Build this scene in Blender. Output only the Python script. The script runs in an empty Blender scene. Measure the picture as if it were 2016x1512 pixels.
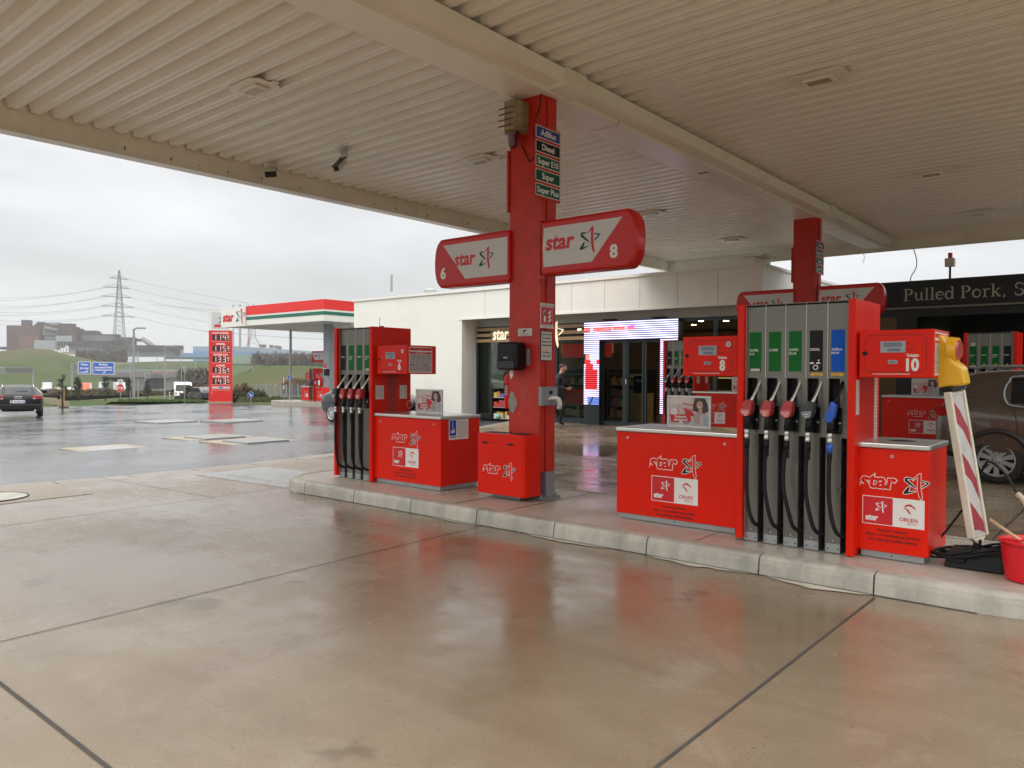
import bpy, bmesh, math, random
from mathutils import Vector, Matrix, noise
random.seed(7)
SC = bpy.context.scene
COL = SC.collection
R = math.radians
# ---------------------------------------------------------------- camera
F_PX, YAW, PITCH, ROLL, EYE = 1516.4, R(40.102), R(-0.8154), R(-0.3046), 1.56
_f = Vector((-math.sin(YAW)*math.cos(PITCH), math.cos(YAW)*math.cos(PITCH), math.sin(PITCH)))
_r = Vector((math.cos(YAW), math.sin(YAW), 0)); _d = _f.cross(_r)
RT = _r*math.cos(ROLL)+_d*math.sin(ROLL); DN = -_r*math.sin(ROLL)+_d*math.cos(ROLL)
cam_d = bpy.data.cameras.new('camera'); cam = bpy.data.objects.new('camera', cam_d); COL.objects.link(cam)
m3 = Matrix((RT, -DN, -_f)).transposed()
cam.matrix_world = Matrix.Translation((0, 0, EYE)) @ m3.to_4x4()
cam_d.sensor_width = 36; cam_d.lens = F_PX/2016*36; cam_d.clip_start = .05; cam_d.clip_end = 6000
SC.camera = cam
# ---------------------------------------------------------------- world, sun, exposure
SC.view_settings.view_transform = 'Standard'; SC.view_settings.look = 'None'
SC.view_settings.gamma = 1; SC.view_settings.exposure = 0.17
SUN_EL, SUN_AZ = 38, 150
w = bpy.data.worlds.new('World'); SC.world = w; w.use_nodes = True
nt = w.node_tree; nt.nodes.clear(); N = nt.nodes.new; L = nt.links.new
out = N('ShaderNodeOutputWorld'); bg = N('ShaderNodeBackground'); bg.inputs[1].default_value = .1; L(bg.outputs[0], out.inputs[0])
sky = N('ShaderNodeTexSky'); sky.sky_type = 'NISHITA'; sky.sun_disc = False
sky.sun_elevation = R(SUN_EL); sky.sun_rotation = R(90-SUN_AZ)
tc = N('ShaderNodeTexCoord'); sep = N('ShaderNodeSeparateXYZ'); L(tc.outputs['Generated'], sep.inputs[0])
ramp = N('ShaderNodeValToRGB'); L(sep.outputs[2], ramp.inputs[0])          # overcast sky: three times brighter overhead than at the horizon
e = ramp.color_ramp.elements
e[0].position = 0.0; e[0].color = (.60, .61, .625, 1); e[1].position = 1.0; e[1].color = (1.0, 1.0, .98, 1)
for p, v in ((.06, .63), (.2, .72), (.4, .88)):
    q = e.new(p); q.color = (v*.985, v, v*1.01, 1)
mul = N('ShaderNodeMapRange'); mul.interpolation_type = 'SMOOTHSTEP'; L(sep.outputs[2], mul.inputs[0])
mul.inputs[1].default_value = .28; mul.inputs[2].default_value = .95; mul.inputs[3].default_value = 11.6; mul.inputs[4].default_value = 34
map_ = N('ShaderNodeMapping'); map_.inputs['Scale'].default_value = (1, 1, 3.2); L(tc.outputs['Generated'], map_.inputs[0])
cl = N('ShaderNodeTexNoise'); cl.inputs['Scale'].default_value = 2.1; cl.inputs['Detail'].default_value = 7; cl.inputs['Roughness'].default_value = .5
cl.inputs['Distortion'].default_value = .35
L(map_.outputs[0], cl.inputs['Vector'])
cm = N('ShaderNodeMapRange'); L(cl.outputs[0], cm.inputs[0]); cm.inputs[1].default_value = .33; cm.inputs[2].default_value = .68
cm.inputs[3].default_value = .76; cm.inputs[4].default_value = 1.17
v1 = N('ShaderNodeVectorMath'); v1.operation = 'SCALE'; L(ramp.outputs[0], v1.inputs[0]); L(mul.outputs[0], v1.inputs['Scale'])
v2 = N('ShaderNodeVectorMath'); v2.operation = 'SCALE'; L(v1.outputs[0], v2.inputs[0]); L(cm.outputs[0], v2.inputs['Scale'])
mx = N('ShaderNodeMix'); mx.data_type = 'RGBA'; mx.inputs[0].default_value = .94
L(sky.outputs[0], mx.inputs[6]); L(v2.outputs[0], mx.inputs[7]); L(mx.outputs[2], bg.inputs[0])
sl = bpy.data.lights.new('sun', 'SUN'); sl.energy = .7; sl.angle = R(25); sl.color = (1, .96, .9)
so = bpy.data.objects.new('sun', sl); COL.objects.link(so)
sd = Vector((math.cos(R(SUN_EL))*math.cos(R(SUN_AZ+180)), math.cos(R(SUN_EL))*math.sin(R(SUN_AZ+180)), -math.sin(R(SUN_EL))))
# the sun stands behind the camera, to its left
sd = Vector((.35, .75, -.62)).normalized()
sky.sun_rotation = math.atan2(-sd.x, -sd.y)
so.rotation_euler = sd.to_track_quat('-Z', 'Y').to_euler(); so.location = (0, 0, 60)
SC.cycles.use_denoising = True
SC.cycles.max_bounces = 9; SC.cycles.diffuse_bounces = 5; SC.cycles.glossy_bounces = 4; SC.cycles.transmission_bounces = 6
SC.cycles.transparent_max_bounces = 10; SC.cycles.volume_bounces = 0; SC.cycles.caustics_reflective = False; SC.cycles.caustics_refractive = False
SC.cycles.sample_clamp_indirect = 6

# ---------------------------------------------------------------- placing by ground points
def zg(x, y=0):
    u = max(0, -14-x)
    z = -.02*u if u < 40 else -.8-.034*(u-40)
    return max(z, -5)
def ray(px, py): return _f+RT*((px-1008)/F_PX)+DN*((py-756)/F_PX)
def W(px, py, d): return Vector((0, 0, EYE))+ray(px, py)*d      # the point at forward depth d
def G(px, py, z=None):                                            # where that line meets the ground
    v = ray(px, py)
    if z is not None: return Vector((0, 0, EYE))+v*((z-EYE)/v.z)
    t = 2.0
    while t < 400:
        p = Vector((0, 0, EYE))+v*t
        if p.z <= zg(p.x): return Vector((p.x, p.y, zg(p.x)))
        t += .05
    return p
def az(px): return math.atan2(ray(px, 730).y, ray(px, 730).x)     # world heading of that direction

# ---------------------------------------------------------------- materials
_M = {}
def mat(name, col, rough=.5, metal=0, var=.08, vs=2.0, bump=0, bs=60, coat=0, spec=.5, dirt=None, dv=.0, ds=1.2, alpha=1, rvar=.0):
    if name in _M: return _M[name]
    m = bpy.data.materials.new(name); m.use_nodes = True; t = m.node_tree; N = t.nodes.new; L = t.links.new
    b = t.nodes['Principled BSDF']; tc = N('ShaderNodeTexCoord')
    n = N('ShaderNodeTexNoise'); n.inputs['Scale'].default_value = vs; n.inputs['Detail'].default_value = 5; n.inputs['Roughness'].default_value = .6
    L(tc.outputs['Object'], n.inputs['Vector'])
    r = N('ShaderNodeMapRange'); L(n.outputs[0], r.inputs[0]); r.inputs[1].default_value = .3; r.inputs[2].default_value = .7
    r.inputs[3].default_value = 1-var; r.inputs[4].default_value = 1+var
    s = N('ShaderNodeVectorMath'); s.operation = 'SCALE'; s.inputs[0].default_value = col; L(r.outputs[0], s.inputs['Scale'])
    c = s.outputs[0]
    if dirt:
        n2 = N('ShaderNodeTexNoise'); n2.inputs['Scale'].default_value = ds; n2.inputs['Detail'].default_value = 8; n2.inputs['Roughness'].default_value = .68
        L(tc.outputs['Object'], n2.inputs['Vector'])
        r2 = N('ShaderNodeMapRange'); L(n2.outputs[0], r2.inputs[0]); r2.inputs[1].default_value = .52; r2.inputs[2].default_value = .75
        r2.inputs[3].default_value = 0; r2.inputs[4].default_value = dv
        x = N('ShaderNodeMix'); x.data_type = 'RGBA'; L(r2.outputs[0], x.inputs[0]); L(c, x.inputs[6]); x.inputs[7].default_value = (*dirt, 1); c = x.outputs[2]
    L(c, b.inputs['Base Color']); b.inputs['Roughness'].default_value = rough; b.inputs['Metallic'].default_value = metal
    b.inputs['Specular IOR Level'].default_value = spec; b.inputs['Coat Weight'].default_value = coat; b.inputs['Coat Roughness'].default_value = .06
    if rvar:
        r3 = N('ShaderNodeMapRange'); L(n.outputs[0], r3.inputs[0]); r3.inputs[1].default_value = .35; r3.inputs[2].default_value = .65
        r3.inputs[3].default_value = max(.02, rough-rvar); r3.inputs[4].default_value = rough+rvar; L(r3.outputs[0], b.inputs['Roughness'])
    if bump:
        n3 = N('ShaderNodeTexNoise'); n3.inputs['Scale'].default_value = bs; n3.inputs['Detail'].default_value = 4
        L(tc.outputs['Object'], n3.inputs['Vector']); bp = N('ShaderNodeBump'); bp.inputs['Strength'].default_value = bump; bp.inputs['Distance'].default_value = .01
        L(n3.outputs[0], bp.inputs['Height']); L(bp.outputs[0], b.inputs['Normal'])
    if alpha < 1: b.inputs['Alpha'].default_value = alpha
    _M[name] = m; return m
def emit(name, col, s, base=(.02, .02, .02)):
    if name in _M: return _M[name]
    m = bpy.data.materials.new(name); m.use_nodes = True; b = m.node_tree.nodes['Principled BSDF']
    b.inputs['Base Color'].default_value = (*base, 1); b.inputs['Emission Color'].default_value = (*col, 1); b.inputs['Emission Strength'].default_value = s
    b.inputs['Roughness'].default_value = .4
    _M[name] = m; return m
def glass(name, tint=(.5, .55, .55), mixf=.06, rough=.02):
    if name in _M: return _M[name]
    m = bpy.data.materials.new(name); m.use_nodes = True; t = m.node_tree; t.nodes.clear(); N = t.nodes.new; L = t.links.new
    o = N('ShaderNodeOutputMaterial'); tr = N('ShaderNodeBsdfTransparent'); tr.inputs[0].default_value = (*tint, 1)
    g = N('ShaderNodeBsdfGlossy'); g.inputs['Roughness'].default_value = rough; g.inputs[0].default_value = (.9, .95, 1, 1)
    fr = N('ShaderNodeFresnel'); fr.inputs[0].default_value = 1.5; ad = N('ShaderNodeMath'); ad.operation = 'ADD'; L(fr.outputs[0], ad.inputs[0]); ad.inputs[1].default_value = mixf
    x = N('ShaderNodeMixShader'); L(ad.outputs[0], x.inputs[0]); L(tr.outputs[0], x.inputs[1]); L(g.outputs[0], x.inputs[2]); L(x.outputs[0], o.inputs[0])
    _M[name] = m; return m

RED = mat('red_painted_sheet_metal', (.76, .014, .002), .34, var=.06, vs=3, spec=.22, rvar=.06, dirt=(.25, .02, .015), dv=.25, ds=6)
DRED = mat('faded_red_column_paint', (.54, .016, .004), .42, var=.16, vs=4, bump=.12, bs=30, dirt=(.2, .03, .02), dv=.45, ds=3)
SRED = mat('red_sign_plastic', (.56, .010, .006), .25, var=.04, coat=.12, spec=.3)
SWHITE = mat('white_sign_face', (.62, .6, .6), .4, var=.03)
WHITE = mat('white_print', (.8, .79, .76), .45, var=.02)
TEAL = mat('dark_green_print', (.004, .085, .06), .5, var=.05, spec=.2)
BLACKP = mat('black_print', (.010, .011, .012), .5, var=.05, spec=.2)
DKRP = mat('dark_red_print', (.10, .006, .006), .5)
REDP = mat('red_print', (.6, .012, .02), .4, var=.03)
GREENP = mat('green_label', (.002, .13, .018), .5, var=.03, spec=.2)
BLUEP = mat('blue_label', (.003, .09, .52), .5, var=.03, spec=.2)
YELP = mat('yellow_print', (.75, .42, .02), .4)
STEEL = mat('brushed_steel_panel', (.175, .17, .148), .34, .5, var=.12, vs=1.6, rvar=.1)
STEEL2 = mat('bright_steel', (.62, .61, .58), .28, .85, var=.06, vs=5)
SEAM = mat('pale_steel_seam', (.6, .6, .57), .4, .5)
GREYP = mat('grey_painted_steel', (.27, .29, .3), .45, .2, var=.1, vs=4, dirt=(.12, .1, .08), dv=.5)
RUB = mat('black_rubber', (.009, .009, .010), .5, spec=.25, var=.2, vs=20, bump=.1, bs=80)
PLAS = mat('black_plastic', (.005, .005, .0055), .22, var=.1, spec=.25)
SLOT = mat('dark_recess', (.008, .008, .008), .7)
DISP = mat('grey_lcd', (.33, .36, .42), .25, var=.03)
PAPER = mat('off_white_paper', (.62, .6, .55), .6, var=.04, vs=9)
CEIL = mat('cream_coated_ceiling_sheet', (.85, .825, .775), .27, .0, var=.02, vs=.7, dirt=(.55, .48, .38), dv=.22, ds=.45)
BEAMM = mat('cream_beam_cladding', (.85, .82, .76), .33, .0, var=.03, vs=.8, dirt=(.4, .34, .25), dv=.22, ds=1.5)
LAMPW = mat('white_lamp_housing', (.80, .78, .72), .4, var=.05)
CREAM = mat('cream_white_cladding', (.84, .82, .75), .5, var=.03, vs=.5, dirt=(.5, .47, .38), dv=.2, ds=.7)
ANTH = mat('anthracite_frame', (.018, .028, .032), .4, .3)
GLAS = glass('shop_window_glass', (.62, .66, .60), -.055)
CGLAS = mat('dark_car_glass', (.008, .010, .011), .05, spec=.45, var=.1)
CHROME = mat('chrome', (.75, .75, .74), .12, 1, var=.03)
TYRE = mat('tyre_rubber', (.013, .013, .013), .6, bump=.2, bs=60)
WOOD = mat('light_timber_slats', (.42, .27, .14), .5, var=.15, vs=8)
GALV = mat('galvanised_steel', (.36, .38, .38), .45, .6, var=.1, vs=6)
YEL = mat('yellow_plastic', (.85, .47, .01), .3, var=.04, coat=.2)
SKIN = mat('skin', (.52, .28, .19), .5, var=.05)
HAIR = mat('dark_brown_hair', (.03, .017, .012), .6, var=.3, vs=40)

# ---------------------------------------------------------------- mesh builder
_T = {}
def text_mesh(s, bold=0., shear=0., space=1.):
    k = (s, bold, shear, space)
    if k in _T: return _T[k]
    c = bpy.data.curves.new('t', 'FONT'); c.body = s; c.size = 1; c.offset = bold; c.shear = shear; c.resolution_u = 3; c.space_character = space
    o = bpy.data.objects.new('t', c); COL.objects.link(o)
    me = bpy.data.meshes.new_from_object(o.evaluated_get(bpy.context.evaluated_depsgraph_get()))
    v = [p.co.copy() for p in me.vertices]; f = [tuple(p.vertices) for p in me.polygons]
    x0 = min(p.x for p in v); x1 = max(p.x for p in v); y0 = min(p.y for p in v); y1 = max(p.y for p in v)
    bpy.data.objects.remove(o); bpy.data.curves.remove(c); bpy.data.meshes.remove(me)
    _T[k] = ([(p.x-x0, p.y) for p in v], f, x1-x0, y0, y1); return _T[k]

class MB:
    def __init__(s): s.v = []; s.f = []; s.mi = []; s.ms = []; s.M = Matrix(); s.sm = []; s.S = False
    def m(s, mt):
        if mt not in s.ms: s.ms.append(mt)
        return s.ms.index(mt)
    def add(s, vs, fs, mt, M=None):
        o = len(s.v); M = s.M if M is None else s.M @ M
        s.v += [tuple(M @ Vector(p)) for p in vs]; i = s.m(mt)
        for f in fs: s.f.append(tuple(a+o for a in f)); s.mi.append(i); s.sm.append(s.S)
        return s
    def box(s, x0, x1, y0, y1, z0, z1, mt, top=None):
        v = [(x, y, z) for z in (z0, z1) for y in (y0, y1) for x in (x0, x1)]
        if top:  # (dx0,dx1,dy0,dy1) insets of the top
            a, b, c, d = top; v[4:] = [(x0+a, y0+c, z1), (x1-b, y0+c, z1), (x0+a, y1-d, z1), (x1-b, y1-d, z1)]
        return s.add(v, [(0, 2, 3, 1), (4, 5, 7, 6), (0, 1, 5, 4), (2, 6, 7, 3), (0, 4, 6, 2), (1, 3, 7, 5)], mt)
    def prism(s, poly, a0, a1, mt, axis='y'):   # poly in (u,v) = (x,z) for y, (y,z) for x, (x,y) for z
        n = len(poly)
        def P(p, a): return {'y': (p[0], a, p[1]), 'x': (a, p[0], p[1]), 'z': (p[0], p[1], a)}[axis]
        v = [P(p, a0) for p in poly]+[P(p, a1) for p in poly]
        return s.add(v, [tuple(range(n)), tuple(range(2*n-1, n-1, -1))]+[(i, i+n, (i+1) % n+n, (i+1) % n) for i in range(n)], mt)
    def cyl(s, p0, p1, r0, mt, r1=None, n=16, cap=True, smooth=True):
        r1 = r0 if r1 is None else r1; p0 = Vector(p0); p1 = Vector(p1); q = (p1-p0).to_track_quat('Z', 'Y')
        c = [Vector((math.cos(2*math.pi*i/n), math.sin(2*math.pi*i/n), 0)) for i in range(n)]
        v = [p0+q @ (a*r0) for a in c]+[p1+q @ (a*r1) for a in c]
        o = s.S; s.S = smooth; s.add(v, [(i, (i+1) % n, (i+1) % n+n, i+n) for i in range(n)], mt); s.S = o
        if cap: s.add(v, [tuple(range(n-1, -1, -1)), tuple(range(n, 2*n))], mt)
        return s
    def lathe(s, prof, mt, o=(0, 0, 0), ax=(0, 0, 1), n=24):
        q = Vector(ax).to_track_quat('Z', 'Y'); v = []; k = len(prof)
        for i in range(n):
            a = 2*math.pi*i/n
            for r, z in prof: v.append(Vector(o)+q @ Vector((r*math.cos(a), r*math.sin(a), z)))
        f = [(i*k+j, ((i+1) % n)*k+j, ((i+1) % n)*k+j+1, i*k+j+1) for i in range(n) for j in range(k-1)]
        b = s.S; s.S = True; s.add(v, f, mt); s.S = b; return s
    def tube(s, pts, r, mt, n=8, smooth=True, closed=False):
        pts = [Vector(p) for p in pts]; k = len(pts); v = []; up = None
        rr = r if isinstance(r, (list, tuple)) else [r]*k
        for i, p in enumerate(pts):
            t = (pts[(i+1) % k if closed else min(i+1, k-1)]-pts[(i-1) % k if closed else max(i-1, 0)]).normalized()
            if up is None: up = t.orthogonal().normalized()
            up = (up-t*up.dot(t)).normalized(); sd_ = t.cross(up)
            v += [p+(up*math.cos(2*math.pi*j/n)+sd_*math.sin(2*math.pi*j/n))*rr[i] for j in range(n)]
        f = [(i*n+j, i*n+(j+1) % n, ((i+1) % k)*n+(j+1) % n, ((i+1) % k)*n+j) for i in range(k if closed else k-1) for j in range(n)]
        if not closed: f += [tuple(range(n-1, -1, -1)), tuple(range((k-1)*n, k*n))]
        b = s.S; s.S = smooth; s.add(v, f, mt); s.S = b; return s
    def sph(s, c, r, mt, n=14, sc=(1, 1, 1)):
        v = []; k = n//2
        for i in range(k+1):
            a = math.pi*i/k
            for j in range(n):
                b = 2*math.pi*j/n; v.append((c[0]+r*sc[0]*math.sin(a)*math.cos(b), c[1]+r*sc[1]*math.sin(a)*math.sin(b), c[2]+r*sc[2]*math.cos(a)))
        b = s.S; s.S = True; s.add(v, [(i*n+j, (i+1)*n+j, (i+1)*n+(j+1) % n, i*n+(j+1) % n) for i in range(k) for j in range(n)], mt); s.S = b; return s
    # ---- flat printing on a face: frame(origin, right, up); (u, v) then layer height in mm
    def frame(s, o, r=(1, 0, 0), u=(0, 0, 1)):
        s.fo = Vector(o); s.fr = Vector(r).normalized(); s.fu = Vector(u).normalized(); s.fn = s.fr.cross(s.fu); return s
    def _p(s, u, v, l): return s.fo+s.fr*u+s.fu*v+s.fn*(l*.001)
    def poly(s, pts, mt, l=2): return s.add([s._p(u, v, l) for u, v in pts], [tuple(range(len(pts)))], mt)
    def rect(s, u0, u1, v0, v1, mt, l=2): return s.poly([(u0, v0), (u1, v0), (u1, v1), (u0, v1)], mt, l)
    def ring(s, u, v, r, mt, l=2, w=.15, n=20):
        a = [(math.cos(2*math.pi*i/n), math.sin(2*math.pi*i/n)) for i in range(n)]
        vs = [s._p(u+r*x, v+r*y, l) for x, y in a]+[s._p(u+r*(1-w)*x, v+r*(1-w)*y, l) for x, y in a]
        return s.add(vs, [(i, (i+1) % n, (i+1) % n+n, i+n) for i in range(n)], mt)
    def disc(s, u, v, r, mt, l=2, n=18): return s.poly([(u+r*math.cos(2*math.pi*i/n), v+r*math.sin(2*math.pi*i/n)) for i in range(n)], mt, l)
    def outline(s, pts, wd, mt, l=2, closed=True):
        n = len(pts)
        for i in range(n if closed else n-1):
            a = Vector(pts[i]); b = Vector(pts[(i+1) % n]); d = (b-a)
            if d.length < 1e-6: continue
            d.normalize(); k = Vector((-d.y, d.x))*wd; a = a-d*wd*.7; b = b+d*wd*.7
            s.poly([tuple(a-k), tuple(b-k), tuple(b+k), tuple(a+k)], mt, l+.02*(i % 5))
        return s
    def text(s, t, u, v, size, mt, l=3, al='l', bold=0., shear=0., space=1., sx=1., rot=0.):
        vs, fs, wd, y0, y1 = text_mesh(t, bold, shear, space); wd *= size*sx; o = {'l': 0, 'c': -wd/2, 'r': -wd}[al]
        return s.add([s._p(u+o+x*size*sx, v+y*size+rot*(o+x*size*sx), l) for x, y in vs], fs, mt)
    def build(s, name, parent=None, bevel=0, seg=2, loc=None):
        me = bpy.data.meshes.new(name); me.from_pydata(s.v, [], s.f)
        for m_ in s.ms: me.materials.append(m_)
        me.polygons.foreach_set('material_index', s.mi); me.polygons.foreach_set('use_smooth', s.sm); me.update()
        o = bpy.data.objects.new(name, me); COL.objects.link(o)
        if parent: o.parent = parent
        if loc: o.location = loc
        if bevel:
            b = o.modifiers.new('bevel', 'BEVEL'); b.width = bevel; b.segments = seg; b.limit_method = 'ANGLE'; b.angle_limit = R(35); b.harden_normals = False
        return o
def tag(o, label, cat, group=None, kind=None):
    if label: o['label'] = label
    if cat: o['category'] = cat
    if group: o['group'] = group
    if kind: o['kind'] = kind
    return o
def thing(name, label, cat, loc=(0, 0, 0), rz=0, group=None):
    o = bpy.data.objects.new(name, None); COL.objects.link(o); o.location = loc; o.rotation_euler = (0, 0, rz); o.empty_display_size = .1
    return tag(o, label, cat, group)
def struct(o): o['kind'] = 'structure'; return o
def dup(root, loc, rz=None, label=None):
    def cp(o, par):
        c = o.copy(); COL.objects.link(c); c.parent = par
        for ch in list(o.children): cp(ch, c)
        return c
    r = cp(root, root.parent); r.location = loc
    if rz is not None: r.rotation_euler = (0, 0, rz)
    if label: r['label'] = label
    return r
def bez(ps, n=14):   # Catmull-Rom through points
    ps = [Vector(p) for p in ps]; q = [ps[0]]+ps+[ps[-1]]; o = []
    for i in range(1, len(q)-2):
        for j in range(n):
            t = j/n; a, b, c, d = q[i-1], q[i], q[i+1], q[i+2]
            o.append(.5*((2*b)+(c-a)*t+(2*a-5*b+4*c-d)*t*t+(3*b-a-3*c+d)*t**3))
    return o+[ps[-1]]

# ---------------------------------------------------------------- the forecourt's star mark and lettering
_K = lambda L_: [((x-1370)/560, -(y+.1*(x-1370)-600)/560) for x, y in L_]
MK_T = [_K([(1375, 430), (1290, 428), (1250, 436), (1228, 480), (1235, 515), (1330, 580), (1435, 642), (1418, 600), (1290, 492), (1272, 466), (1362, 448)]),
        _K([(1325, 610), (1290, 640), (1215, 755), (1210, 786), (1250, 785), (1310, 765), (1435, 695), (1380, 705), (1295, 735), (1330, 625)]),
        _K([(1528, 443), (1590, 455), (1650, 455), (1672, 478), (1600, 560), (1532, 612), (1542, 580), (1590, 530), (1634, 484), (1530, 464)])]
MK_R = _K([(1382, 472), (1400, 430), (1460, 350), (1500, 310), (1522, 305), (1516, 500), (1522, 620), (1548, 790), (1534, 862), (1490, 770), (1468, 640), (1466, 500), (1474, 380), (1430, 420)])
def starmark(b, u, v, h, c1, c2, l=3, ol=None, sx=1.08):
    if ol:
        for p in MK_T+[MK_R]:
            P = [Vector((u+x*h*sx, v+y*h)) for x, y in p]; C = sum(P, Vector((0, 0)))/len(P)
            b.outline([tuple(q) for q in P], h*.024, ol, l-1)
    for p in MK_T: b.poly([(u+x*h*sx, v+y*h) for x, y in p], c1, l)
    b.poly([(u+x*h*sx, v+y*h) for x, y in MK_R], c2, l+1)
def starlogo(b, u, v, h, ct=None, c1=None, c2=None, l=3, ol=None, sx=1.):   # u,v = left end of the baseline, h = height of the small letters
    ct = ct or REDP; c1 = c1 or TEAL; c2 = c2 or REDP; sz = 1.85*h; bd = .032
    w0 = text_mesh('star', bd, .12, 1.02)[2]*sz; k = 3.0*h*sx/w0
    if ol: b.text('star', u-sz*.034*k, v, sz, ol, l-1, bold=bd+.034, shear=.12, space=1.02, sx=k)
    b.text('star', u, v, sz, ct, l, bold=bd, shear=.12, space=1.02, sx=k)
    starmark(b, u+3.0*h*sx+h*1.22*sx, v+h*.37, h*2.25, c1, c2, l, ol, 1.08*sx)
def eagle(b, u, v, h, l=3):
    b.poly([(u-.5*h, v+.12*h), (u-.25*h, v+.42*h), (u+.1*h, v+.5*h), (u+.5*h, v+.2*h), (u+.55*h, v-.02*h), (u+.2*h, v+.26*h), (u-.1*h, v+.3*h), (u-.3*h, v+.18*h)], REDP, l)
    b.poly([(u-.48*h, v+.02*h), (u-.3*h, v+.1*h), (u-.05*h, v-.05*h), (u+.22*h, v-.5*h), (u-.02*h, v-.35*h), (u-.25*h, v-.05*h)], REDP, l+.3)
def stickers(b, cx, ztop, wd, l=2):   # outlined star logo, the two-part sticker and the three black lines
    h = wd*.185
    starlogo(b, cx-wd*.5, ztop-h*1.5, h, RED, BLACKP, RED, l+2, WHITE)
    z1 = ztop-wd*.42; z0 = z1-wd*.46; x0 = cx-wd*.46; x1 = cx+wd*.46
    b.rect(x0, x1, z0, z1, WHITE, l); b.rect(x0+.012*wd, cx, z0+.012*wd, z1-.012*wd, REDP, l+1)
    starmark(b, cx-wd*.2, (z0+z1)/2+wd*.06, wd*.2, WHITE, WHITE, l+2)
    b.text('star', cx-wd*.41, z0+wd*.07, wd*.13, WHITE, l+2, bold=.05, space=.93)
    eagle(b, cx+wd*.24, (z0+z1)/2+wd*.07, wd*.17, l+1)
    b.text('ORLEN', cx+wd*.23, z0+wd*.1, wd*.085, REDP, l+1, al='c', bold=.02)
    b.text('GROUP', cx+wd*.28, z0+wd*.05, wd*.045, REDP, l+1, al='c')
    return z0
def rules(b, cx, z, wd, l=2):
    for i, t in enumerate(('Rauchen verboten', 'Motor u. Fremdheizung abstellen', 'Nur zulässige Gefäße befüllen')):
        b.text(t, cx, z-i*wd*.085, wd*.066, DKRP, l, al='c', bold=.025)
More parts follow.
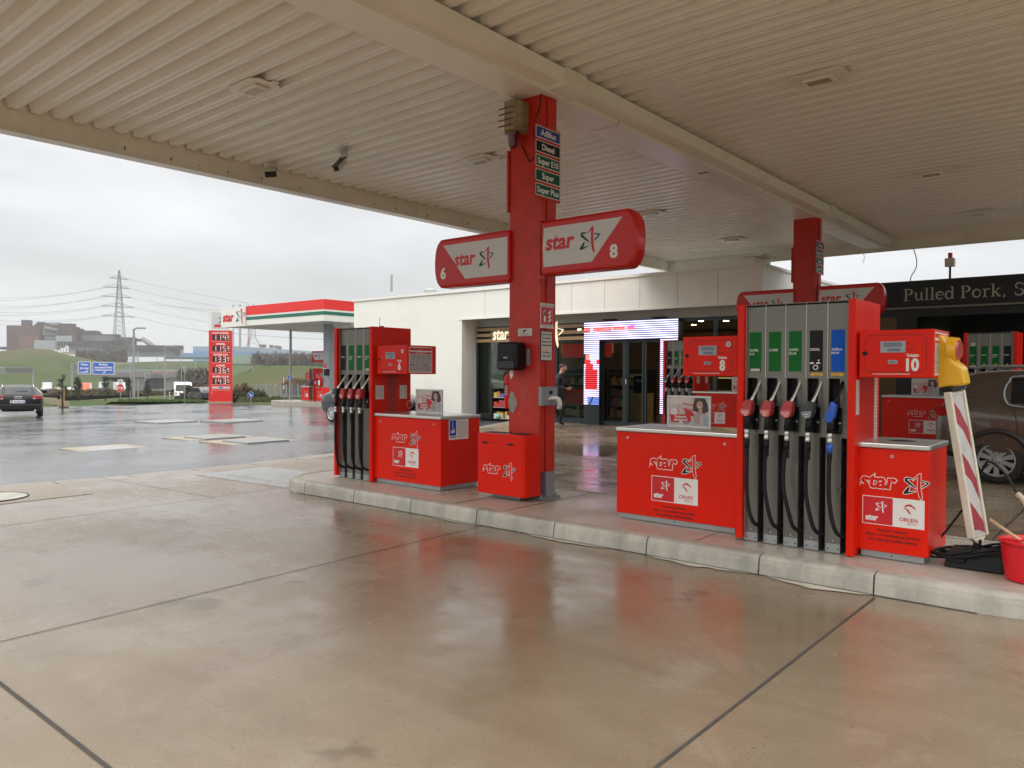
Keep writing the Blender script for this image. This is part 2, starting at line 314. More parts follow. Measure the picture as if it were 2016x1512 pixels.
# ================================================================ GROUND
def ground_mat(name, kind):
    m = bpy.data.materials.new(name); m.use_nodes = True; t = m.node_tree; N = t.nodes.new; L = t.links.new
    b = t.nodes['Principled BSDF']; tc = N('ShaderNodeTexCoord')
    def nz(sc, det=6, ro=.6, stretch=None, dist=0):
        n = N('ShaderNodeTexNoise'); n.inputs['Scale'].default_value = sc; n.inputs['Detail'].default_value = det; n.inputs['Roughness'].default_value = ro
        n.inputs['Distortion'].default_value = dist
        if stretch:
            mp = N('ShaderNodeMapping'); mp.inputs['Scale'].default_value = stretch; L(tc.outputs['Object'], mp.inputs[0]); L(mp.outputs[0], n.inputs['Vector'])
        else: L(tc.outputs['Object'], n.inputs['Vector'])
        return n.outputs[0]
    def mr(x, a, b_, c, d):
        r = N('ShaderNodeMapRange'); L(x, r.inputs[0])
        for i, k in enumerate((a, b_, c, d)): r.inputs[i+1].default_value = k
        return r.outputs[0]
    def mix(f, a, c, typ='MIX'):
        x = N('ShaderNodeMix'); x.data_type = 'RGBA'; x.blend_type = typ
        if isinstance(f, float): x.inputs[0].default_value = f
        else: L(f, x.inputs[0])
        for i, q in ((6, a), (7, c)):
            if isinstance(q, tuple): x.inputs[i].default_value = (*q, 1)
            else: L(q, x.inputs[i])
        return x.outputs[2]
    def mul(a, c):
        x = N('ShaderNodeMath'); x.operation = 'MULTIPLY'; L(a, x.inputs[0])
        if isinstance(c, (int, float)): x.inputs[1].default_value = c
        else: L(c, x.inputs[1])
        return x.outputs[0]
    if kind == 'concrete':
        c = mix(mr(nz(.35, 5), .35, .65, 0, 1), (.195, .140, .085), (.275, .215, .15))
        c = mix(mr(nz(2.2, 8, .65), .5, .8, 0, .55), c, (.15, .105, .062))        # wet brownish blotches
        c = mix(mr(nz(.9, 9, .7, dist=.6), .56, .7, 0, .4), c, (.38, .33, .27))    # drying pale patches
        c = mix(mr(nz(1.0, 6, .6, (.22, 2.6, 1)), .5, .72, 0, .34), c, (.15, .105, .06))
        c = mix(mr(nz(240, 2), .55, .75, 0, .28), c, (.6, .52, .42))               # fine aggregate
        c = mix(mr(nz(1.7, 3, .5), .66, .70, 0, .38), c, (.07, .05, .035))       # old oil drips
        c = mix(mr(nz(7, 3, .8, (6, .35, 1)), .5, .75, 0, .16), c, (.16, .12, .09))
        c = mix(mr(nz(55, 3, .5), .665, .70, 0, .75), c, (.06, .05, .04))           # specks
        vo = N('ShaderNodeTexWhiteNoise'); vo.noise_dimensions = '2D'
        mp = N('ShaderNodeMapping'); mp.inputs['Scale'].default_value = (1/3.6, 1/4.5, 1); mp.inputs['Location'].default_value = (1.5/3.6, -1.28/4.5, 0)
        fl = N('ShaderNodeVectorMath'); fl.operation = 'FLOOR'; L(tc.outputs['Object'], mp.inputs[0]); L(mp.outputs[0], fl.inputs[0]); L(fl.outputs[0], vo.inputs['Vector'])
        sc_ = N('ShaderNodeVectorMath'); sc_.operation = 'SCALE'; L(c, sc_.inputs[0]); L(mr(vo.outputs[0], 0, 1, .9, 1.08), sc_.inputs['Scale'])
        L(sc_.outputs[0], b.inputs['Base Color'])
        w1 = mr(nz(.42, 5, .55, dist=.4), .38, .62, .0, 1.0); w2 = mr(nz(3.5, 6, .6), .3, .7, -.35, .35)
        a = N('ShaderNodeMath'); a.operation = 'ADD'; a.use_clamp = True; L(w1, a.inputs[0]); L(w2, a.inputs[1])
        L(mr(a.outputs[0], 0, 1, .10, .34), b.inputs['Roughness'])
        b.inputs['Specular IOR Level'].default_value = .75
        h = N('ShaderNodeMath'); h.operation = 'ADD'; L(mul(nz(130, 4, .6), .45), h.inputs[0]); L(mul(nz(30, 3, .5, (3, .5, 1)), .35), h.inputs[1])
        bp = N('ShaderNodeBump'); bp.inputs['Distance'].default_value = .004; L(h.outputs[0], bp.inputs['Height']); L(mr(a.outputs[0], 0, 1, .1, .45), bp.inputs['Strength']); L(bp.outputs[0], b.inputs['Normal'])
    elif kind == 'asphalt':
        c = mix(mr(nz(.5, 6), .35, .65, 0, 1), (.075, .077, .082), (.12, .12, .12))
        c = mix(mr(nz(90, 2), .5, .8, 0, .5), c, (.16, .155, .15)); L(c, b.inputs['Base Color'])
        wv = mr(nz(.33, 7, .66, dist=.7), .36, .64, 0, 1); L(mr(wv, 0, 1, .035, .27), b.inputs['Roughness'])
        b.inputs['Specular IOR Level'].default_value = 1.0; b.inputs['IOR'].default_value = 1.6
        bp = N('ShaderNodeBump'); bp.inputs['Distance'].default_value = .006; L(nz(60, 3, .6), bp.inputs['Height']); L(mr(wv, 0, 1, .05, .5), bp.inputs['Strength'])
        bp2 = N('ShaderNodeBump'); bp2.inputs['Distance'].default_value = .02; bp2.inputs['Strength'].default_value = .22; L(nz(2.2, 5, .6), bp2.inputs['Height']); L(bp.outputs[0], bp2.inputs['Normal']); L(bp2.outputs[0], b.inputs['Normal'])
    elif kind == 'grass':
        c = mix(mr(nz(.12, 6), .35, .65, 0, 1), (.06, .088, .022), (.10, .11, .04))
        c = mix(mr(nz(.9, 8, .7), .48, .68, 0, .7), c, (.16, .125, .06)); c = mix(mr(nz(14, 4, .7), .45, .7, 0, .5), c, (.045, .07, .015)); L(c, b.inputs['Base Color'])
        b.inputs['Roughness'].default_value = .95; b.inputs['Specular IOR Level'].default_value = .15
        bp = N('ShaderNodeBump'); bp.inputs['Distance'].default_value = .3; bp.inputs['Strength'].default_value = .6; L(nz(6, 6, .75), bp.inputs['Height']); L(bp.outputs[0], b.inputs['Normal'])
    elif kind == 'bank':
        c = mix(mr(nz(.03, 6, dist=.5), .4, .6, 0, 1), (.042, .075, .022), (.085, .08, .038))
        c = mix(mr(nz(.2, 8, .7), .5, .7, 0, .6), c, (.095, .07, .04)); c = mix(mr(nz(2.5, 4, .7), .45, .7, 0, .35), c, (.05, .07, .02)); L(c, b.inputs['Base Color'])
        b.inputs['Roughness'].default_value = .95; b.inputs['Specular IOR Level'].default_value = .1
    elif kind == 'kerb':
        c = mix(mr(nz(5, 6, .6, (1, 1, .25)), .4, .65, 0, 1), (.50, .47, .40), (.34, .33, .28)); c = mix(mr(nz(1.1, 6, .7), .5, .66, 0, .55), c, (.22, .215, .18))
        c = mix(mr(nz(60, 3), .5, .75, 0, .3), c, (.62, .58, .5)); L(c, b.inputs['Base Color'])
        b.inputs['Roughness'].default_value = .55
        bp = N('ShaderNodeBump'); bp.inputs['Distance'].default_value = .006; bp.inputs['Strength'].default_value = .4; L(nz(70, 4), bp.inputs['Height']); L(bp.outputs[0], b.inputs['Normal'])
    elif kind == 'island':
        c = mix(mr(nz(.9, 6), .35, .65, 0, 1), (.50, .44, .37), (.42, .37, .31)); c = mix(mr(nz(5, 7, .7), .52, .72, 0, .5), c, (.27, .21, .16))
        c = mix(mr(nz(150, 2), .5, .75, 0, .25), c, (.6, .52, .45)); L(c, b.inputs['Base Color'])
        b.inputs['Specular IOR Level'].default_value = .5; L(mr(nz(.8, 4), .4, .6, .22, .5), b.inputs['Roughness'])
        bp = N('ShaderNodeBump'); bp.inputs['Distance'].default_value = .004; bp.inputs['Strength'].default_value = .3; L(nz(120, 4), bp.inputs['Height']); L(bp.outputs[0], b.inputs['Normal'])
    return m
GCON = ground_mat('wet_concrete', 'concrete'); GASP = ground_mat('wet_asphalt', 'asphalt'); GGRA = ground_mat('verge_grass', 'grass')
GBANK = ground_mat('bank_grass', 'bank'); GKERB = ground_mat('kerb_stone', 'kerb'); GISL = ground_mat('island_concrete', 'island')
JNT = mat('joint_sealant', (.03, .024, .02), .45, var=.3, vs=8)
JGREY = mat('grey_joint_sealant', (.065, .058, .05), .75, var=.25, vs=8)
# terrain: polar sheet out to the horizon
b = MB(); rad = [0, 8, 16, 25, 35, 45, 55, 65, 75, 90, 110, 140, 180, 240, 330, 450, 700, 1100, 2000, 4500]; na = 96
vs = []
for r_ in rad:
    for j in range(na):
        x = r_*math.cos(2*math.pi*j/na); y = r_*math.sin(2*math.pi*j/na); vs.append((x, y, zg(x)-.09+(.0 if r_ < 100 else noise.noise(Vector((x, y, 0))*.01)*1.2)))
b.S = True
b.add(vs, [(i*na+j, i*na+(j+1) % na, (i+1)*na+(j+1) % na, (i+1)*na+j) for i in range(len(rad)-1) for j in range(na)], GBANK)
struct(b.build('ground'))
def sheet(name, x0, x1, y0, y1, nx, dz, mt):
    b = MB(); b.S = True; vs = []
    for i in range(nx+1):
        x = x0+(x1-x0)*i/nx; vs += [(x, y0, zg(x)+dz), (x, y1, zg(x)+dz)]
    b.add(vs, [(2*i, 2*i+1, 2*i+3, 2*i+2) if x1 < x0 else (2*i, 2*i+2, 2*i+3, 2*i+1) for i in range(nx)], mt); return struct(b.build(name))
sheet('asphalt_yard', -10.5, -62, -40, 70, 44, -.012, GASP)
def ex(y): return -11.5-.035*(y-5.8)**2 if abs(y-5.8) < 8 else -13.74-.4*(abs(y-5.8)-8)
b = MB(); ys = [-14+.75*i for i in range(52)]; b.add([(ex(y), y, 0) for y in ys]+[(14, y, 0) for y in ys], [(i, i+52, i+53, i+1) for i in range(51)], GCON); struct(b.build('concrete_forecourt'))
GUTT = mat('worn_gutter_stone', (.26, .235, .20), .4, var=.25, vs=1.5, bump=.3, bs=40, dirt=(.12, .1, .08), dv=.7, ds=2)
b = MB(); y = -13.9
while y < 23.8:
    y1_ = y+.975; a0, a1 = ex(y), ex(y1_); b.add([(a0-.30, y, .004), (a0-.01, y, -.002), (a1-.01, y1_, -.002), (a1-.30, y1_, .004), (a0-.32, y, -.03), (a1-.32, y1_, -.03), (a0-.01, y, -.03), (a1-.01, y1_, -.03)], [(0, 1, 2, 3), (0, 3, 5, 4), (0, 4, 6, 1), (3, 2, 7, 5)], GUTT); y += 1.0
b.add([(ex(y)-.36-.02*noise.noise(Vector((y*3, 0, 0))), y, -.009) for y in ys]+[(ex(y)-.315, y, -.009) for y in ys], [(i, i+52, i+53, i+1) for i in range(51)], JNT); struct(b.build('gutter_kerb'))
# expansion joints of the slabs
b = MB(); Z = .004
def jl(x0, y0, x1, y1, w, m_, z=Z):
    d = Vector((x1-x0, y1-y0, 0)).normalized(); k = Vector((-d.y, d.x, 0))*w/2; n = 14; vs = []
    for i in range(n+1):
        t = i/n; p = Vector((x0+(x1-x0)*t, y0+(y1-y0)*t, z)); j = random.uniform(-.0022, .0022) if w > .014 else 0
        vs += [p-k*(1+random.uniform(-.2, .2))+k.normalized()*j, p+k*(1+random.uniform(-.2, .2))+k.normalized()*j]
    b.add(vs, [(2*i, 2*i+2, 2*i+3, 2*i+1) for i in range(n)], m_)
jl(-4.75, -6, -5.26, 5.74, .010, JNT); jl(-1.50, -6, -1.51, 5.74, .015, JGREY); jl(-8.4, -6, -9.02, 5.84, .010, JNT); jl(-4.86, 1.275, -12, 1.29, .022, JGREY)
jl(-4.85, 1.28, 8, 1.28, .02, JGREY); jl(-12, 4.7, -8.95, 4.9, .009, JNT); jl(-8.5, 5.806, -.9, 5.806, .022, JNT)
for (x, y0, y1) in ((-9.6, 7.9, 19.4), (-7.05, 7.9, 15), (-12, 5, 5), (-4, 8.3, 14.4), (-1.2, 8, 14.4)): jl(x, y0, x, y1, .016, JNT)
for y_ in (9.03, 11.6, 16.6): jl(-12, y_, 6, y_, .016, JNT)
struct(b.build('slab_joints'))
# pale drying line along the kerb foot
LIME = mat('dried_lime_edge', (.52, .48, .40), .55, var=.2, vs=6)
b = MB()
for x0, x1, wy in ((-6.0, -5.3, .07), (-4.7, -3.75, .11), (-3.35, -2.45, .13), (-2.3, -1.55, .15)):
    n = 16; up = []; lo = []
    for i in range(n+1):
        t = i/n; x = x0+(x1-x0)*t; up.append((x, 5.79, .0055)); lo.append((x, 5.785-wy*math.sin(math.pi*t)*(.6+.5*noise.noise(Vector((x*6, 1, 0)))), .0055))
    b.add(up+lo, [(i+n+1, i+n+2, i+1, i) for i in range(n)], LIME)
struct(b.build('lime_stains'))
CHEQ = mat('chequer_plate', (.34, .34, .33), .36, .4, var=.2, vs=6, bump=.6, bs=45)
RUSTE = mat('concrete_collar', (.27, .22, .15), .5, var=.15, vs=2)
def cover(label, c, rz, w, l, lid, collar=None, thick=.012, gz=0.0, lw=None, off=(0, 0), group=None):
    t = thing('access_cover', label, 'access cover', (c[0], c[1], zg(c[0])+gz-.012), rz, group)
    if collar: b = MB(); b.box(-w/2, w/2, -l/2, l/2, -.02, .008, collar); b.build('collar', t)
    w2, l2 = (lw or (w, l)); b = MB(); b.box(off[0]-w2/2, off[0]+w2/2, off[1]-l2/2, off[1]+l2/2, -.01, .008+thick, lid, (.01, .01, .01, .01)); b.build('lid', t); return t
HATCH = mat('pale_wet_hatch_lid', (.24, .24, .23), .3, .2, var=.1)
t = thing('access_cover', 'chequered steel plate with a raised lid, off the left end of the near island', 'access cover', (-10.2, 6.35, 0), R(4))
b = MB(); b.box(-.95, 1.2, -.5, .75, -.02, .006, CHEQ); b.build('frame_plate', t); b = MB(); b.box(-.5, .95, -.25, .7, 0, .022, CHEQ, (.01, .01, .01, .01)); b.build('lid', t)
t = thing('manhole_cover', 'round manhole cover in a coarse concrete square at the left edge', 'manhole cover', (-10.9, 3.05, 0), R(2))
b = MB(); b.box(-.9, .6, -.85, .95, -.02, .005, mat('coarse_concrete', (.27, .22, .165), .45, var=.2, vs=30, bump=.5, bs=60)); b.build('surround', t); b = MB(); b.cyl((0, 0, 0), (0, 0, .012), .42, GKERB, n=40); b.build('lid', t); b = MB(); b.tube([(.42*math.cos(a*math.pi/20), .42*math.sin(a*math.pi/20), .008) for a in range(40)], .012, JNT, n=6, closed=True); b.build('rim', t)
cover('square hatch with buff concrete collar, nearest of the yard covers on the left', (-17.0, 6.9), R(3), 1.25, 1.35, CHEQ, RUSTE, .002, lw=(.8, .9))
cover('raised pale hatch with buff collar, left of the middle pair in the yard', (-18.0, 9.9), R(3), 1.9, 1.7, HATCH, RUSTE, .03, lw=(1.0, 1.1))
cover('raised pale hatch with buff collar, right of the middle pair in the yard', (-15.9, 9.75), R(3), 1.9, 1.7, HATCH, RUSTE, .03, lw=(1.0, 1.1))
cover('thin raised pale hatch, left one of the pair farthest out in the yard', (-27.2, 13.1), R(3), 1.6, 1.5, HATCH, None, .05)
cover('thin raised pale hatch, right one of the pair farthest out in the yard', (-25.4, 14.6), R(3), 1.6, 1.5, HATCH, None, .05)

# ================================================================ ISLANDS
def island(x0, x1, y0, y1, zt, rl, rr, kname):
    pts = []
    def arc(cx, cy, r_, a0, a1, n=14):
        return [(cx+r_*math.cos(R(a0+(a1-a0)*i/n)), cy+r_*math.sin(R(a0+(a1-a0)*i/n))) for i in range(n+1)]
    path = arc(x1-rr, y0+rr, rr, -90, 0)+arc(x1-rr, y1-rr, rr, 0, 90)+arc(x0+rl, y1-rl, rl, 90, 180)+arc(x0+rl, y0+rl, rl, 180, 270)
    path = [Vector((p[0], p[1], 0)) for p in path]
    # dense resample
    segs = []; P = path+[path[0]]; D = [0]
    for i in range(len(path)): D.append(D[-1]+(P[i+1]-P[i]).length)
    tot = D[-1]
    def at(s_):
        s_ %= tot
        for i in range(len(path)):
            if D[i] <= s_ <= D[i+1] and D[i+1] > D[i]:
                k = (s_-D[i])/(D[i+1]-D[i]); return P[i].lerp(P[i+1], k), (P[i+1]-P[i]).normalized()
        return P[0], (P[1]-P[0]).normalized()
    prof = [(0, -.02), (.012, zt*.6), (.02, zt*.82), (.032, zt*.93), (.055, zt*.985), (.09, zt), (.145, zt), (.145, -.02)]
    b = MB(); s_ = -.62
    while s_ < tot-.62-.3:
        e_ = min(s_+1.0, tot-.62); n = 5 if (e_-s_) > .5 else 3; vs = []
        for i in range(n+1):
            p, t_ = at(s_+.006+(e_-s_-.012)*i/n); nrm = Vector((-t_.y, t_.x, 0))
            for o_, z_ in prof: q = p+nrm*o_; vs.append((q.x, q.y, z_))
        k = len(prof)
        b.add(vs, [(i*k+j, (i+1)*k+j, (i+1)*k+j+1, i*k+j+1) for i in range(n) for j in range(k-1)]+[tuple(range(k-1, -1, -1)), tuple(range(n*k, n*k+k))], GKERB); s_ = e_
    struct(b.build(kname))
    b = MB(); inner = [];
    for p in path:
        i = path.index(p)
        t_ = (path[(i+1) % len(path)]-path[i-1]).normalized(); nrm = Vector((-t_.y, t_.x, 0)); q = p+nrm*.14; inner.append((q.x, q.y))
    b.prism(inner, -.02, zt-.006, GISL, 'z'); struct(b.build('island_slab'))
island(-9.25, -.02, 5.82, 7.72, .15, .75, .9, 'island_kerb')
island(-9.4, 6.2, 14.72, 16.6, .30, .75, .9, 'island_kerb')
b = MB(); Z = .1475
jl(-5.83, 5.97, -5.83, 7.55, .014, JNT, Z); jl(-5.13, 5.97, -5.13, 7.55, .014, JNT, Z); jl(-3.0, 5.97, -3.0, 7.55, .008, JNT, Z); struct(b.build('slab_joints'))

# ================================================================ FORECOURT CANOPY
t = thing('forecourt_canopy', 'cream ribbed steel canopy roof over both pump islands', 'canopy', (-5.4, 7, 4.88))
CX0, CX1, CY0, CY1 = -11.2, 0.4, 1.7, 20.5; ox, oy, oz = -5.4, 7, 4.88
b = MB(); b.M = Matrix.Translation((-ox, -oy, -oz)); per = .26; y = CY0; pr_ = []
while y < CY1:
    pr_ += [(y, 4.995), (y+.065, 4.995), (y+.10, 4.882), (y+.145, 4.880), (y+.152, 4.893), (y+.166, 4.893), (y+.173, 4.880), (y+.218, 4.882), (y+.253, 4.995)]; y += per
def strip(x0, x1):
    vs = []
    for (yy, zz) in pr_: vs += [(x0, yy, zz), (x1, yy, zz)]
    b.add(vs, [(2*i, 2*i+1, 2*i+3, 2*i+2) for i in range(len(pr_)-1)], CEIL)
strip(CX0+.02, -5.42); strip(-5.42, CX1)
b.box(CX0-.06, CX1+.02, CY0-.02, CY1+.04, 5.02, 5.16, CEIL); b.build('roof_sheet', t)
b = MB(); b.M = Matrix.Translation((-ox, -oy, -oz)); b.box(-5.64, -5.2, CY0, CY1-.35, 4.655, 4.878, BEAMM); 
for y_ in (3.0, 8.2, 12.8, 16.9): b.box(-5.645, -5.195, y_, y_+.004, 4.653, 4.80, SLOT)
b.box(-5.50, -5.34, 10.96, 11.0, 4.650, 4.656, SLOT)
b.build('beam', t, bevel=.006)
b = MB(); b.M = Matrix.Translation((-ox, -oy, -oz))
b.prism([(-5.198, 4.70), (-5.02, 4.72), (-4.97, 4.86), (-4.99, 4.862), (-5.04, 4.735), (-5.198, 4.735)], CY0, CY1-.3, BEAMM, 'y')
for y_ in (6.75, 15.5): b.box(-5.197, -4.93, y_, y_+.42, 4.672, 4.874, BEAMM, (.0, .02, .02, .02))
b.build('gutter', t)
b = MB(); b.M = Matrix.Translation((-ox, -oy, -oz))
b.box(CX0-.10, CX0, CY0, CY1, 4.60, 5.2, BEAMM); b.box(CX0-.18, CX0+.035, CY0, CY1, 4.585, 4.598, BEAMM); b.box(CX0-.16, CX0-.102, CY0, CY1+.1, 4.60, 5.25, RED)
y = 1.9
while y < 20:
    b.box(CX0, CX0+.006, y, y+.012, 4.62, 4.88, BEAMM); b.box(CX0, CX0+.004, y+.05, y+.09, 4.62, 4.9, BEAMM); y += 1.62
for i in range(34):
    y = 2+i*.54+random.random()*.3; b.box(CX0, CX0+.003, y, y+.018, 4.66+random.random()*.06, 4.675+random.random()*.05, SLOT)
b.build('fascia', t)
b = MB(); b.M = Matrix.Translation((-ox, -oy, -oz))
b.box(CX0, CX1, CY1, CY1+.1, 4.62, 5.2, BEAMM); b.box(CX0, CX1, CY1-.035, CY1-.002, 4.60, 4.618, BEAMM); x = CX0+1.2
while x < CX1: b.box(x, x+.012, CY1-.006, CY1-.001, 4.63, 4.88, BEAMM); b.box(x+.06, x+.1, CY1-.004, CY1-.001, 4.63, 4.88, BEAMM); x += 1.62
b.build('fascia', t)
b = MB(); b.M = Matrix.Translation((-ox, -oy, -oz)); b.box(CX0, CX1, CY0-.1, CY0, 4.6, 5.2, BEAMM); b.box(CX1, CX1+.1, CY0, CY1, 4.6, 5.2, BEAMM); b.build('fascia', t)
# flush canopy lights, all switched off
LENS = mat('frosted_lamp_lens', (.42, .37, .28), .25, var=.1)
def clight(x, y, label, ang=0):
    t = thing('canopy_light', label, 'light', (x, y, 4.872), ang, 'switched-off lights set into the canopy ceiling')
    b = MB(); pts = [(-.30, -.13), (-.22, -.2), (.22, -.2), (.30, -.13), (.30, .13), (.22, .2), (-.22, .2), (-.30, .13)]
    b.prism(pts, -.018, 0, LAMPW, 'z'); b.box(.30, .36, .02, .1, -.012, 0, LAMPW); b.build('plate', t, bevel=.006)
    b = MB(); b.box(-.17, .17, -.10, .10, -.055, -.018, LAMPW, None); b.build('housing', t, bevel=.018)
    b = MB(); b.box(-.125, .125, -.065, .065, -.059, -.05, LENS); b.build('lens', t)
    pass
for x, y, l in ((-8.11, 4.95, 'nearest square canopy light, left of the beam above the open lane'), (-8.11, 8.83, 'canopy light just left of the near red column'),
                (-8.09, 13.97, 'canopy light peeping out right of the upper edge of wing sign 8'), (-8.09, 17.95, 'canopy light above the shop parapet, left of the far red column'),
                (-2.95, 8.78, 'largest canopy light on the right, high above pump 10'), (-2.90, 14.0, 'canopy light at right, second from the camera'),
                (-2.88, 18.06, 'canopy light at far right, nearest the black restaurant')): clight(x, y, l)
WCAM = mat('white_camera_housing', (.6, .6, .58), .35)
def cctv(p, label, az_, tilt, long):
    t = thing('security_camera', label, 'camera', p, az_)
    b = MB(); b.cyl((0, 0, 0), (0, 0, -.05), .07, WCAM, n=20); b.box(-.06, .06, -.035, .035, -.055, 0, WCAM); b.build('mount', t, bevel=.005)
    b = MB(); b.cyl((0, 0, -.05), (0, 0, -.14), .022, WCAM, n=10); b.build('neck', t)
    b = MB(); b.M = Matrix.Translation((0, 0, -.17)) @ Matrix.Rotation(tilt, 4, 'Y')
    b.box(-.06, long, -.045, .045, -.04, .04, WCAM if long > .2 else PLAS); b.box(-.07, long+.05, -.05, .05, .041, .05, PLAS); b.box(long, long+.012, -.04, .04, -.035, .035, SLOT); b.build('body', t, bevel=.008)
    b = MB(); b.tube(bez([(-.06, 0, -.02), (-.12, 0, -.01), (-.14, 0, -.06), (-.1, 0, -.1)], 6), .006, RUB); b.build('cable', t)
cctv((-9.39, 7.20, 4.878), 'white bullet security camera under the canopy, right one of two', R(-65), R(38), .26)
cctv((-10.9, 6.97, 4.878), 'small dark-headed security camera beside the canopy edge beam, left one of two', R(-60), R(15), .16)

# ================================================================ COLUMNS
def column(loc, label, zt):
    t = thing('support_column', label, 'column', loc); H = zt-loc[2]
    b = MB(); b.box(-.235, .215, 0, .1, .30, H, DRED); b.box(-.20, .235, .102, .26, 0.30, H, DRED); b.box(-.205, .238, .1, .263, 0, .30, GREYP); b.build('shaft', t, bevel=.006)
    b = MB(); b.box(-.27, .29, -.02, .3, 0, .02, GREYP); b.cyl((.24, -.0, .02), (.24, 0, .05), .018, GREYP, n=6); b.cyl((.24, .27, .02), (.24, .27, .05), .018, GREYP, n=6); b.build('base_plate', t)
    b = MB(); b.box(-.265, -.237, -.02, .1, H-1.25, H-.55, DRED); b.build('side_board', t); return t
column((-5.505, 6.76, .15), 'red steel column between pumps 6 and 8 on the near island', 4.655)
c2 = column((-5.43, 15.45, .30), 'red steel column standing behind pump 10 on the far island', 4.655)
# flaking paint patch, scratches and bolt on the near column
b = MB(); b.frame((-5.74, 6.757, 0)); PRIMER = mat('bare_grey_primer', (.3, .3, .28), .6, var=.2, vs=30)
pp = [(.03, 1.26), (.05, 1.34), (.08, 1.37), (.11, 1.35), (.12, 1.31), (.155, 1.28), (.16, 1.22), (.12, 1.16), (.10, 1.12), (.05, 1.14), (.03, 1.2)]
b.poly([(u-.03, v-.02) for u, v in pp], PRIMER, 1.5)
for u, v in ((.2, 1.2), (.23, 1.26), (.17, 1.1), (.25, 1.17), (.3, 1.0), (.21, 1.04)): b.disc(u, v, .007, PRIMER, 1.5, 8)
for u in (.19, .215, .23): b.rect(u, u+.004, 1.26, 1.42, PRIMER, 1.4)
pc = b.build('paint_damage', bpy.data.objects['support_column'], loc=(5.505, -6.76, -.15))
# strobe-siren box on the column head
HORN = mat('weathered_beige_housing', (.30, .25, .15), .7, var=.25, vs=9, dirt=(.10, .06, .02), dv=.8, ds=14)
t = thing('alarm_siren', 'weathered beige siren box with a dark red lamp, high on the near column', 'siren', (-5.60, 6.76, 4.12))
b = MB(); b.prism([(-.13, .0), (-.13, -.10), (-.04, -.22), (.10, -.22), (.13, -.10), (.13, 0)], .14, .47, HORN, 'z')
for i in range(4): b.box(-.125+.033*0, .09, -.222, -.219, .19+i*.065, .205+i*.065, DKRP)
b.build('housing', t, bevel=.012)
b = MB(); b.lathe([(0, 0), (.035, .0), (.05, .03), (.06, .13), (.075, .14), (.075, .17)], mat('dark_red_lens', (.09, .008, .006), .15, coat=.4), (0, -.12, -.03)); b.build('lamp', t)
tag(MB().tube(bez([(-5.28, 6.75, 4.66), (-5.30, 6.74, 4.5), (-5.38, 6.745, 4.3), (-5.37, 6.75, 4.0), (-5.45, 6.75, 3.93)], 8)+[(-5.56, 6.75, 4.13)], .006, RUB).build('cable'), 'thin dark cable hanging down the head of the near column', 'cable')
# fuel list board on the side
def fuelboard(x, y, z, names, label):
    t = thing('fuel_list_board', label, 'sign', (x, y, z)); n = len(names); h = .158; s_ = .46
    b = MB(); b.box(-.012, 0, 0, s_, -n*h-.02, .0, DRED); b.build('backing', t)
    for i, (nm, mt) in enumerate(names):
        b = MB(); b.frame((.001, .0, -.012-i*h), (0, 1, 0), (0, 0, 1)); b.rect(.008, s_-.008, -h+.022, -.006, WHITE, 1.5); b.rect(.016, s_-.016, -h+.03, -.014, mt, 3)
        wd = text_mesh(nm, .025)[2]; sz = .092; sx = min(1, (s_-.06)/(wd*sz))
        b.text(nm, s_/2, -h+.056, sz, WHITE, 4.5, al='c', bold=.025, sx=sx); b.build('plate', t)
FL = [('AdBlue', mat('violet_blue_label', (.01, .035, .28), .4)), ('Diesel', BLACKP), ('Super E10', TEAL), ('Super', TEAL), ('Super Plus', TEAL)]
fuelboard(-5.262, 6.62, 4.30, FL, 'fuel list board with five coloured plates on the side of the near column')
fuelboard(-5.186, 15.36, 4.20, FL[1:], 'small far fuel list board on the side of the far column')

# wing signs
def wing(loc, L_, right, num, label, Y=.2):
    t = thing('wing_sign', label, 'sign', loc); h = .60; n = 10
    def X(u, z): return u if right else -u
    edge = [(L_+.055*(1-(2*i/n-1)**2)-.05*(abs(2*i/n-1)**6), h*i/n) for i in range(n+1)]
    out_ = [(0, 0)]+edge+[(0, h)]
    poly = [(X(u, z), z) for u, z in out_];
    if not right: poly = poly[::-1]
    b = MB(); b.prism(poly, -Y/2, Y/2, SRED, 'y'); b.build('box', t, bevel=.035, seg=3)
    b = MB(); b.frame((0, -Y/2, 0)); y0, y1 = h*.145, h*.86
    if right: pl = [(.05, y0), (L_*.585, y0+.005), (L_*.90, y1), (.05, y1), (.035, h*.5)]
    else: pl = [(-.02, y0), (-.02, y1), (-L_*.90, y1), (-L_*.585, y0)]
    b.poly([p for p in pl], SWHITE, 2); b.build('face', t)
    b = MB(); b.frame((0, -Y/2, 0))
    if right: starlogo(b, .075, h*.45, h*.215, l=4); b.text(num, L_*.815, h*.19, .185, WHITE, 3, al='c', bold=.04)
    else: starlogo(b, -L_*.735, h*.42, h*.205, l=4, sx=.93); b.text(num, -L_*.90, h*.19, .185, WHITE, 3, al='c', bold=.04)
    b.build('lettering', t)
    if right:
        b = MB(); b.cyl((.0, -Y/2+.03, h+.0), (.0, -Y/2+.03, h+.045), .045, SRED, n=16); b.cyl((.0, -Y/2+.03, -.045), (.0, -Y/2+.03, 0), .045, SRED, n=16); b.build('bracket', t)
wing((-5.245, 6.80, 2.635), 1.17, True, '8', 'red and white wing sign numbered 8, right of the near column')
wing((-5.70, 6.80, 2.60), 1.17, False, '6', 'red and white wing sign numbered 6, left of the near column')
wing((-5.17, 15.5, 2.69), 1.17, True, '4', 'red and white wing sign numbered 4, right of the far column')
wing((-5.62, 15.5, 2.68), 1.17, False, '2', 'red and white wing sign left of the far column, above pump 10')

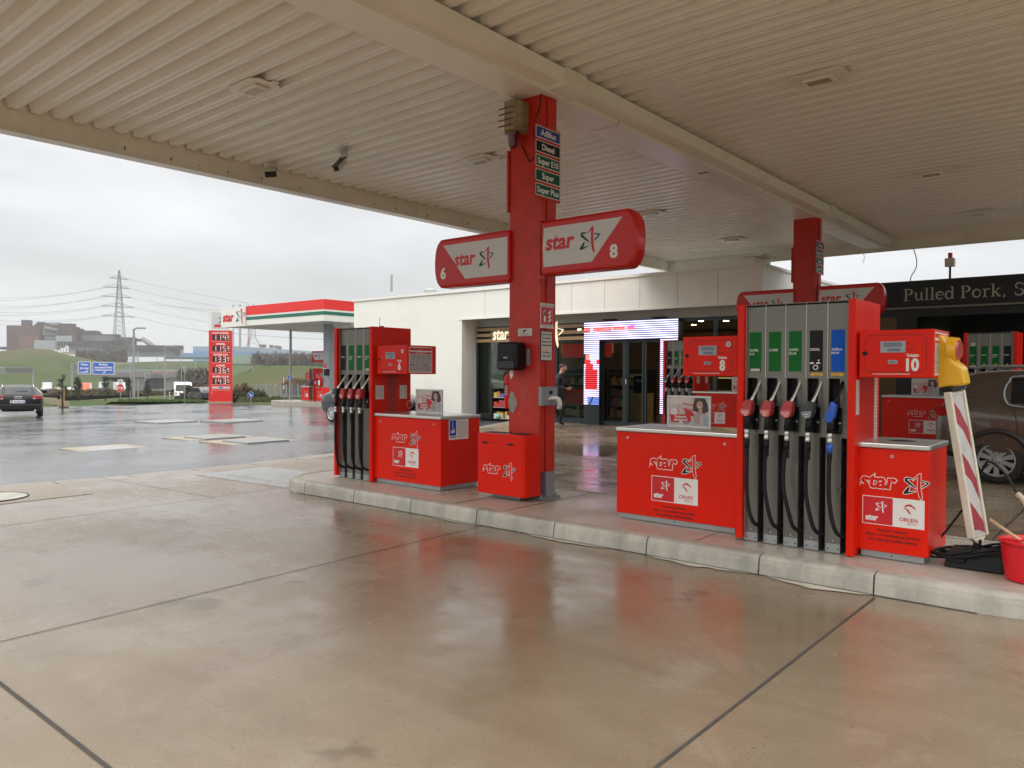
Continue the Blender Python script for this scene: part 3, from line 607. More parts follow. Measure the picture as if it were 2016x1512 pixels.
# things fixed to the near column
t = thing('paper_towel_dispenser', 'black paper towel dispenser on the front of the near column', 'dispenser', (-5.62, 6.755, 1.59))
b = MB(); b.box(-.145, .145, -.2, 0, 0, .32, PLAS); b.build('case', t, bevel=.04, seg=4)
b = MB(); b.box(-.13, .13, -.205, -.19, .02, .11, mat('smoked_window', (.004, .004, .004), .08)); b.box(-.03, .03, -.207, -.19, .135, .15, STEEL2); b.build('window', t, bevel=.006)
b = MB(); b.poly; b.add([(-.02, -.1, .0), (.03, -.1, .0), (.025, -.09, -.06), (.005, -.11, -.1), (-.005, -.09, -.13), (-.02, -.1, -.05)], [(0, 1, 2, 3, 4, 5)], WHITE); b.build('paper', t)
b = MB(); b.box(.16, .2, -.02, 0, .06, .24, GREYP); b.build('bracket', t)
t = thing('glove_dispenser', 'grey glove dispenser with a white glove hanging out, on the side of the near column', 'dispenser', (-5.268, 6.71, 1.20))
b = MB(); b.box(0, .05, 0, .29, 0, .21, GREYP); b.frame((.05, 0, 0), (0, 1, 0), (0, 0, 1)); b.poly([(.13, .13), (.13, .155), (.15, .165), (.19, .165), (.195, .15), (.19, .125), (.15, .12)], BLACKP, 1); b.build('case', t, bevel=.006)
GLV = mat('translucent_white_glove', (.82, .83, .82), .35)
b = MB(); b.tube(bez([(.04, .12, .07), (.09, .14, .085), (.13, .18, .08), (.14, .21, .03), (.12, .22, -.02)], 5), [.016]*3+[.022]*8+[.028]*7+[.02]*3, GLV, n=8)
for i in range(4): b.tube([(.12, .2+.02*i, 0), (.115, .2+.022*i, -.035-.01*(i % 2))], .009, GLV, n=6)
b.build('glove', t)
t = thing('fire_extinguisher_sign', 'red fire extinguisher pictogram with flames, on the side of the near column', 'sign', (-5.262, 6.735, 2.1))
b = MB(); b.box(-.004, 0.002, 0, .22, 0, .2, WHITE); b.frame((.002, 0, 0), (0, 1, 0), (0, 0, 1)); b.rect(.006, .214, .006, .194, REDP, 1)
b.rect(.05, .09, .03, .135, WHITE, 2); b.disc(.07, .135, .02, WHITE, 2); b.rect(.063, .077, .14, .17, WHITE, 2); b.poly([(.04, .15), (.07, .17), (.07, .155), (.045, .138), (.035, .11), (.03, .12)], WHITE, 2); b.rect(.05, .09, .1, .118, REDP, 3)
for i in range(3): b.poly([(.12, .04+.045*i), (.15, .03+.045*i), (.185, .05+.045*i), (.19, .085+.045*i), (.17, .065+.045*i), (.16, .085+.045*i), (.15, .06+.045*i)], WHITE, 2)
b.build('plate', t)
b = MB(); b.box(-.004, .012, -.005, .232, -.038, -.005, PAPER); b.box(-.004, .012, -.005, .232, .205, .24, PAPER); b.build('rail', t)
t = thing('rules_sign', 'cream notice with black lines of rules, under the fire extinguisher pictogram', 'sign', (-5.262, 6.735, 1.70))
b = MB(); b.box(-.004, .003, 0, .205, 0, .33, BLACKP); b.frame((.003, 0, 0), (0, 1, 0), (0, 0, 1)); b.rect(.006, .2, .006, .324, PAPER, 1)
for i, s_ in enumerate(('Rauchen verboten', 'Motor abstellen', 'Handbremse anziehen', 'Fremdheizung abstellen', '', 'Nur zulässige', 'Gefäße befüllen')):
    if s_: b.text(s_, .103, .285-i*.04, .024, BLACKP, 2, al='c', bold=.03, sx=min(1, .175/(text_mesh(s_, .03)[2]*.024)))
b.build('plate', t)
t = thing('camera_notice', 'small white video notice above the black towel dispenser', 'sign', (-5.60, 6.755, 1.98))
b = MB(); b.box(0, .205, -.006, 0, 0, .085, PAPER); b.frame((0, -.006, 0)); b.poly([(.07, .045), (.12, .055), (.125, .07), (.08, .065)], BLACKP, 1); b.rect(.09, .1, .035, .05, BLACKP, 1.2)
b.text('Dieser Bereich wird', .1, .022, .014, BLACKP, 1, al='c'); b.text('videoüberwacht', .1, .007, .014, BLACKP, 1, al='c'); b.build('plate', t)
t = thing('fire_extinguisher', 'red fire extinguisher hanging behind the left edge of the near column', 'fire extinguisher', (-5.86, 6.93, 1.14))
b = MB(); b.lathe([(0, .0), (.065, .005), (.072, .02), (.072, .36), (.06, .395), (.03, .42), (.02, .43), (0, .43)], RED); b.build('cylinder', t)
b = MB(); b.box(-.03, .03, -.02, .02, .43, .45, PLAS); b.box(-.07, .03, -.01, .01, .455, .468, PLAS); b.tube(bez([(-.03, 0, .44), (-.09, 0, .4), (-.085, 0, .2), (-.08, 0, .12)], 6), .011, RUB); b.build('valve', t)
b = MB(); b.frame((-.05, -.074, .1)); b.rect(.02, .08, .05, .2, mat('dark_label', (.35, .02, .02), .5), 0); [b.rect(.025, .075, .06+i*.02, .066+i*.02, WHITE, 1) for i in range(6)]; b.build('label_sticker', t)
b = MB(); b.box(-.075, .075, -.01, .085, .0, .03, PLAS); b.build('bracket', t)
t = thing('litter_bin', 'red bin with outlined star logo at the foot of the near column', 'bin', (-5.62, 6.60, .15))
b = MB(); b.prism([(-.36, -.10), (-.33, -.13), (.30, -.13), (.345, -.115), (.365, -.07), (.365, .145), (-.36, .145)], .05, .73, RED, 'z')
b.prism([(-.365, -.11), (-.335, -.138), (.30, -.138), (.35, -.12), (.372, -.07), (.372, .147), (-.365, .147)], .635, .645, RED, 'z'); b.build('body', t, bevel=.008)
b = MB(); b.frame((-.30, -.13, 0)); starlogo(b, .05, .29, .086, RED, BLACKP, RED, 3, WHITE)
for u in (.02, .4): b.poly([(u, .625), (u+.06, .605), (u+.12, .622), (u+.06, .638)], SLOT, 2)
b.build('lettering', t)
b = MB(); b.box(-.32, .0, -.06, .10, .731, .734, SLOT); b.box(.08, .32, -.06, .10, .731, .734, SLOT); b.build('opening', t)
b = MB(); b.box(-.2, .2, -.02, .12, 0, .05, GREYP); b.build('foot', t)
# ================================================================ PUMPS
NOZR = mat('red_nozzle_cover', (.42, .03, .035), .25, coat=.3); NOZR2 = mat('pale_red_nozzle_shield', (.62, .16, .16), .3, coat=.3)
NOZK = mat('dark_nozzle_cover', (.03, .035, .04), .3, coat=.3); NOZK2 = mat('grey_nozzle_shield', (.22, .25, .27), .3, coat=.3)
NOZB = mat('blue_nozzle_cover', (.01, .10, .55), .3, coat=.3); NOZB2 = NOZB
PERF = mat('perforated_pink_strip', (.75, .35, .32), .5)
def pump(loc, label, cols, left_box=None, right_box=None, noz=True, knob=None, group=None):
    n = len(cols); wc = .168; Wd = n*wc; D_ = .62; H = 2.0
    t = thing('fuel_pump', label, 'fuel pump', loc, 0, group)
    b = MB()
    b.box(-.058, -.001, -.05, D_, .02, H, RED); b.box(Wd+.001, Wd+.058, -.05, D_, .0, H, RED); b.box(-.001, Wd+.001, D_-.02, D_, 0, H-.005, RED)
    b.box(-.03, Wd+.03, .0, D_-.03, H-.03, H-.006, STEEL)
    b.build('casing', t, bevel=.005)
    for i, c in enumerate(cols):
        x = i*wc; b = MB()
        b.box(x, x+wc, 0, .02, 1.38, H-.004, STEEL); b.box(x, x+.012, 0, .02, .955, 1.38, STEEL); b.box(x+.10, x+wc, 0, .02, .955, 1.38, STEEL)
        b.box(x, x+wc, 0, .02, .91, .955, STEEL); b.box(x, x+.112, 0, .02, .07, .91, STEEL); b.box(x+.163, x+wc, 0, .02, .0, .91, STEEL)
        b.box(x+.002, x+.112, -.004, .02, 0, .07, GALV); b.box(x-.002, x+.002, -.003, .0, .0 if i == 0 else 1.38, H-.006, SEAM)
        b.cyl((x+.055, -.002, .095), (x+.055, .0, .095), .006, SEAM, n=8); b.cyl((x+.02, -.0065, .03), (x+.02, -.004, .03), .006, SLOT, n=8); b.cyl((x+.095, -.0065, .03), (x+.095, -.004, .03), .006, SLOT, n=8)
        b.box(x+.012, x+.10, .10, .12, .955, 1.38, SLOT); b.box(x+.112, x+.163, .13, .14, .0, .91, SLOT)
        b.box(x+.008, x+.012, .02, .1, .955, 1.38, SLOT); b.box(x+.10, x+.104, .02, .1, .955, 1.38, PLAS); b.box(x+.108, x+.112, .02, .13, 0, .91, STEEL); b.box(x+.163, x+.167, .02, .13, 0, .91, STEEL)
        b.box(x+.05, x+.115, -.03, .02, .945, 1.02, PLAS); b.box(x+.07, x+.118, -.022, .0, 1.02, 1.15, PLAS); b.cyl((x+.108, -.03, 1.03), (x+.108, -.022, 1.03), .009, STEEL2, n=10)
        b.frame((x, 0, 0)); b.rect(.028, .132, 1.435, 1.765, {'g': GREENP, 'k': BLACKP, 'b': BLUEP}[c[0]], 1.2)
        for j, s_ in enumerate(c[1]):
            wd = text_mesh(s_, .012)[2]; b.text(s_, .031, 1.603-j*.03, .0275, WHITE, 2, sx=min(1, .097/(wd*.0275)), bold=.012)
        if 'tag' in c: b.rect(.04, .118, 1.438, 1.458, PAPER, 2)
        if 'top' in c: b.rect(.045, .11, 1.77, 1.83, PAPER, 1.5)
        if 'bot' in c: b.rect(.03, .125, 1.405, 1.43, PAPER, 1.5)
        if 'dot' in c: b.disc(.08, 1.455, .014, YELP, 2)
        if 'arrL' in c: b.poly([(.028, 1.412), (.06, 1.428), (.06, 1.421), (.132, 1.423), (.132, 1.402), (.06, 1.404), (.06, 1.396)], YELP, 1.5); b.text('Vorwahl', .066, 1.407, .014, BLACKP, 2)
        if 'arrR' in c: b.poly([(.132, 1.412), (.1, 1.428), (.1, 1.421), (.028, 1.423), (.028, 1.402), (.1, 1.404), (.1, 1.396)], YELP, 1.5); b.text('Vorwahl', .034, 1.407, .014, BLACKP, 2)
        if 'knob' in c:
            b.cyl((x+.078, -.01, 1.468), (x+.078, 0, 1.468), .021, STEEL2, n=18); b.cyl((x+.078, -.013, 1.468), (x+.078, -.009, 1.468), .013, PLAS, n=14)
            for u, v in ((.045, 1.497), (.095, 1.497)): b.poly([(u-.016, v), (u-.014, v+.008), (u-.004, v+.014), (u+.01, v+.014), (u+.018, v+.006), (u+.018, v)], WHITE, 2)
            b.disc(.1, 1.525, .007, WHITE, 2, 8)
        b.build('hose_column', t)
        if not noz: continue
        A, B_ = {'r': (NOZR, NOZR2), 'k': (NOZK, NOZK2), 'b': (NOZB, NOZB2)}[c[2]]
        nz = MB(); X = x+.058
        if c[2] != 'b':
            nz.prism([(X-.048, 1.115), (X-.04, 1.085), (X-.02, 1.062), (X+.012, 1.055), (X+.036, 1.072), (X+.05, 1.11), (X+.05, 1.19), (X+.02, 1.20), (X-.012, 1.195)], -.145, -.06, A, 'y')
        else:
            nz.prism([(X-.034, 1.10), (X-.032, 1.055), (X-.01, 1.03), (X+.02, 1.04), (X+.04, 1.09), (X+.05, 1.17), (X+.03, 1.2), (X+.01, 1.2), (X-.004, 1.14)], -.14, -.07, A, 'y')
        nozo = nz.build('nozzle', t, bevel=.014, seg=3)
        if c[2] != 'b':
            s1 = MB(); s1.prism([(X-.043, 1.116), (X-.036, 1.09), (X-.018, 1.07), (X+.012, 1.062), (X+.032, 1.076), (X+.038, 1.122)], -.1525, -.146, B_, 'y'); s1.frame((0, -.1527, 0)); s1.text(c[3], X-.001, 1.092, .017, WHITE, .4, al='c', sx=.8, bold=.02); s1.disc(X, 1.078, .006, WHITE, .4, 8)
            s1.prism([(X-.010, 1.19), (X-.036, 1.130), (X+.036, 1.130), (X+.036, 1.19)], -.1475, -.1455, A, 'y')
            s1.build('shield', nozo)
        s1 = MB(); s1.tube(bez([(X+.03, -.10, 1.19), (X+.045, -.075, 1.24), (X+.055, -.03, 1.30), (X+.06, .0, 1.345), (X+.062, .03, 1.375)], 5), [.0155]*4+[.0125]*17, STEEL2 if c[2] != 'b' else PLAS, n=10); s1.build('spout', nozo)
        s1 = MB(); s1.tube([(X+.01, -.10, 1.08), (X+.005, -.105, 1.02), (X, -.11, .955)], .025, RUB, n=12); s1.build('grip_sleeve', nozo)
        s1 = MB(); s1.lathe([(0, 0), (.021, 0), (.022, .03), (.0185, .033), (.0185, .045), (.022, .05), (.022, .085), (0, .085)], STEEL2, (X, -.11, .872), n=16); s1.build('swivel', nozo)
        k = random.uniform(-.034, .018); path = bez([(X, -.11, .875), (X+k, -.112, .68), (X+.002+k, -.115, .48), (X+.022, -.115, .30), (X+.052, -.10, .19), (X+.075, -.05, .15), (X+.082, .03, .14), (X+.084, .08, .20), (X+.084, .095, .40), (X+.084, .095, .86)], 9)
        h = MB(); h.tube(path, .0165, RUB, n=10); h.build('hose', t)
        h = MB(); h.tube([(X, -.11, .80), (X, -.11, .875)], .0225, RUB if c[2] != 'b' else NOZB, n=12)
        for q in range(7): h.tube([(X, -.11, .735+q*.009), (X, -.11, .741+q*.009)], .0205, RUB, n=12)
        h.build('hose_collar', t)
    # side face fittings
    b = MB(); b.frame((Wd+.058, 0, 0), (0, 1, 0), (0, 0, 1))
    if len(cols) == 5: b.rect(-.03, .055, 1.10, 1.37, PAPER, 1.2); b.rect(.46, .56, .88, 1.50, PERF, 1.2); [b.rect(.475+.04*j, .505+.04*j, .89+i*.028, .908+i*.028, WHITE, 2) for i in range(20) for j in range(2)]; b.rect(.475, .55, 1.44, 1.455, DKRP, 2.5)
    else:
        b.rect(.01, .15, 1.06, 1.24, PAPER, 1.2); b.rect(.42, .55, 1.06, 1.24, PAPER, 1.2)
        for j in range(5): b.disc(.52, 1.22-j*.025, .006, REDP, 2, 8); b.rect(.03, .12, 1.215-j*.028, 1.22-j*.028, REDP, 2)
        b.rect(.20, .37, .88, 1.42, DRED, 1); [b.rect(.21, .36, .9+i*.022, .906+i*.022, DKRP, 1.6) for i in range(23)]
        b.ring(.60, .98, .055, WHITE, 2, .1)
    b.disc(.35, 1.84, .008, SLOT, 1, 8); b.disc(.42, 1.84, .008, SLOT, 1, 8)
    b.build('side_notices', t)
    if len(cols) == 4:
        b = MB(); b.cyl((Wd+.03, .1, H), (Wd+.03, .1, H+.12), .003, PLAS, n=6); b.cyl((Wd-.05, .2, H), (Wd-.05, .2, H+.02), .03, NOZR, n=14); b.build('antenna', t)
    # display heads
    for bx in (left_box, right_box):
        if not bx: continue
        x0, x1, y0, y1, num, side = bx
        b = MB(); b.box(x0, x1, y0, y1, 1.39, 1.75, RED); hd = b.build('display_head', t, bevel=.008)
        b = MB(); b.frame((x0, y0, 1.39)); w_ = x1-x0; h_ = .36; rr = [(.05, .045), (.05, h_-.065), (.075, h_-.04), (w_-.075, h_-.04), (w_-.05, h_-.065), (w_-.05, .065), (w_-.075, .045), (.075, .045)]
        b.outline([(.05, .07)]+rr[1:-1]+[(.075, .045)], .0018, DKRP, 1.2)
        b.poly([(.02, .185), (.045, .165), (.072, .185), (.045, .205)], BLACKP, 3)
        b.build('door_seam', hd)
        b = MB(); b.frame((x0, y0, 1.39)); u0 = w_*.30; b.rect(u0, u0+.175, .19, .275, DISP, 2.5); b.rect(u0+.055, u0+.12, .105, .133, DISP, 2.5)
        b.text('000000', u0+.0875, .2335, .046, BLACKP, 3.2, al='c', sx=.94); b.text('000000', u0+.095, .199, .032, BLACKP, 3.2, al='c', sx=.92); b.text('0000', u0+.0875, .1105, .024, BLACKP, 3.2, al='c')
        b.build('lcd', hd)
        b = MB(); b.frame((x0, y0, 1.39)); b.text(num, w_-.14, .055, .125, WHITE, 2, al='c', bold=.045, sx=.82); b.text('Tankplatz', w_-.14, .158, .030, WHITE, 2, al='c', bold=.04, sx=.72)
        b.text('€', u0+.185, .245, .028, DKRP, 1.5); b.text('Liter', u0+.185, .203, .028, DKRP, 1.5); b.text('Eurocent/Liter', u0+.045, .085, .012, DKRP, 1.5)
        b.text('Der Verkauf erfolgt im Namen und für Rechnung der ORLEN Deutschland GmbH', w_*.20, .024, .0125, WHITE, 1.5, sx=.62, bold=.03)
        if num in ('6', '8', '2'): b.disc(w_-.085, .285, .024, WHITE, 2); b.disc(w_-.085, .285, .017, DISP, 2.6)
        b.build('lettering', hd)
        if side:
            b = MB(); b.frame((x1, y0, 1.39), (0, 1, 0), (0, 0, 1)); d_ = y1-y0; ax0, ax1 = .03, d_-.075
            b.rect(ax0, ax1, .02, .34, WHITE, 1.5); b.rect(ax0+.008, ax1-.008, .295, .33, REDP, 2.2); b.rect(ax0+.008, ax1-.008, .255, .278, REDP, 2.2); b.rect(ax0+.008, ax1-.008, .03, .252, mat('grey_notice', (.48, .46, .45), .6), 2)
            b.text('Achtung Videoüberwachung', (ax0+ax1)/2, .261, .016, WHITE, 2.8, al='c', bold=.02, sx=.9); b.text('star', (ax0+ax1)/2, .304, .018, WHITE, 2.8, al='c', bold=.03)
            wq = (ax1-ax0-.04)/4
            for i in range(4):
                b.ring(ax0+.02+wq*(i+.5), .212, .034, BLACKP, 2.6, .07)
                for j in range(3): b.rect(ax0+.02+wq*(i+.5)-.02, ax0+.02+wq*(i+.5)+.02, .2+j*.012, .202+j*.012, BLACKP, 2.6)
                b.rect(ax0+.02+wq*i+.01, ax0+.02+wq*(i+1)-.02, .155, .157, BLACKP, 2.6)
            for i in range(10): b.disc(ax0+.03+i*(ax1-ax0-.06)/9, .115, .009, BLACKP if i in (0, 1, 6, 7) else PAPER, 2.6, 10); b.ring(ax0+.03+i*(ax1-ax0-.06)/9, .115, .01, BLACKP, 2.8, .15, 10)
            for i in range(4): b.rect(ax0+.03, (ax0+ax1)/2-.06, .045+i*.014, .047+i*.014, BLACKP, 2.6); b.rect((ax0+ax1)/2+.06, ax1-.03, .045+i*.014, .047+i*.014, BLACKP, 2.6)
            for u in (-.03, .03): b.ring((ax0+ax1)/2+u, .07, .018, REDP, 2.8, .15); b.poly([((ax0+ax1)/2+u-.013, .08), ((ax0+ax1)/2+u-.008, .083), ((ax0+ax1)/2+u+.013, .06), ((ax0+ax1)/2+u+.008, .057)], REDP, 3)
            b.build('info_sheet', hd)
    return t
SP, SU, E10, DI, AB = ('g', ['SUPER', 'PLUS'], 'r', 'Super Plus'), ('g', ['SUPER'], 'r', 'Super'), ('g', ['SUPER', 'E10'], 'r', 'Super E10'), ('k', ['DIESEL'], 'k', 'Diesel'), ('b', ['AdBlue', 'PKW'], 'b', '')
pump((-2.70, 6.30, .15), 'five-hose fuel pump numbered 10 with a blue nozzle, largest and nearest', [E10+('tag',), SU, SP, DI+('knob', 'arrL'), AB+('arrR',)], (-.67, -.14, .14, .62, '8', False), (.91, 1.43, -.01, .52, '10', True))
pump((-8.47, 6.45, .15), 'four-hose fuel pump numbered 6 at the left end of the near island', [DI, SP, SU, E10+('tag',)], None, (.77, 1.34, .0, .50, '6', True))
pump((-8.43, 15.35, .30), 'four-hose fuel pump seen between the bright LED portal and display head 8', [DI+('bot', 'dot'), SP+('dot',), SU+('dot',), E10+('dot',)], None, (.74, 1.28, .0, .50, '2', False))
pump((-2.57, 15.35, .30), 'four-hose fuel pump behind the roof of the brown car', [E10+('top', 'bot', 'dot'), SU+('dot',), SP+('dot',), DI+('bot', 'dot')], (-.62, -.09, .1, .62, '4', False), None)

def counter(loc, w_, d_, label, cx, sw, top=.60, keys=(.1, .9), rul=True, hole=False):
    t = thing('service_counter', label, 'counter', loc)
    b = MB(); b.box(0, w_, 0, d_, .05, .845, RED); b.build('body', t, bevel=.006)
    b = MB(); b.box(.03, w_-.03, .02, d_-.02, 0, .05, GALV); b.cyl((w_*.5, .016, .025), (w_*.5, .02, .025), .006, SLOT, n=8); b.build('plinth', t)
    b = MB(); b.box(-.004, w_+.012, -.02, d_+.01, .848, .89, STEEL2)
    if hole: b.lathe([(.0, .001), (.09, .001), (.095, .0), (.1, .0)], SLOT, (w_*.5, d_*.5, .8905))
    b.build('lid', t, bevel=.012, seg=3)
    b = MB(); [(b.cyl((w_*k, -.006, .79), (w_*k, 0, .79), .012, STEEL2, n=14), b.cyl((w_*k, -.008, .79), (w_*k, -.005, .79), .005, SLOT, n=8)) for k in keys]; b.build('lock', t)
    b = MB(); b.frame((0, 0, 0)); z0 = stickers(b, cx, top+.05, sw)
    if rul: rules(b, cx, z0-sw*.10, sw*.92)
    b.build('stickers', t); return t
counter((-4.08, 6.45, .15), 1.25, .66, 'long red counter numbered 8 side, poster on top, in the middle of the near island', .63, .52, .615)
counter((-1.81, 6.35, .15), .505, .62, 'narrow red counter with steel lid at right, beside pump 10', .262, .475, .625, keys=(.5,), hole=True)
c6 = counter((-7.75, 6.45, .15), 1.22, .68, 'red counter right of pump 6 with a blue and white notice on its end', .60, .51, .64)
b = MB(); b.frame((1.22, .13, .60), (0, 1, 0), (0, 0, 1)); b.rect(0, .34, 0, .245, WHITE, 1); b.rect(.015, .125, .05, .235, BLUEP, 2); b.poly([(.035, .11), (.10, .13), (.10, .09), (.045, .075)], WHITE, 3); b.rect(.06, .07, .13, .22, WHITE, 3)
b.text('Achtung!', .02, .025, .026, BLACKP, 2, bold=.03); [b.rect(.15, .32, .03+i*.017, .033+i*.017, BLACKP, 2) for i in range(12)]; b.build('video_notice', c6)
counter((-7.77, 15.30, .30), 1.28, .66, 'dark red far counter seen under display head 8', .52, .52, .62)
counter((-3.94, 15.30, .30), 1.15, .66, 'far red counter seen through the gap under display head 10', .70, .52, .62)

# ---- posters on the counters
PSKIN = mat('printed_skin', (.55, .33, .25), .4); PHAIR = mat('printed_hair', (.05, .03, .025), .4); PDEN = mat('printed_pale_denim', (.38, .45, .50), .4, var=.2, vs=30)
PBG = mat('printed_pink_grey_ground', (.60, .50, .48), .4, var=.15, vs=14); PBG2 = mat('printed_rose', (.55, .2, .19), .4); PTOP = mat('printed_pale_blouse', (.55, .5, .5), .4)
ALU = mat('aluminium_snap_frame', (.55, .55, .54), .35, .7)
def poster(loc, label, w_=.45, h_=.31, rz=0):
    t = thing('counter_poster', label, 'poster', loc, rz)
    b = MB(); f = .022; b.box(0, w_, 0, .02, 0, f, ALU); b.box(0, w_, 0, .02, h_-f, h_, ALU); b.box(0, f, 0, .02, f, h_-f, ALU); b.box(w_-f, w_, 0, .02, f, h_-f, ALU); b.box(f, w_-f, .006, .018, f, h_-f, WHITE); b.build('frame', t, bevel=.004)
    b = MB(); b.frame((f, .006, f)); a = w_-2*f; c = h_-2*f; P = lambda L_: [(x*a, y*c) for x, y in L_]
    b.rect(0, a, 0, c, PBG, 1); b.poly(P([(0, .75), (.55, .80), (.55, 1), (0, 1)]), mat('printed_cream', (.7, .62, .56), .4), 1.4)
    b.poly(P([(.33, .84), (.62, .76), (.62, .70), (.35, .78)]), PBG2, 1.8); b.poly(P([(.30, .66), (.60, .60), (.60, .56), (.3, .61)]), PBG2, 1.8); b.poly(P([(.2, .45), (.26, .45), (.23, .75)]), PBG2, 1.6)
    b.poly(P([(.38, .62), (.58, .54), (.66, .36), (.60, .34), (.42, .42)]), REDP, 2.0); b.poly(P([(.02, .1), (.5, .06), (.56, .14), (.1, .2)]), mat('printed_grey', (.3, .28, .28), .4), 1.8)
    b.poly(P([(.66, 1), (.90, 1), (.97, .8), (1, .55), (.86, .42), (.60, .56), (.62, .8)]), PHAIR, 2.2)
    b.poly(P([(.60, 0), (.62, .35), (.72, .50), (.88, .46), (.99, .36), (1, 0)]), PDEN, 2.6); b.poly(P([(.74, 0), (.72, .40), (.78, .5), (.86, .42), (.88, 0)]), PTOP, 3.0)
    b.poly(P([(.74, .44), (.80, .38), (.85, .46), (.84, .62), (.75, .6)]), PSKIN, 3.2)
    b.poly([(a*(.775+.085*math.cos(i*.35)), c*(.76+.16*math.sin(i*.35)-.02*math.cos(i*.35))) for i in range(18)], PSKIN, 3.6)
    b.poly(P([(.68, 1), (.86, 1), (.88, .8), (.80, .91), (.72, .88), (.69, .7), (.66, .78)]), PHAIR, 4); b.poly(P([(.745, .685), (.81, .70), (.79, .665), (.76, .66)]), WHITE, 4.2)
    b.rect(a*.735, a*.76, c*.79, c*.80, PHAIR, 4.2); b.rect(a*.80, a*.825, c*.795, c*.805, PHAIR, 4.2)
    b.poly(P([(.64, .10), (.67, .44), (.77, .44), (.79, .10)]), mat('printed_cup', (.42, .38, .36), .4), 4.5); [b.poly(P([(.655+.01*i, .38-.08*i), (.77, .36-.08*i), (.77, .31-.08*i), (.66, .32-.08*i)]), PSKIN, 5) for i in range(4)]
    b.disc(a*.13, c*.50, c*.15, WHITE, 2.4); b.ring(a*.13, c*.50, c*.14, PBG2, 3, .1); b.text('TOP', a*.13, c*.47, c*.09, PBG2, 3, al='c')
    b.poly(P([(.02, .38), (.55, .42), (.57, .16), (.05, .12)]), REDP, 3); b.text('Entspannt', a*.30, c*.285, c*.12, WHITE, 4, al='c', bold=.04, sx=.95); b.text('ankommen!', a*.30, c*.175, c*.12, WHITE, 4, al='c', bold=.04, sx=.95)
    b.disc(a*.31, c*.10, c*.07, WHITE, 4.4); b.text('star', a*.31, c*.08, c*.06, REDP, 5, al='c', bold=.04)
    b.build('print', t); return t
poster((-3.67, 6.70, 1.043), 'advertising poster of a woman with a cup, standing on the long near counter', rz=R(2))
poster((-7.33, 6.78, 1.043), 'advertising poster standing on the counter of pump 6, against the white wall', .46, .305, rz=R(3))
poster((-6.98, 15.55, 1.193), 'small far poster seen just under display head 8', rz=R(1))
poster((-3.50, 15.55, 1.193), 'small far poster seen under display head 10', rz=R(1))

# ================================================================ BEACON BOARD, BUCKET, CABLES
t = thing('warning_beacon', 'leaning white and red striped warning board with a yellow lamp on top', 'warning beacon', (-1.02, 6.56, .15))
WB = mat('dirty_white_plastic_board', (.70, .66, .54), .5, var=.1, vs=5, dirt=(.35, .3, .2), dv=.5, ds=6); WR = mat('reflective_crimson', (.34, .015, .03), .35); WW = mat('reflective_grey_white', (.52, .51, .49), .35, var=.1, vs=12)
Mx = Matrix.Translation((0, 0, .22)) @ Matrix.Rotation(R(-8.5), 4, 'Y') @ Matrix.Rotation(R(2), 4, 'X') @ Matrix.Rotation(R(68), 4, 'Z')
b = MB(); b.M = Mx; b.box(-.09, .09, -.02, .02, 0, 1.08, WB); b.box(-.095, -.07, -.032, .022, 0, 1.085, WB); b.box(.07, .095, -.032, .022, 0, 1.085, WB); b.prism([(-.09, 0), (.09, 0), (.03, -.05), (-.02, -.05)], -.015, .015, WB, 'y'); b.build('board', t, bevel=.006)
b = MB(); b.M = Mx; b.frame((0, -.0205, 0)); b.rect(-.068, .068, .02, 1.06, WW, .5)
for z0 in (.06, .42, .80): b.poly([(-.066, z0+.22), (-.066, z0+.06 if z0 > .1 else z0), (.0, z0-.01), (.066, max(z0-.16, .02)), (.066, max(z0+.0, .1)), (.0, z0+.14)], WR, 1.2)
b.build('stripes', t)
b = MB(); b.box(-.19, .19, -.16, .14, .0, .12, RUB, (.02, .02, .02, .02)); b.cyl((0, 0, .12), (0, 0, .2), .028, RUB); b.box(-.17, -.05, -.17, -.15, .04, .08, RUB); b.box(-.06, .08, -.06, .06, .12, .135, RUB); b.build('rubber_foot', t, bevel=.012)
b = MB(); b.M = Mx @ Matrix.Translation((0, 0, 1.08)); b.box(-.085, .085, -.04, .04, .01, .045, PLAS); b.build('lamp_clamp', t, bevel=.006)
ML = Mx @ Matrix.Translation((0, 0, 1.12)) @ Matrix.Rotation(R(16), 4, 'Z')
b = MB(); b.M = ML; b.prism([(.085, 0), (-.105, 0), (-.100, .13), (-.045, .19), (-.035, .33), (.01, .40), (.06, .39), (.088, .28)], -.075, .075, YEL, 'x'); lamp = b.build('lamp_housing', t, bevel=.022, seg=3)
b = MB(); b.M = ML; b.cyl((0, -.02, .275), (0, -.075, .265), .096, YEL, r1=.09, n=28); b.cyl((0, -.075, .265), (0, -.088, .263), .078, mat('amber_pink_lens', (.50, .09, .07), .12, coat=.5), r1=.07, n=28); b.build('lens', t)
b = MB(); b.M = Mx @ Matrix.Translation((0, 0, 1.10)); b.box(.09, .125, -.03, .03, .0, .19, PLAS); b.tube([(.13, -.02, .12), (.145, -.02, .05), (.15, .0, .0), (.11, .01, -.01)], .008, STEEL2); b.build('hook', t, bevel=.004)
t = thing('bucket', 'bright red bucket with a wooden handle in it at the right edge', 'bucket', (-.66, 6.36, .15))
RB = mat('red_bucket_plastic', (.72, .008, .02), .35, var=.04, spec=.5)
b = MB(); b.lathe([(0, .0), (.155, .0), (.16, .01), (.185, .22), (.188, .26), (.205, .262), (.206, .275), (.182, .275), (.178, .24), (.15, .02), (0, .02)], RB, n=36); b.build('pail', t)
b = MB(); b.tube(bez([(-.19, 0, .26), (-.15, -.12, .285), (0, -.19, .3), (.15, -.12, .285), (.19, 0, .26)], 8), .007, RB); b.build('bail', t)
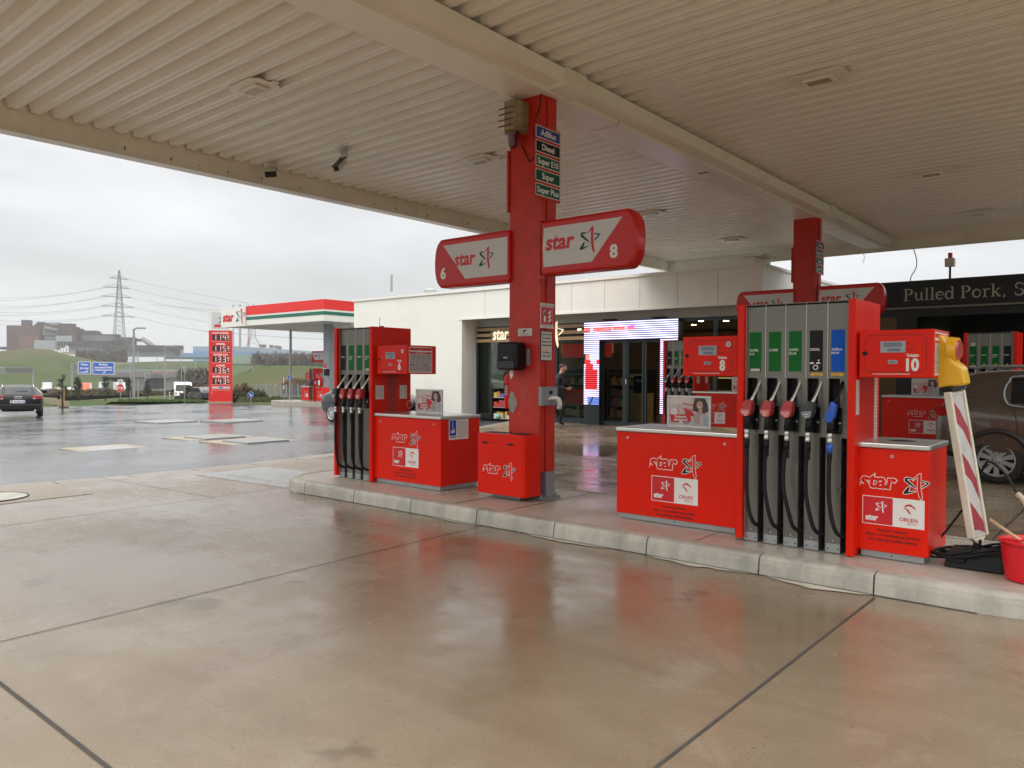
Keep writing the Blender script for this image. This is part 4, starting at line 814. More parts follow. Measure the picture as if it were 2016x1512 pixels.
tag(MB().tube([(-.93, 6.47, .52), (-.60, 6.36, .33)], [.013, .012], mat('pale_wood_stick', (.55, .38, .22), .6)).build('cleaning_stick'), 'thin wooden stick leaning from the beacon board into the red bucket', 'stick')
t = thing('hose_pipe', 'stiff cream hose with a black cable end, arching behind the red bucket', 'hose', (0, 0, 0))
b = MB(); b.tube(bez([(-.66, 6.62, .33), (-.68, 6.66, .46), (-.74, 6.72, .62), (-.80, 6.75, .69)], 8), .02, mat('cream_hose', (.55, .47, .36), .5), n=12); b.build('sleeve', t)
b = MB(); b.tube(bez([(-.80, 6.75, .69), (-.88, 6.8, .82), (-.98, 6.84, .90), (-1.03, 6.86, .86), (-1.13, 6.9, .6), (-1.25, 6.86, .38), (-1.36, 6.74, .2), (-1.34, 6.6, .17)], 8), .0085, RUB); b.build('cable', t)
t = thing('cable_coil', 'coil of black cable looped over the rubber foot of the beacon board', 'cable', (-1.02, 6.55, .15))
b = MB(); pts = []
for i in range(140):
    a = i*.17; rr = .28+.022*math.sin(i*.61); pts.append((rr*math.cos(a)-.03, rr*.50*math.sin(a)-.03, .09-.5*.28*(-math.cos(a))*.45+.02*math.sin(i*.37)+.03))
b.tube(pts, .0095, RUB, n=7); b.build('loops', t)
# ================================================================ SHOP
SX0, SX1, SY, GY = -24.06, -7.75, 19.0, 19.75
t = thing('shop_building', 'cream white shop with flat parapet and a dark recessed glass front', 'shop', (-16, 19, 0))
MS = Matrix.Translation((16, -19, 0))
SHGREY = mat('grey_soffit_panel', (.40, .39, .34), .5, var=.04)
b = MB(); b.M = MS
b.box(SX0, -18.4, SY, SY+9, -.1, 4.30, CREAM); b.box(-18.4, SX1, SY, GY+.15, 3.42, 4.30, CREAM); b.box(-18.4, -18.25, SY+.001, GY+.3, -.1, 3.42, CREAM)
b.box(SX0, SX1, SY+8.7, SY+9, -.1, 4.3, CREAM); b.box(SX1-.2, SX1+.004, SY+.002, SY+9, -.12, 4.299, CREAM); b.box(SX1-.55, SX1-.2, SY-.01, GY+.3, -.1, 4.55, CREAM); b.box(SX0, SX1, GY+.2, SY+8.7, 4.0, 4.1, SHGREY)
b.build('wall', t)
b = MB(); b.M = MS; b.box(SX0-.04, SX1+.03, SY-.05, SY+.25, 4.302, 4.38, CREAM); b.box(SX1-.25, SX1+.04, SY+.3, SY+9, 4.302, 4.38, CREAM); b.box(SX1-.57, SX1+.06, SY-.06, SY+.8, 4.56, 4.61, CREAM); b.box(-18.42, SX1, SY-.02, SY+.05, 3.36, 3.418, CREAM); b.box(SX0-.04, SX0+.2, SY+.3, SY+9, 4.302, 4.38, CREAM); b.build('parapet_cap', t)
b = MB(); b.M = MS; x = -17.2
while x < SX1-.6: b.box(x, x+.014, SY-.003, SY-.001, 3.43, 4.29, mat('panel_joint', (.42, .40, .34), .6)); x += 1.18
b.box(-18.24, SX1-.56, GY, GY+.1, 3.14, 3.415, SHGREY); x = -17.6
while x < SX1-.6: b.box(x, x+.012, GY-.003, GY-.001, 3.15, 3.41, mat('panel_joint', (.42, .40, .34), .6)); x += 1.2
b.build('panel_joints', t)
# glazing
b = MB(); b.M = MS
def fr(x0, x1, z0, z1, y0=GY-.03, y1=GY+.05): b.box(x0, x1, y0, y1, z0, z1, ANTH)
fr(-18.24, -13.55, 3.04, 3.139); fr(-10.36, SX1-.56, 3.04, 3.139); fr(-18.24, -13.0, .02, .16); fr(-18.24, -18.14, .16, 3.04); fr(-14.85, -14.72, .16, 3.04); fr(-13.62, -13.0, .16, 3.04)
fr(-18.14, -14.85, 2.78, 2.84); fr(-10.8, -10.36, .02, 3.04); fr(-10.36, SX1-.56, .02, .2); fr(-9.4, -9.3, .2, 3.04); fr(-10.36, SX1-.56, 2.5, 2.56); fr(-16.55, -16.47, .16, 2.78)
b.build('window_frame', t)
for x0, x1 in ((-18.14, -16.55), (-16.47, -14.85), (-14.72, -13.62), (-10.36, -9.4), (-9.3, SX1-.56)): b = MB(); b.M = MS; b.box(x0, x1, GY, GY+.012, .18, 3.04, GLAS); b.build('pane', t)
for x0, x1, lab in ((-13.0, -12.22, 0), (-12.12, -11.56, 1), (-11.52, -10.93, 1)):
    d = MB(); d.M = MS; f_ = .055
    for a, c, z0, z1 in ((x0, x0+f_, .02, 2.56), (x1-f_, x1, .02, 2.56), (x0+f_, x1-f_, .02, .12), (x0+f_, x1-f_, 2.48, 2.56)): d.box(a, c, GY-.06, GY, z0, z1, ANTH)
    o = d.build('door', t); d = MB(); d.M = MS; d.box(x0+f_, x1-f_, GY-.035, GY-.025, .12, 2.48, GLAS); d.build('pane', o)
b = MB(); b.M = MS; b.box(-12.22, -12.12, GY-.08, GY+.04, .02, 2.56, ANTH); b.box(-10.93, -10.80, GY-.08, GY+.04, .02, 2.56, ANTH); b.box(-12.15, -12.12, GY-.1, GY-.08, 1.25, 1.40, STEEL2); b.build('door_frame', t)
# interior shell
IW = mat('dark_timber_wall', (.16, .075, .03), .6, var=.3, vs=3); IF = mat('brown_floor_tiles', (.20, .13, .08), .25, var=.15, vs=2); IC = mat('dark_ceiling', (.05, .045, .04), .8)
b = MB(); b.M = MS; b.box(-18.2, SX1-.25, 20.0, 27.5, -.05, .012, IF); b.box(-18.2, SX1-.25, 26, 26.1, 0, 3.1, IW); b.box(-18.2, SX1-.25, GY+.2, 27, 3.15, 3.2, IC); b.box(-18.2, -18.1, GY+.2, 26, 0, 3.1, mat('grey_inner_wall', (.3, .29, .26), .6)); b.build('interior', t)
SPOT = emit('lit_ceiling_spot', (1, .74, .42), 140)
for i, (x, y) in enumerate([(-9.3, 20.8), (-8.9, 21.6), (-8.6, 20.6), (-9.8, 21.4), (-9.6, 22.6), (-10.4, 21.0), (-11.4, 22.5), (-12.6, 23.2), (-14.3, 22.4), (-15.9, 22.6), (-17.0, 21.8), (-10.2, 24.0), (-13.4, 24.6)]):
    s_ = MB(); s_.cyl((0, 0, 0), (0, 0, .02), .075, SPOT, n=14); s_.cyl((0, 0, .004), (0, 0, .022), .09, PLAS, n=14); o = s_.build('ceiling_spot', loc=(x, y, 3.125)); tag(o, 'small lit ceiling spot seen through the shop glass', 'ceiling light', 'lit spots in the shop ceiling')
b = MB(); b.box(-1.0, 1.0, -.01, .01, 0, .46, emit('red_backlit_panel', (1, .03, .02), .22, (.4, .01, .01))); b.tube([(-.1, 0, .46), (-.1, 0, 1.0)], .008, STEEL2)
tag(b.build('hanging_sign', loc=(-14.75, 21.4, 2.1)), 'red panel hanging inside the shop behind the near column', 'hanging panel')
b = MB(); b.box(-1.3, 1.3, 0, .2, 0, .35, emit('orange_lit_panel', (1, .36, .06), .30, (.3, .1, .02))); tag(b.build('lit_soffit', loc=(-17.1, 24.5, 2.35)), 'orange lit panel deep inside the left shop window', 'light panel')
b = MB(); b.box(-1.5, 1.5, 0, .3, 0, .5, emit('amber_lit_panel', (1, .5, .15), .45, (.3, .15, .05))); tag(b.build('lit_soffit', loc=(-12.0, 24.8, 2.2)), 'amber lit bulkhead seen through the top of the sliding doors', 'light panel')
def shelf(x, y, w_, label, h=1.7):
    t = thing('shop_shelf', label, 'shelf', (x, y, 0)); b = MB(); b.box(0, .04, 0, .45, 0, h, PLAS); b.box(w_-.04, w_, 0, .45, 0, h, PLAS); b.box(.04, w_-.04, .4, .44, 0, h, PLAS); k = int(h/.36)
    for i in range(k+1): b.box(.04, w_-.04, 0, .4, .08+i*.36, .10+i*.36, STEEL)
    b.build('rack', t); cs = [mat('pack_'+str(i), c, .4) for i, c in enumerate([(.5, .05, .03), (.6, .4, .08), (.1, .25, .08), (.5, .45, .38), (.1, .12, .35), (.45, .2, .05), (.3, .04, .1)])]
    b = MB()
    for i in range(k):
        u = .06
        while u < w_-.15:
            q = random.uniform(.06, .14); b.box(u, u+q-.01, .04, .3, .102+i*.36, .10+i*.36+random.uniform(.16, .3), random.choice(cs)); u += q
    tag(b.build('packed_goods', t), None, None, None, 'stuff'); return t
shelf(-16.3, 22.0, 1.7, 'shop shelf of packets behind the left window'); shelf(-14.4, 22.2, 1.6, 'shop shelf of packets behind the walking man'); shelf(-10.2, 22.8, 1.8, 'shop shelf of packets right of the sliding doors', 1.5)
t = thing('sales_counter', 'timber-fronted sales counter seen through the sliding doors', 'counter', (-12.3, 23.4, 0)); b = MB(); b.box(0, 2.6, 0, .7, 0, 1.0, WOOD); b.build('front', t); b = MB(); b.box(-.03, 2.63, -.03, .72, 1.0, 1.04, STEEL2); b.build('top', t)
b = MB(); b.box(1.3, 2.3, .05, .6, 1.04, 1.42, GLAS); b.box(1.3, 2.3, .05, .6, 1.42, 1.45, emit('lit_snack_case', (1, .8, .4), .9)); b.build('snack_case', t)
t = thing('coffee_station', 'black coffee machine with stacked white cups behind the left sliding door', 'coffee machine', (-12.95, 20.9, 0)); b = MB(); b.box(0, .75, 0, .5, 0, .95, WOOD); b.build('cabinet', t); b = MB(); b.box(.3, .72, .05, .45, .95, 1.5, PLAS); b.box(.36, .66, .045, .05, 1.3, 1.42, DISP); b.build('machine', t)
b = MB(); [b.cyl((.08+.08*i, .1, 1.42), (.08+.08*i, .1, 1.55), .035, WHITE, n=12) for i in range(7)]; b.box(.0, .72, .02, .4, 1.38, 1.42, PLAS); b.build('cups', t)
t = thing('pendant_lamp', 'grey bell-shaped pendant lamp over the sales counter', 'lamp', (-11.05, 23.2, 1.9)); b = MB(); b.lathe([(.03, .4), (.08, .38), (.2, .25), (.3, .02), (.31, 0)], GALV); b.cyl((0, 0, .4), (0, 0, 1.24), .008, PLAS); b.build('shade', t)
t = thing('high_table', 'red round-cornered stool table on a steel leg behind the shop glass', 'table', (-14.5, 20.55, 0)); b = MB(); b.box(-.36, .36, -.2, .2, .55, 1.0, RED, (-.05, -.05, 0, 0)); b.build('seat_shell', t, bevel=.05); b = MB(); b.cyl((0, 0, 0), (0, 0, .55), .035, STEEL2); b.cyl((0, 0, 0), (0, 0, .02), .2, STEEL2); b.build('leg', t)
# timber slats and lettering on the glass front
t = thing('timber_fascia_sign', 'three timber slats with cream lit star lettering across the shop window', 'sign', (-18.2, 19.66, 2.6))
b = MB(); [b.box(.0, 4.62, 0, .05, .01+i*.19, .115+i*.19, WOOD) for i in range(3)]; b.build('slats', t)
LIT = emit('warm_lit_lettering', (1, .86, .58), .75, (.6, .5, .35)); b = MB(); b.frame((0, -.03, 0)); b.text('star', .80, .09, .56, LIT, 3, bold=.03, shear=.08, space=1.0, sx=.80); starmark(b, 3.3, .18, .86, LIT, LIT, 6); b.rect(.8, .81, .2, .21, WOOD, 1)
b.build('lettering', t)
# LED portal
t = thing('led_portal', 'bright white and lilac LED strip portal round the shop entrance', 'led screen', (-13.54, 19.50, 0))
DK = mat('led_dark_backing', (.01, .01, .016), .4); LW = [emit('led_white_%d' % i, c, 2.0) for i, c in enumerate([(.74, .62, 1), (.60, .62, 1), (.90, .62, .97), (.68, .70, 1)])]
LR = emit('led_red', (1, .01, .015), 1.6); LM = emit('led_magenta', (1, .02, .6), 1.3); LBL = emit('led_blue', (.2, .35, 1), 1.2); LPK = emit('led_pink', (1, .35, .3), 1.5)
b = MB(); b.box(0, 3.18, .02, .2, 2.57, 3.135, DK); b.box(0, .55, .02, .24, .0, 2.57, ANTH); b.box(0.001, .549, .015, .02, .60, 2.57, DK); b.box(2.62, 3.18, .02, .24, .0, 2.57, ANTH); b.box(2.621, 3.179, .015, .02, .40, 2.57, DK); b.build('frame', t)
b = MB()
def bar(x0, x1, z, m_): b.box(x0, x1, 0, .014, z+.002, z+.034, m_)
for i in range(9):
    z = 2.585+i*.061; k = .0
    while k < 3.17:
        q = min(k+random.uniform(.4, .9), 3.18); m_ = random.choice(LW)
        bar(k, q, z, m_); k = q
for i in range(33):
    z = .615+i*.0595; c = [(0, .545, random.choice(LW))]
    if 8 <= i <= 24: hw = .22 if i < 18 else .14-.015*(i-18)*.3; cx = .20 if i > 17 else .27; c = [(0, max(cx-hw, .02), random.choice(LW)), (max(cx-hw, .02), min(cx+hw, .545), LR), (min(cx+hw, .545), .545, random.choice(LW))]
    if i in (23, 24, 25): c = [(0, .06, DK), (.06, .2, LPK), (.2, .545, random.choice(LW))]
    if i in (21, 22): c = [(.03, .24, LR), (.24, .46, random.choice(LW)), (.46, .545, LR)]
    if i < 4: c = [(0, .14, random.choice(LW)), (.14, .2+.03*i, LBL), (.2+.03*i, .26+.03*i, DK), (.26+.03*i, .545, LBL)]
    for x0, x1, m_ in c: bar(x0, x1, z, m_)
for i in range(36):
    z = .43+i*.0595; bar(2.63, 3.17, z, random.choice(LW))
b.frame((0, 0, 0)); b.rect(0, .22, 2.83, 2.93, LR, 3); b.rect(.34, .98, 2.84, 2.94, LR, 3); b.rect(1.05, 1.45, 2.85, 2.94, LR, 3); b.rect(1.53, 1.78, 2.85, 2.94, LR, 3); b.rect(1.60, 1.80, 2.92, 2.97, LM, 3.4)
for s_, u in (('DAS', .0), ('MITGLIEDER', .35), ('TANKEN', 1.06), ('JETZT', 1.54)):
    wd = text_mesh(s_, .03)[2]; b.text(s_, u, 2.865, .075, LPK, 4.5, bold=.03, sx={'DAS': .2, 'MITGLIEDER': .62, 'TANKEN': .38, 'JETZT': .24}[s_]/(wd*.075))
b.build('screen', t)
b = MB(); b.box(.6, 1.05, .05, .25, 3.16, 3.2, PLAS); b.box(2.3, 2.7, .05, .25, 3.16, 3.2, PLAS); b.build('sensor', t)
# outside display rack
t = thing('display_rack', 'black round-topped display rack of logs and snacks outside the left shop window', 'rack', (-16.92, 19.05, 0))
b = MB(); b.prism([(0, 0), (0, .85), (.05, 1.0), (.2, 1.06), (.8, 1.06), (.8, 1.02), (.22, 1.02), (.09, .97), (.05, .85), (.05, 0)], 0, .45, PLAS, 'y'); b.box(.8, .85, 0, .45, 0, 1.06, PLAS); b.box(.05, .8, .4, .45, 0, 1.02, PLAS)
for z in (.05, .42, .74): b.box(.05, .8, 0, .4, z, z+.02, STEEL2)
b.build('rack', t); b = MB(); cs = [mat('pack_'+str(i), (0, 0, 0)) for i in range(7)]
for z in (.07, .44, .76):
    u = .08
    while u < .74: q = random.uniform(.07, .14); b.box(u, u+q-.01, .02, .3, z, z+random.uniform(.1, .24), random.choice(cs+[WHITE, PAPER])); u += q
b.sph((.3, .0, .14), .09, mat('mint_bag', (.2, .55, .4), .4)); tag(b.build('goods', t), None, None, None, 'stuff')
b = MB(); b.box(0, .12, -.03, 0, 0, .16, WHITE); tag(b.build('wall_socket', loc=(-18.42+.0, 19.35, .55)), 'small white socket box on the shop return wall', 'socket').rotation_euler = (0, 0, R(90))
b = MB(); b.cyl((0, 0, 0), (0, 0, .7), .05, GALV); tag(b.build('vent_pipe', loc=W(771, 574, 33)), 'thin vent pipe on the shop roof, left of wing sign 6', 'pipe')
t = thing('roof_fan', 'small round roof fan on the shop behind wing sign 6', 'roof fan', W(847, 578, 31)); b = MB(); b.lathe([(.1, -.1), (.1, .05), (.26, .05), (.24, .16), (0, .24)], GALV); b.build('cowl', t)

# ================================================================ RESTAURANT ON THE RIGHT
t = thing('restaurant_building', 'black-fronted restaurant with Pulled Pork lettering behind the right pumps', 'restaurant', (-5.25, 20.5, 0))
BK = mat('black_painted_boards', (.004, .005, .005), .5, var=.2); BKG = mat('blackish_green_front', (.004, .008, .007), .4)
b = MB(); b.box(-1.6, 14, 0, 8, 3.22, 3.84, BK, (0, 0, 0, .01)); b.box(-1.6, 14, .15, 8, 2.98, 3.16, BKG); b.box(-1.6, .25, .15, 8, -.1, 2.98, mat('ochre_side_wall', (.12, .07, .02), .6)); b.box(.25, .7, .15, .5, -.1, 2.98, BKG); b.box(5.6, 14, .15, .5, -.1, 2.98, BKG); b.box(.7, 14, 4, 4.1, 0, 2.98, IW); b.box(.7, 6, .15, .4, -.1, .5, BKG); b.build('wall', t)
b = MB(); b.box(-1.62, 14, -.03, .1, 3.165, 3.205, mat('pale_ledge', (.22, .22, .19), .6)); b.build('ledge', t)
for x0, x1 in ((.7, 3.1), (3.2, 5.6)): b = MB(); b.box(x0, x1, .25, .26, .5, 2.98, GLAS); b.build('pane', t); b = MB(); b.box(3.1, 3.2, .2, .3, .5, 2.98, BKG); b.build('window_frame', t)
b = MB(); b.box(2.15, 3.02, .34, .36, .9, 2.98, mat('grey_curtain', (.06, .075, .07), .8, var=.3, vs=7)); b.build('curtain', t)
# serif letters drawn as strokes
LETR = mat('grey_cream_lettering', (.50, .47, .40), .6, var=.15, vs=30)
def arcp(cx, cy, rx, ry, a0, a1, n=12): return [(cx+rx*math.cos(R(a0+(a1-a0)*i/n)), cy+ry*math.sin(R(a0+(a1-a0)*i/n))) for i in range(n+1)]
def stroke(b, pts, w0, w1=None):
    w1 = w1 or w0; n = len(pts); L_ = []; R_ = []
    for i in range(n):
        a = Vector(pts[max(i-1, 0)]); c = Vector(pts[min(i+1, n-1)]); d = (c-a).normalized(); k = Vector((-d.y, d.x)); wv = w0+(w1-w0)*math.sin(math.pi*i/(n-1)) if n > 2 else w0
        L_.append(Vector(pts[i])+k*wv/2); R_.append(Vector(pts[i])-k*wv/2)
    for i in range(n-1): b.poly([R_[i], R_[i+1], L_[i+1], L_[i]], LETR, 20+.03*(i % 3))
GL = {'P': (.66, [([(.16, 0), (.16, 1)], .13), ([(0, .02), (.34, .02)], .045), ([(0, .98), (.3, .98)], .045), (arcp(.28, .74, .27, .24, 90, -90), .05, .14)]),
      'u': (.66, [([(.14, .66), (.14, .22)], .11), (arcp(.29, .2, .15, .17, 180, 340), .05, .08), ([(.5, .66), (.5, .03)], .11), ([(.0, .64), (.14, .64)], .045), ([(.38, .64), (.5, .64)], .045), ([(.5, .02), (.64, .02)], .045)]),
      'l': (.34, [([(.16, 0), (.16, 1.02)], .11), ([(.02, .02), (.31, .02)], .045), ([(.02, 1.0), (.16, 1.0)], .045)]),
      'e': (.56, [(arcp(.28, .32, .22, .31, 5, 320, 18), .06, .12), ([(.07, .35), (.49, .35)], .045)]),
      'd': (.66, [(arcp(.26, .32, .2, .31, 30, 330, 16), .05, .12), ([(.48, .02), (.48, 1.02)], .11), ([(.34, 1.0), (.48, 1.0)], .045), ([(.48, .02), (.62, .02)], .045)]),
      'o': (.62, [(arcp(.3, .33, .23, .31, 0, 360, 22), .06, .12)]), 'r': (.48, [([(.15, 0), (.15, .66)], .11), ([(0, .02), (.32, .02)], .045), ([(0, .64), (.15, .64)], .045), (arcp(.34, .46, .17, .18, 170, 45), .06, .09)]),
      'k': (.62, [([(.14, 0), (.14, 1.02)], .11), ([(0, .02), (.28, .02)], .045), ([(0, 1.0), (.14, 1.0)], .045), ([(.16, .28), (.46, .64)], .05), ([(.26, .38), (.5, .02)], .11), ([(.36, .65), (.58, .65)], .04), ([(.4, .02), (.62, .02)], .045)]),
      ',': (.4, [(arcp(.08, .02, .08, .12, 60, -70), .10, .08)]), 'S': (.62, [(arcp(.28, .76, .2, .22, 30, 250, 14), .06, .10), (arcp(.28, .26, .22, .24, 80, -150, 14), .08, .12), ([(.47, .98), (.47, .74)], .04), ([(.06, .03), (.06, .28)], .04)]),
      'p': (.66, [([(.16, -.3), (.16, .64)], .11), ([(0, .64), (.16, .64)], .045), ([(.02, -.29), (.32, -.29)], .045), (arcp(.34, .32, .2, .31, 150, -150, 16), .05, .12)])}
b = MB(); u = 0; hh = .285; b.frame((.44, 0, 3.36))
for ch in 'Pulled Pork, Sp':
    if ch == ' ': u += .30; continue
    wd, st = GL[ch]
    for s_ in st: stroke(b, [((u+x)*hh*1.17, y*hh) for x, y in s_[0]], s_[1]*hh*1.1, (s_[2] if len(s_) > 2 else s_[1])*hh*1.1)
    u += wd+.02
b.build('lettering', t)
t = thing('alarm_siren', 'white siren box with a red lamp on a thin pole above the restaurant', 'siren', (-3.84, 20.6, 3.8)); b = MB(); b.cyl((0, 0, 0), (0, 0, .33), .025, PLAS); b.build('pole', t)
b = MB(); b.box(-.10, .10, -.09, .09, .33, .52, mat('cream_box', (.7, .68, .55), .5)); b.box(-.06, -.04, -.095, -.09, .33, .52, PAPER); b.build('housing', t, bevel=.01); b = MB(); b.cyl((0, 0, .52), (0, 0, .65), .05, mat('red_lens', (.6, .01, .02), .2, coat=.3)); b.build('lamp', t)
tag(MB().tube(bez([(-4.62, 20.55, 4.62), (-4.55, 20.55, 4.35), (-4.56, 20.55, 4.15), (-4.68, 20.6, 3.95), (-4.70, 20.65, 3.82)], 8), .012, GALV).build('cable'), 'grey cable running from the canopy edge down to the restaurant roof', 'cable')
tag(MB().tube(bez([(-5.75, 20.48, 4.6), (-5.72, 20.5, 4.5), (-5.76, 20.5, 4.42), (-5.73, 20.5, 4.36)], 6), .006, GALV).build('cable'), 'short loose wire end hanging from the far canopy edge', 'cable')

# ================================================================ VEHICLES
def paint(name, col, met=.3, drops=False):
    m = mat(name, col, .28, met, var=.05, vs=3, coat=.8)
    if drops:
        t = m.node_tree; N = t.nodes.new; L = t.links.new; bs = t.nodes['Principled BSDF']; v = N('ShaderNodeTexVoronoi'); v.inputs['Scale'].default_value = 16; v.inputs['Randomness'].default_value = 1
        tc = N('ShaderNodeTexCoord'); L(tc.outputs['Object'], v.inputs['Vector']); r = N('ShaderNodeMapRange'); L(v.outputs['Distance'], r.inputs[0]); r.inputs[1].default_value = .10; r.inputs[2].default_value = .13; r.inputs[3].default_value = 1; r.inputs[4].default_value = 0
        wn = N('ShaderNodeSeparateColor'); L(v.outputs['Color'], wn.inputs[0]); g = N('ShaderNodeMath'); g.operation = 'GREATER_THAN'; L(wn.outputs[0], g.inputs[0]); g.inputs[1].default_value = .62
        q = N('ShaderNodeMath'); q.operation = 'MULTIPLY'; L(r.outputs[0], q.inputs[0]); L(g.outputs[0], q.inputs[1])
        old = bs.inputs['Base Color'].links[0].from_socket; x = N('ShaderNodeMix'); x.data_type = 'RGBA'; L(q.outputs[0], x.inputs[0]); L(old, x.inputs[6]); x.inputs[7].default_value = (.45, .45, .44, 1); L(x.outputs[2], bs.inputs['Base Color'])
    return m
DKCLAD = mat('black_cladding', (.02, .02, .02), .5); REDL = mat('red_lamp_lens', (.35, .008, .01), .12, coat=.6); CLRL = mat('clear_lamp_lens', (.5, .5, .5), .1, coat=.6)
def wheel(par, x, y, r_, side, rim=None, spokes=10, name='wheel', wd=.21):
    rim = rim or STEEL2; q = MB(); ax = (0, side, 0)
    q.lathe([(r_*.66, -wd/2), (r_*.93, -wd/2), (r_, -wd*.35), (r_, wd*.35), (r_*.95, wd*.48), (r_*.80, wd*.52), (r_*.68, wd/2)], TYRE, (0, 0, 0), ax, 36); o = q.build(name, par, loc=(x, y, r_))
    q = MB(); q.lathe([(r_*.68, wd*.46), (r_*.64, wd*.5), (r_*.62, wd*.40), (r_*.60, -.02), (.0, -.02)], DKCLAD, (0, 0, 0), ax, 36); q.lathe([(r_*.69, wd*.5), (r_*.645, wd*.53), (r_*.62, wd*.46)], rim, (0, 0, 0), ax, 36)
    for i in range(spokes):
        a = 2*math.pi*i/spokes; M = Matrix.Rotation(a, 4, 'Y'); q.M = M; s = side; w0 = r_*.045 if spokes > 10 else r_*.065
        ys = s*wd*.45
        v = [(-w0, ys, r_*.16), (w0, ys, r_*.16), (w0*1.7, s*wd*.49, r_*.64), (-w0*1.7, s*wd*.49, r_*.64), (-w0, ys-s*.03, r_*.16), (w0, ys-s*.03, r_*.16), (w0*1.7, ys-s*.03, r_*.64), (-w0*1.7, ys-s*.03, r_*.64)]
        q.add(v, [(0, 1, 2, 3), (0, 3, 7, 4), (1, 5, 6, 2), (7, 6, 5, 4)], rim)
    q.M = Matrix(); q.lathe([(0, wd*.5), (r_*.10, wd*.49), (r_*.17, wd*.45), (r_*.18, wd*.3)], rim, (0, 0, 0), ax, 20)
    for i in range(5):
        a = 2*math.pi*(i+.5)/5; q.cyl((r_*.13*math.cos(a), side*wd*.44, r_*.13*math.sin(a)), (r_*.13*math.cos(a), side*wd*.485, r_*.13*math.sin(a)), r_*.028, DKCLAD, n=8)
    q.build('rim', o); return o
def carbody(par, st, pm, wheels, hi=True, clad=0.0):
    # station: (x, z_bottom, z_belt, half_width, z_roof, roof_half_width, top material key, side material key)
    ring_ = []
    for (x, zb, zl, hw, zr, rw, *_k) in st:
        half = [(0, zb), (hw*.80, zb), (hw*.965, zb+.08), (hw, zb+(zl-zb)*.42), (hw*.985, zb+(zl-zb)*.78), (hw*.945, zl), (rw+(hw*.945-rw)*.06, zr-.03-(zr-zl)*.04), (rw*.86, zr), (0, zr+.015)]
        ring_.append([(x, y, z) for y, z in half]+[(x, -y, z) for y, z in half[-2:0:-1]])
    k = len(ring_[0]); b = MB(); mk = {'p': pm, 'g': CGLAS, 'k': DKCLAD}
    vs = [p for r_ in ring_ for p in r_]; b.add(vs, [], pm)
    def mi(j, s): 
        if j in (7, 8): return mk[s[6]]
        if j in (5, 10): return mk[s[7]]
        if clad and (j in (0, 1, k-1, k-2)): return DKCLAD
        return pm
    for i in range(len(st)-1):
        for j in range(k):
            f = (i*k+j, i*k+(j+1) % k, (i+1)*k+(j+1) % k, (i+1)*k+j); b.f.append(f[::-1]); b.mi.append(b.m(mi(j, st[i]))); b.sm.append(True)
    n = len(st); c0 = len(b.v); e0 = ring_[0]; e1 = ring_[-1]
    b.f.append(tuple(range(k))[::1]); b.mi.append(0); b.sm.append(True); b.f.append(tuple(range((n-1)*k+k-1, (n-1)*k-1, -1))); b.mi.append(0); b.sm.append(True)
    o = b.build('body', par)
    sb = o.modifiers.new('s', 'SUBSURF'); sb.levels = 2; sb.render_levels = 2
    cut = []
    for (x, y, r_) in wheels:
        q = MB(); sg = 1 if y > 0 else -1; q.cyl((x, sg*(abs(y)-.24), r_), (x, sg*(abs(y)+.5), r_), r_*1.16, DKCLAD, n=40); c = q.build('cut'); cut.append(c)
        m = o.modifiers.new('b', 'BOOLEAN'); m.operation = 'DIFFERENCE'; m.object = c; m.solver = 'EXACT'; m.material_mode = 'TRANSFER'
    bpy.context.view_layer.update()
    me = bpy.data.meshes.new_from_object(o.evaluated_get(bpy.context.evaluated_depsgraph_get())); o.modifiers.clear(); o.data = me; me.name = 'body'
    for c in cut: bpy.data.objects.remove(c)
    return o
# --- brown SUV beyond the right pump (rear at local x=0)
BRN = paint('wet_brown_metallic', (.105, .08, .062), .45, True)
t = thing('suv', 'wet brown SUV parked beyond pump 10 at the right edge', 'car', (-2.64, 13.83, 0))
st = [(0.03, .52, .86, .72, .90, .55, 'p', 'p'), (.05, .40, .98, .84, 1.02, .62, 'p', 'p'), (.12, .34, 1.12, .885, 1.16, .66, 'p', 'p'), (.20, .32, 1.16, .90, 1.30, .66, 'g', 'p'), (.36, .31, 1.18, .915, 1.58, .63, 'p', 'p'), (.60, .30, 1.17, .922, 1.625, .64, 'p', 'p'), (.86, .27, 1.13, .925, 1.645, .65, 'p', 'p'), (.93, .26, 1.12, .925, 1.65, .65, 'p', 'g'), (1.45, .24, 1.09, .925, 1.655, .65, 'p', 'g'), (1.53, .24, 1.085, .925, 1.655, .65, 'p', 'p'), (1.62, .24, 1.08, .925, 1.655, .65, 'p', 'g'), (2.3, .24, 1.05, .925, 1.64, .65, 'p', 'g'), (2.42, .24, 1.045, .925, 1.63, .645, 'p', 'g'), (2.9, .24, 1.02, .92, 1.55, .63, 'g', 'g'), (3.35, .25, 1.0, .915, 1.16, .68, 'g', 'p'), (3.5, .25, .99, .91, 1.06, .7, 'p', 'p'), (4.1, .26, .92, .89, .96, .66, 'p', 'p'), (4.35, .3, .8, .82, .84, .6, 'p', 'p'), (4.44, .36, .66, .68, .70, .5, 'p', 'p')]
carbody(t, st, BRN, [(.85, .925, .345), (3.5, .925, .345), (.85, -.925, .345), (3.5, -.925, .345)], clad=1)
for x in (.85, 3.5):
    for s in (-1, 1): wheel(t, x, s*.80, .345, s, GALV, 10)
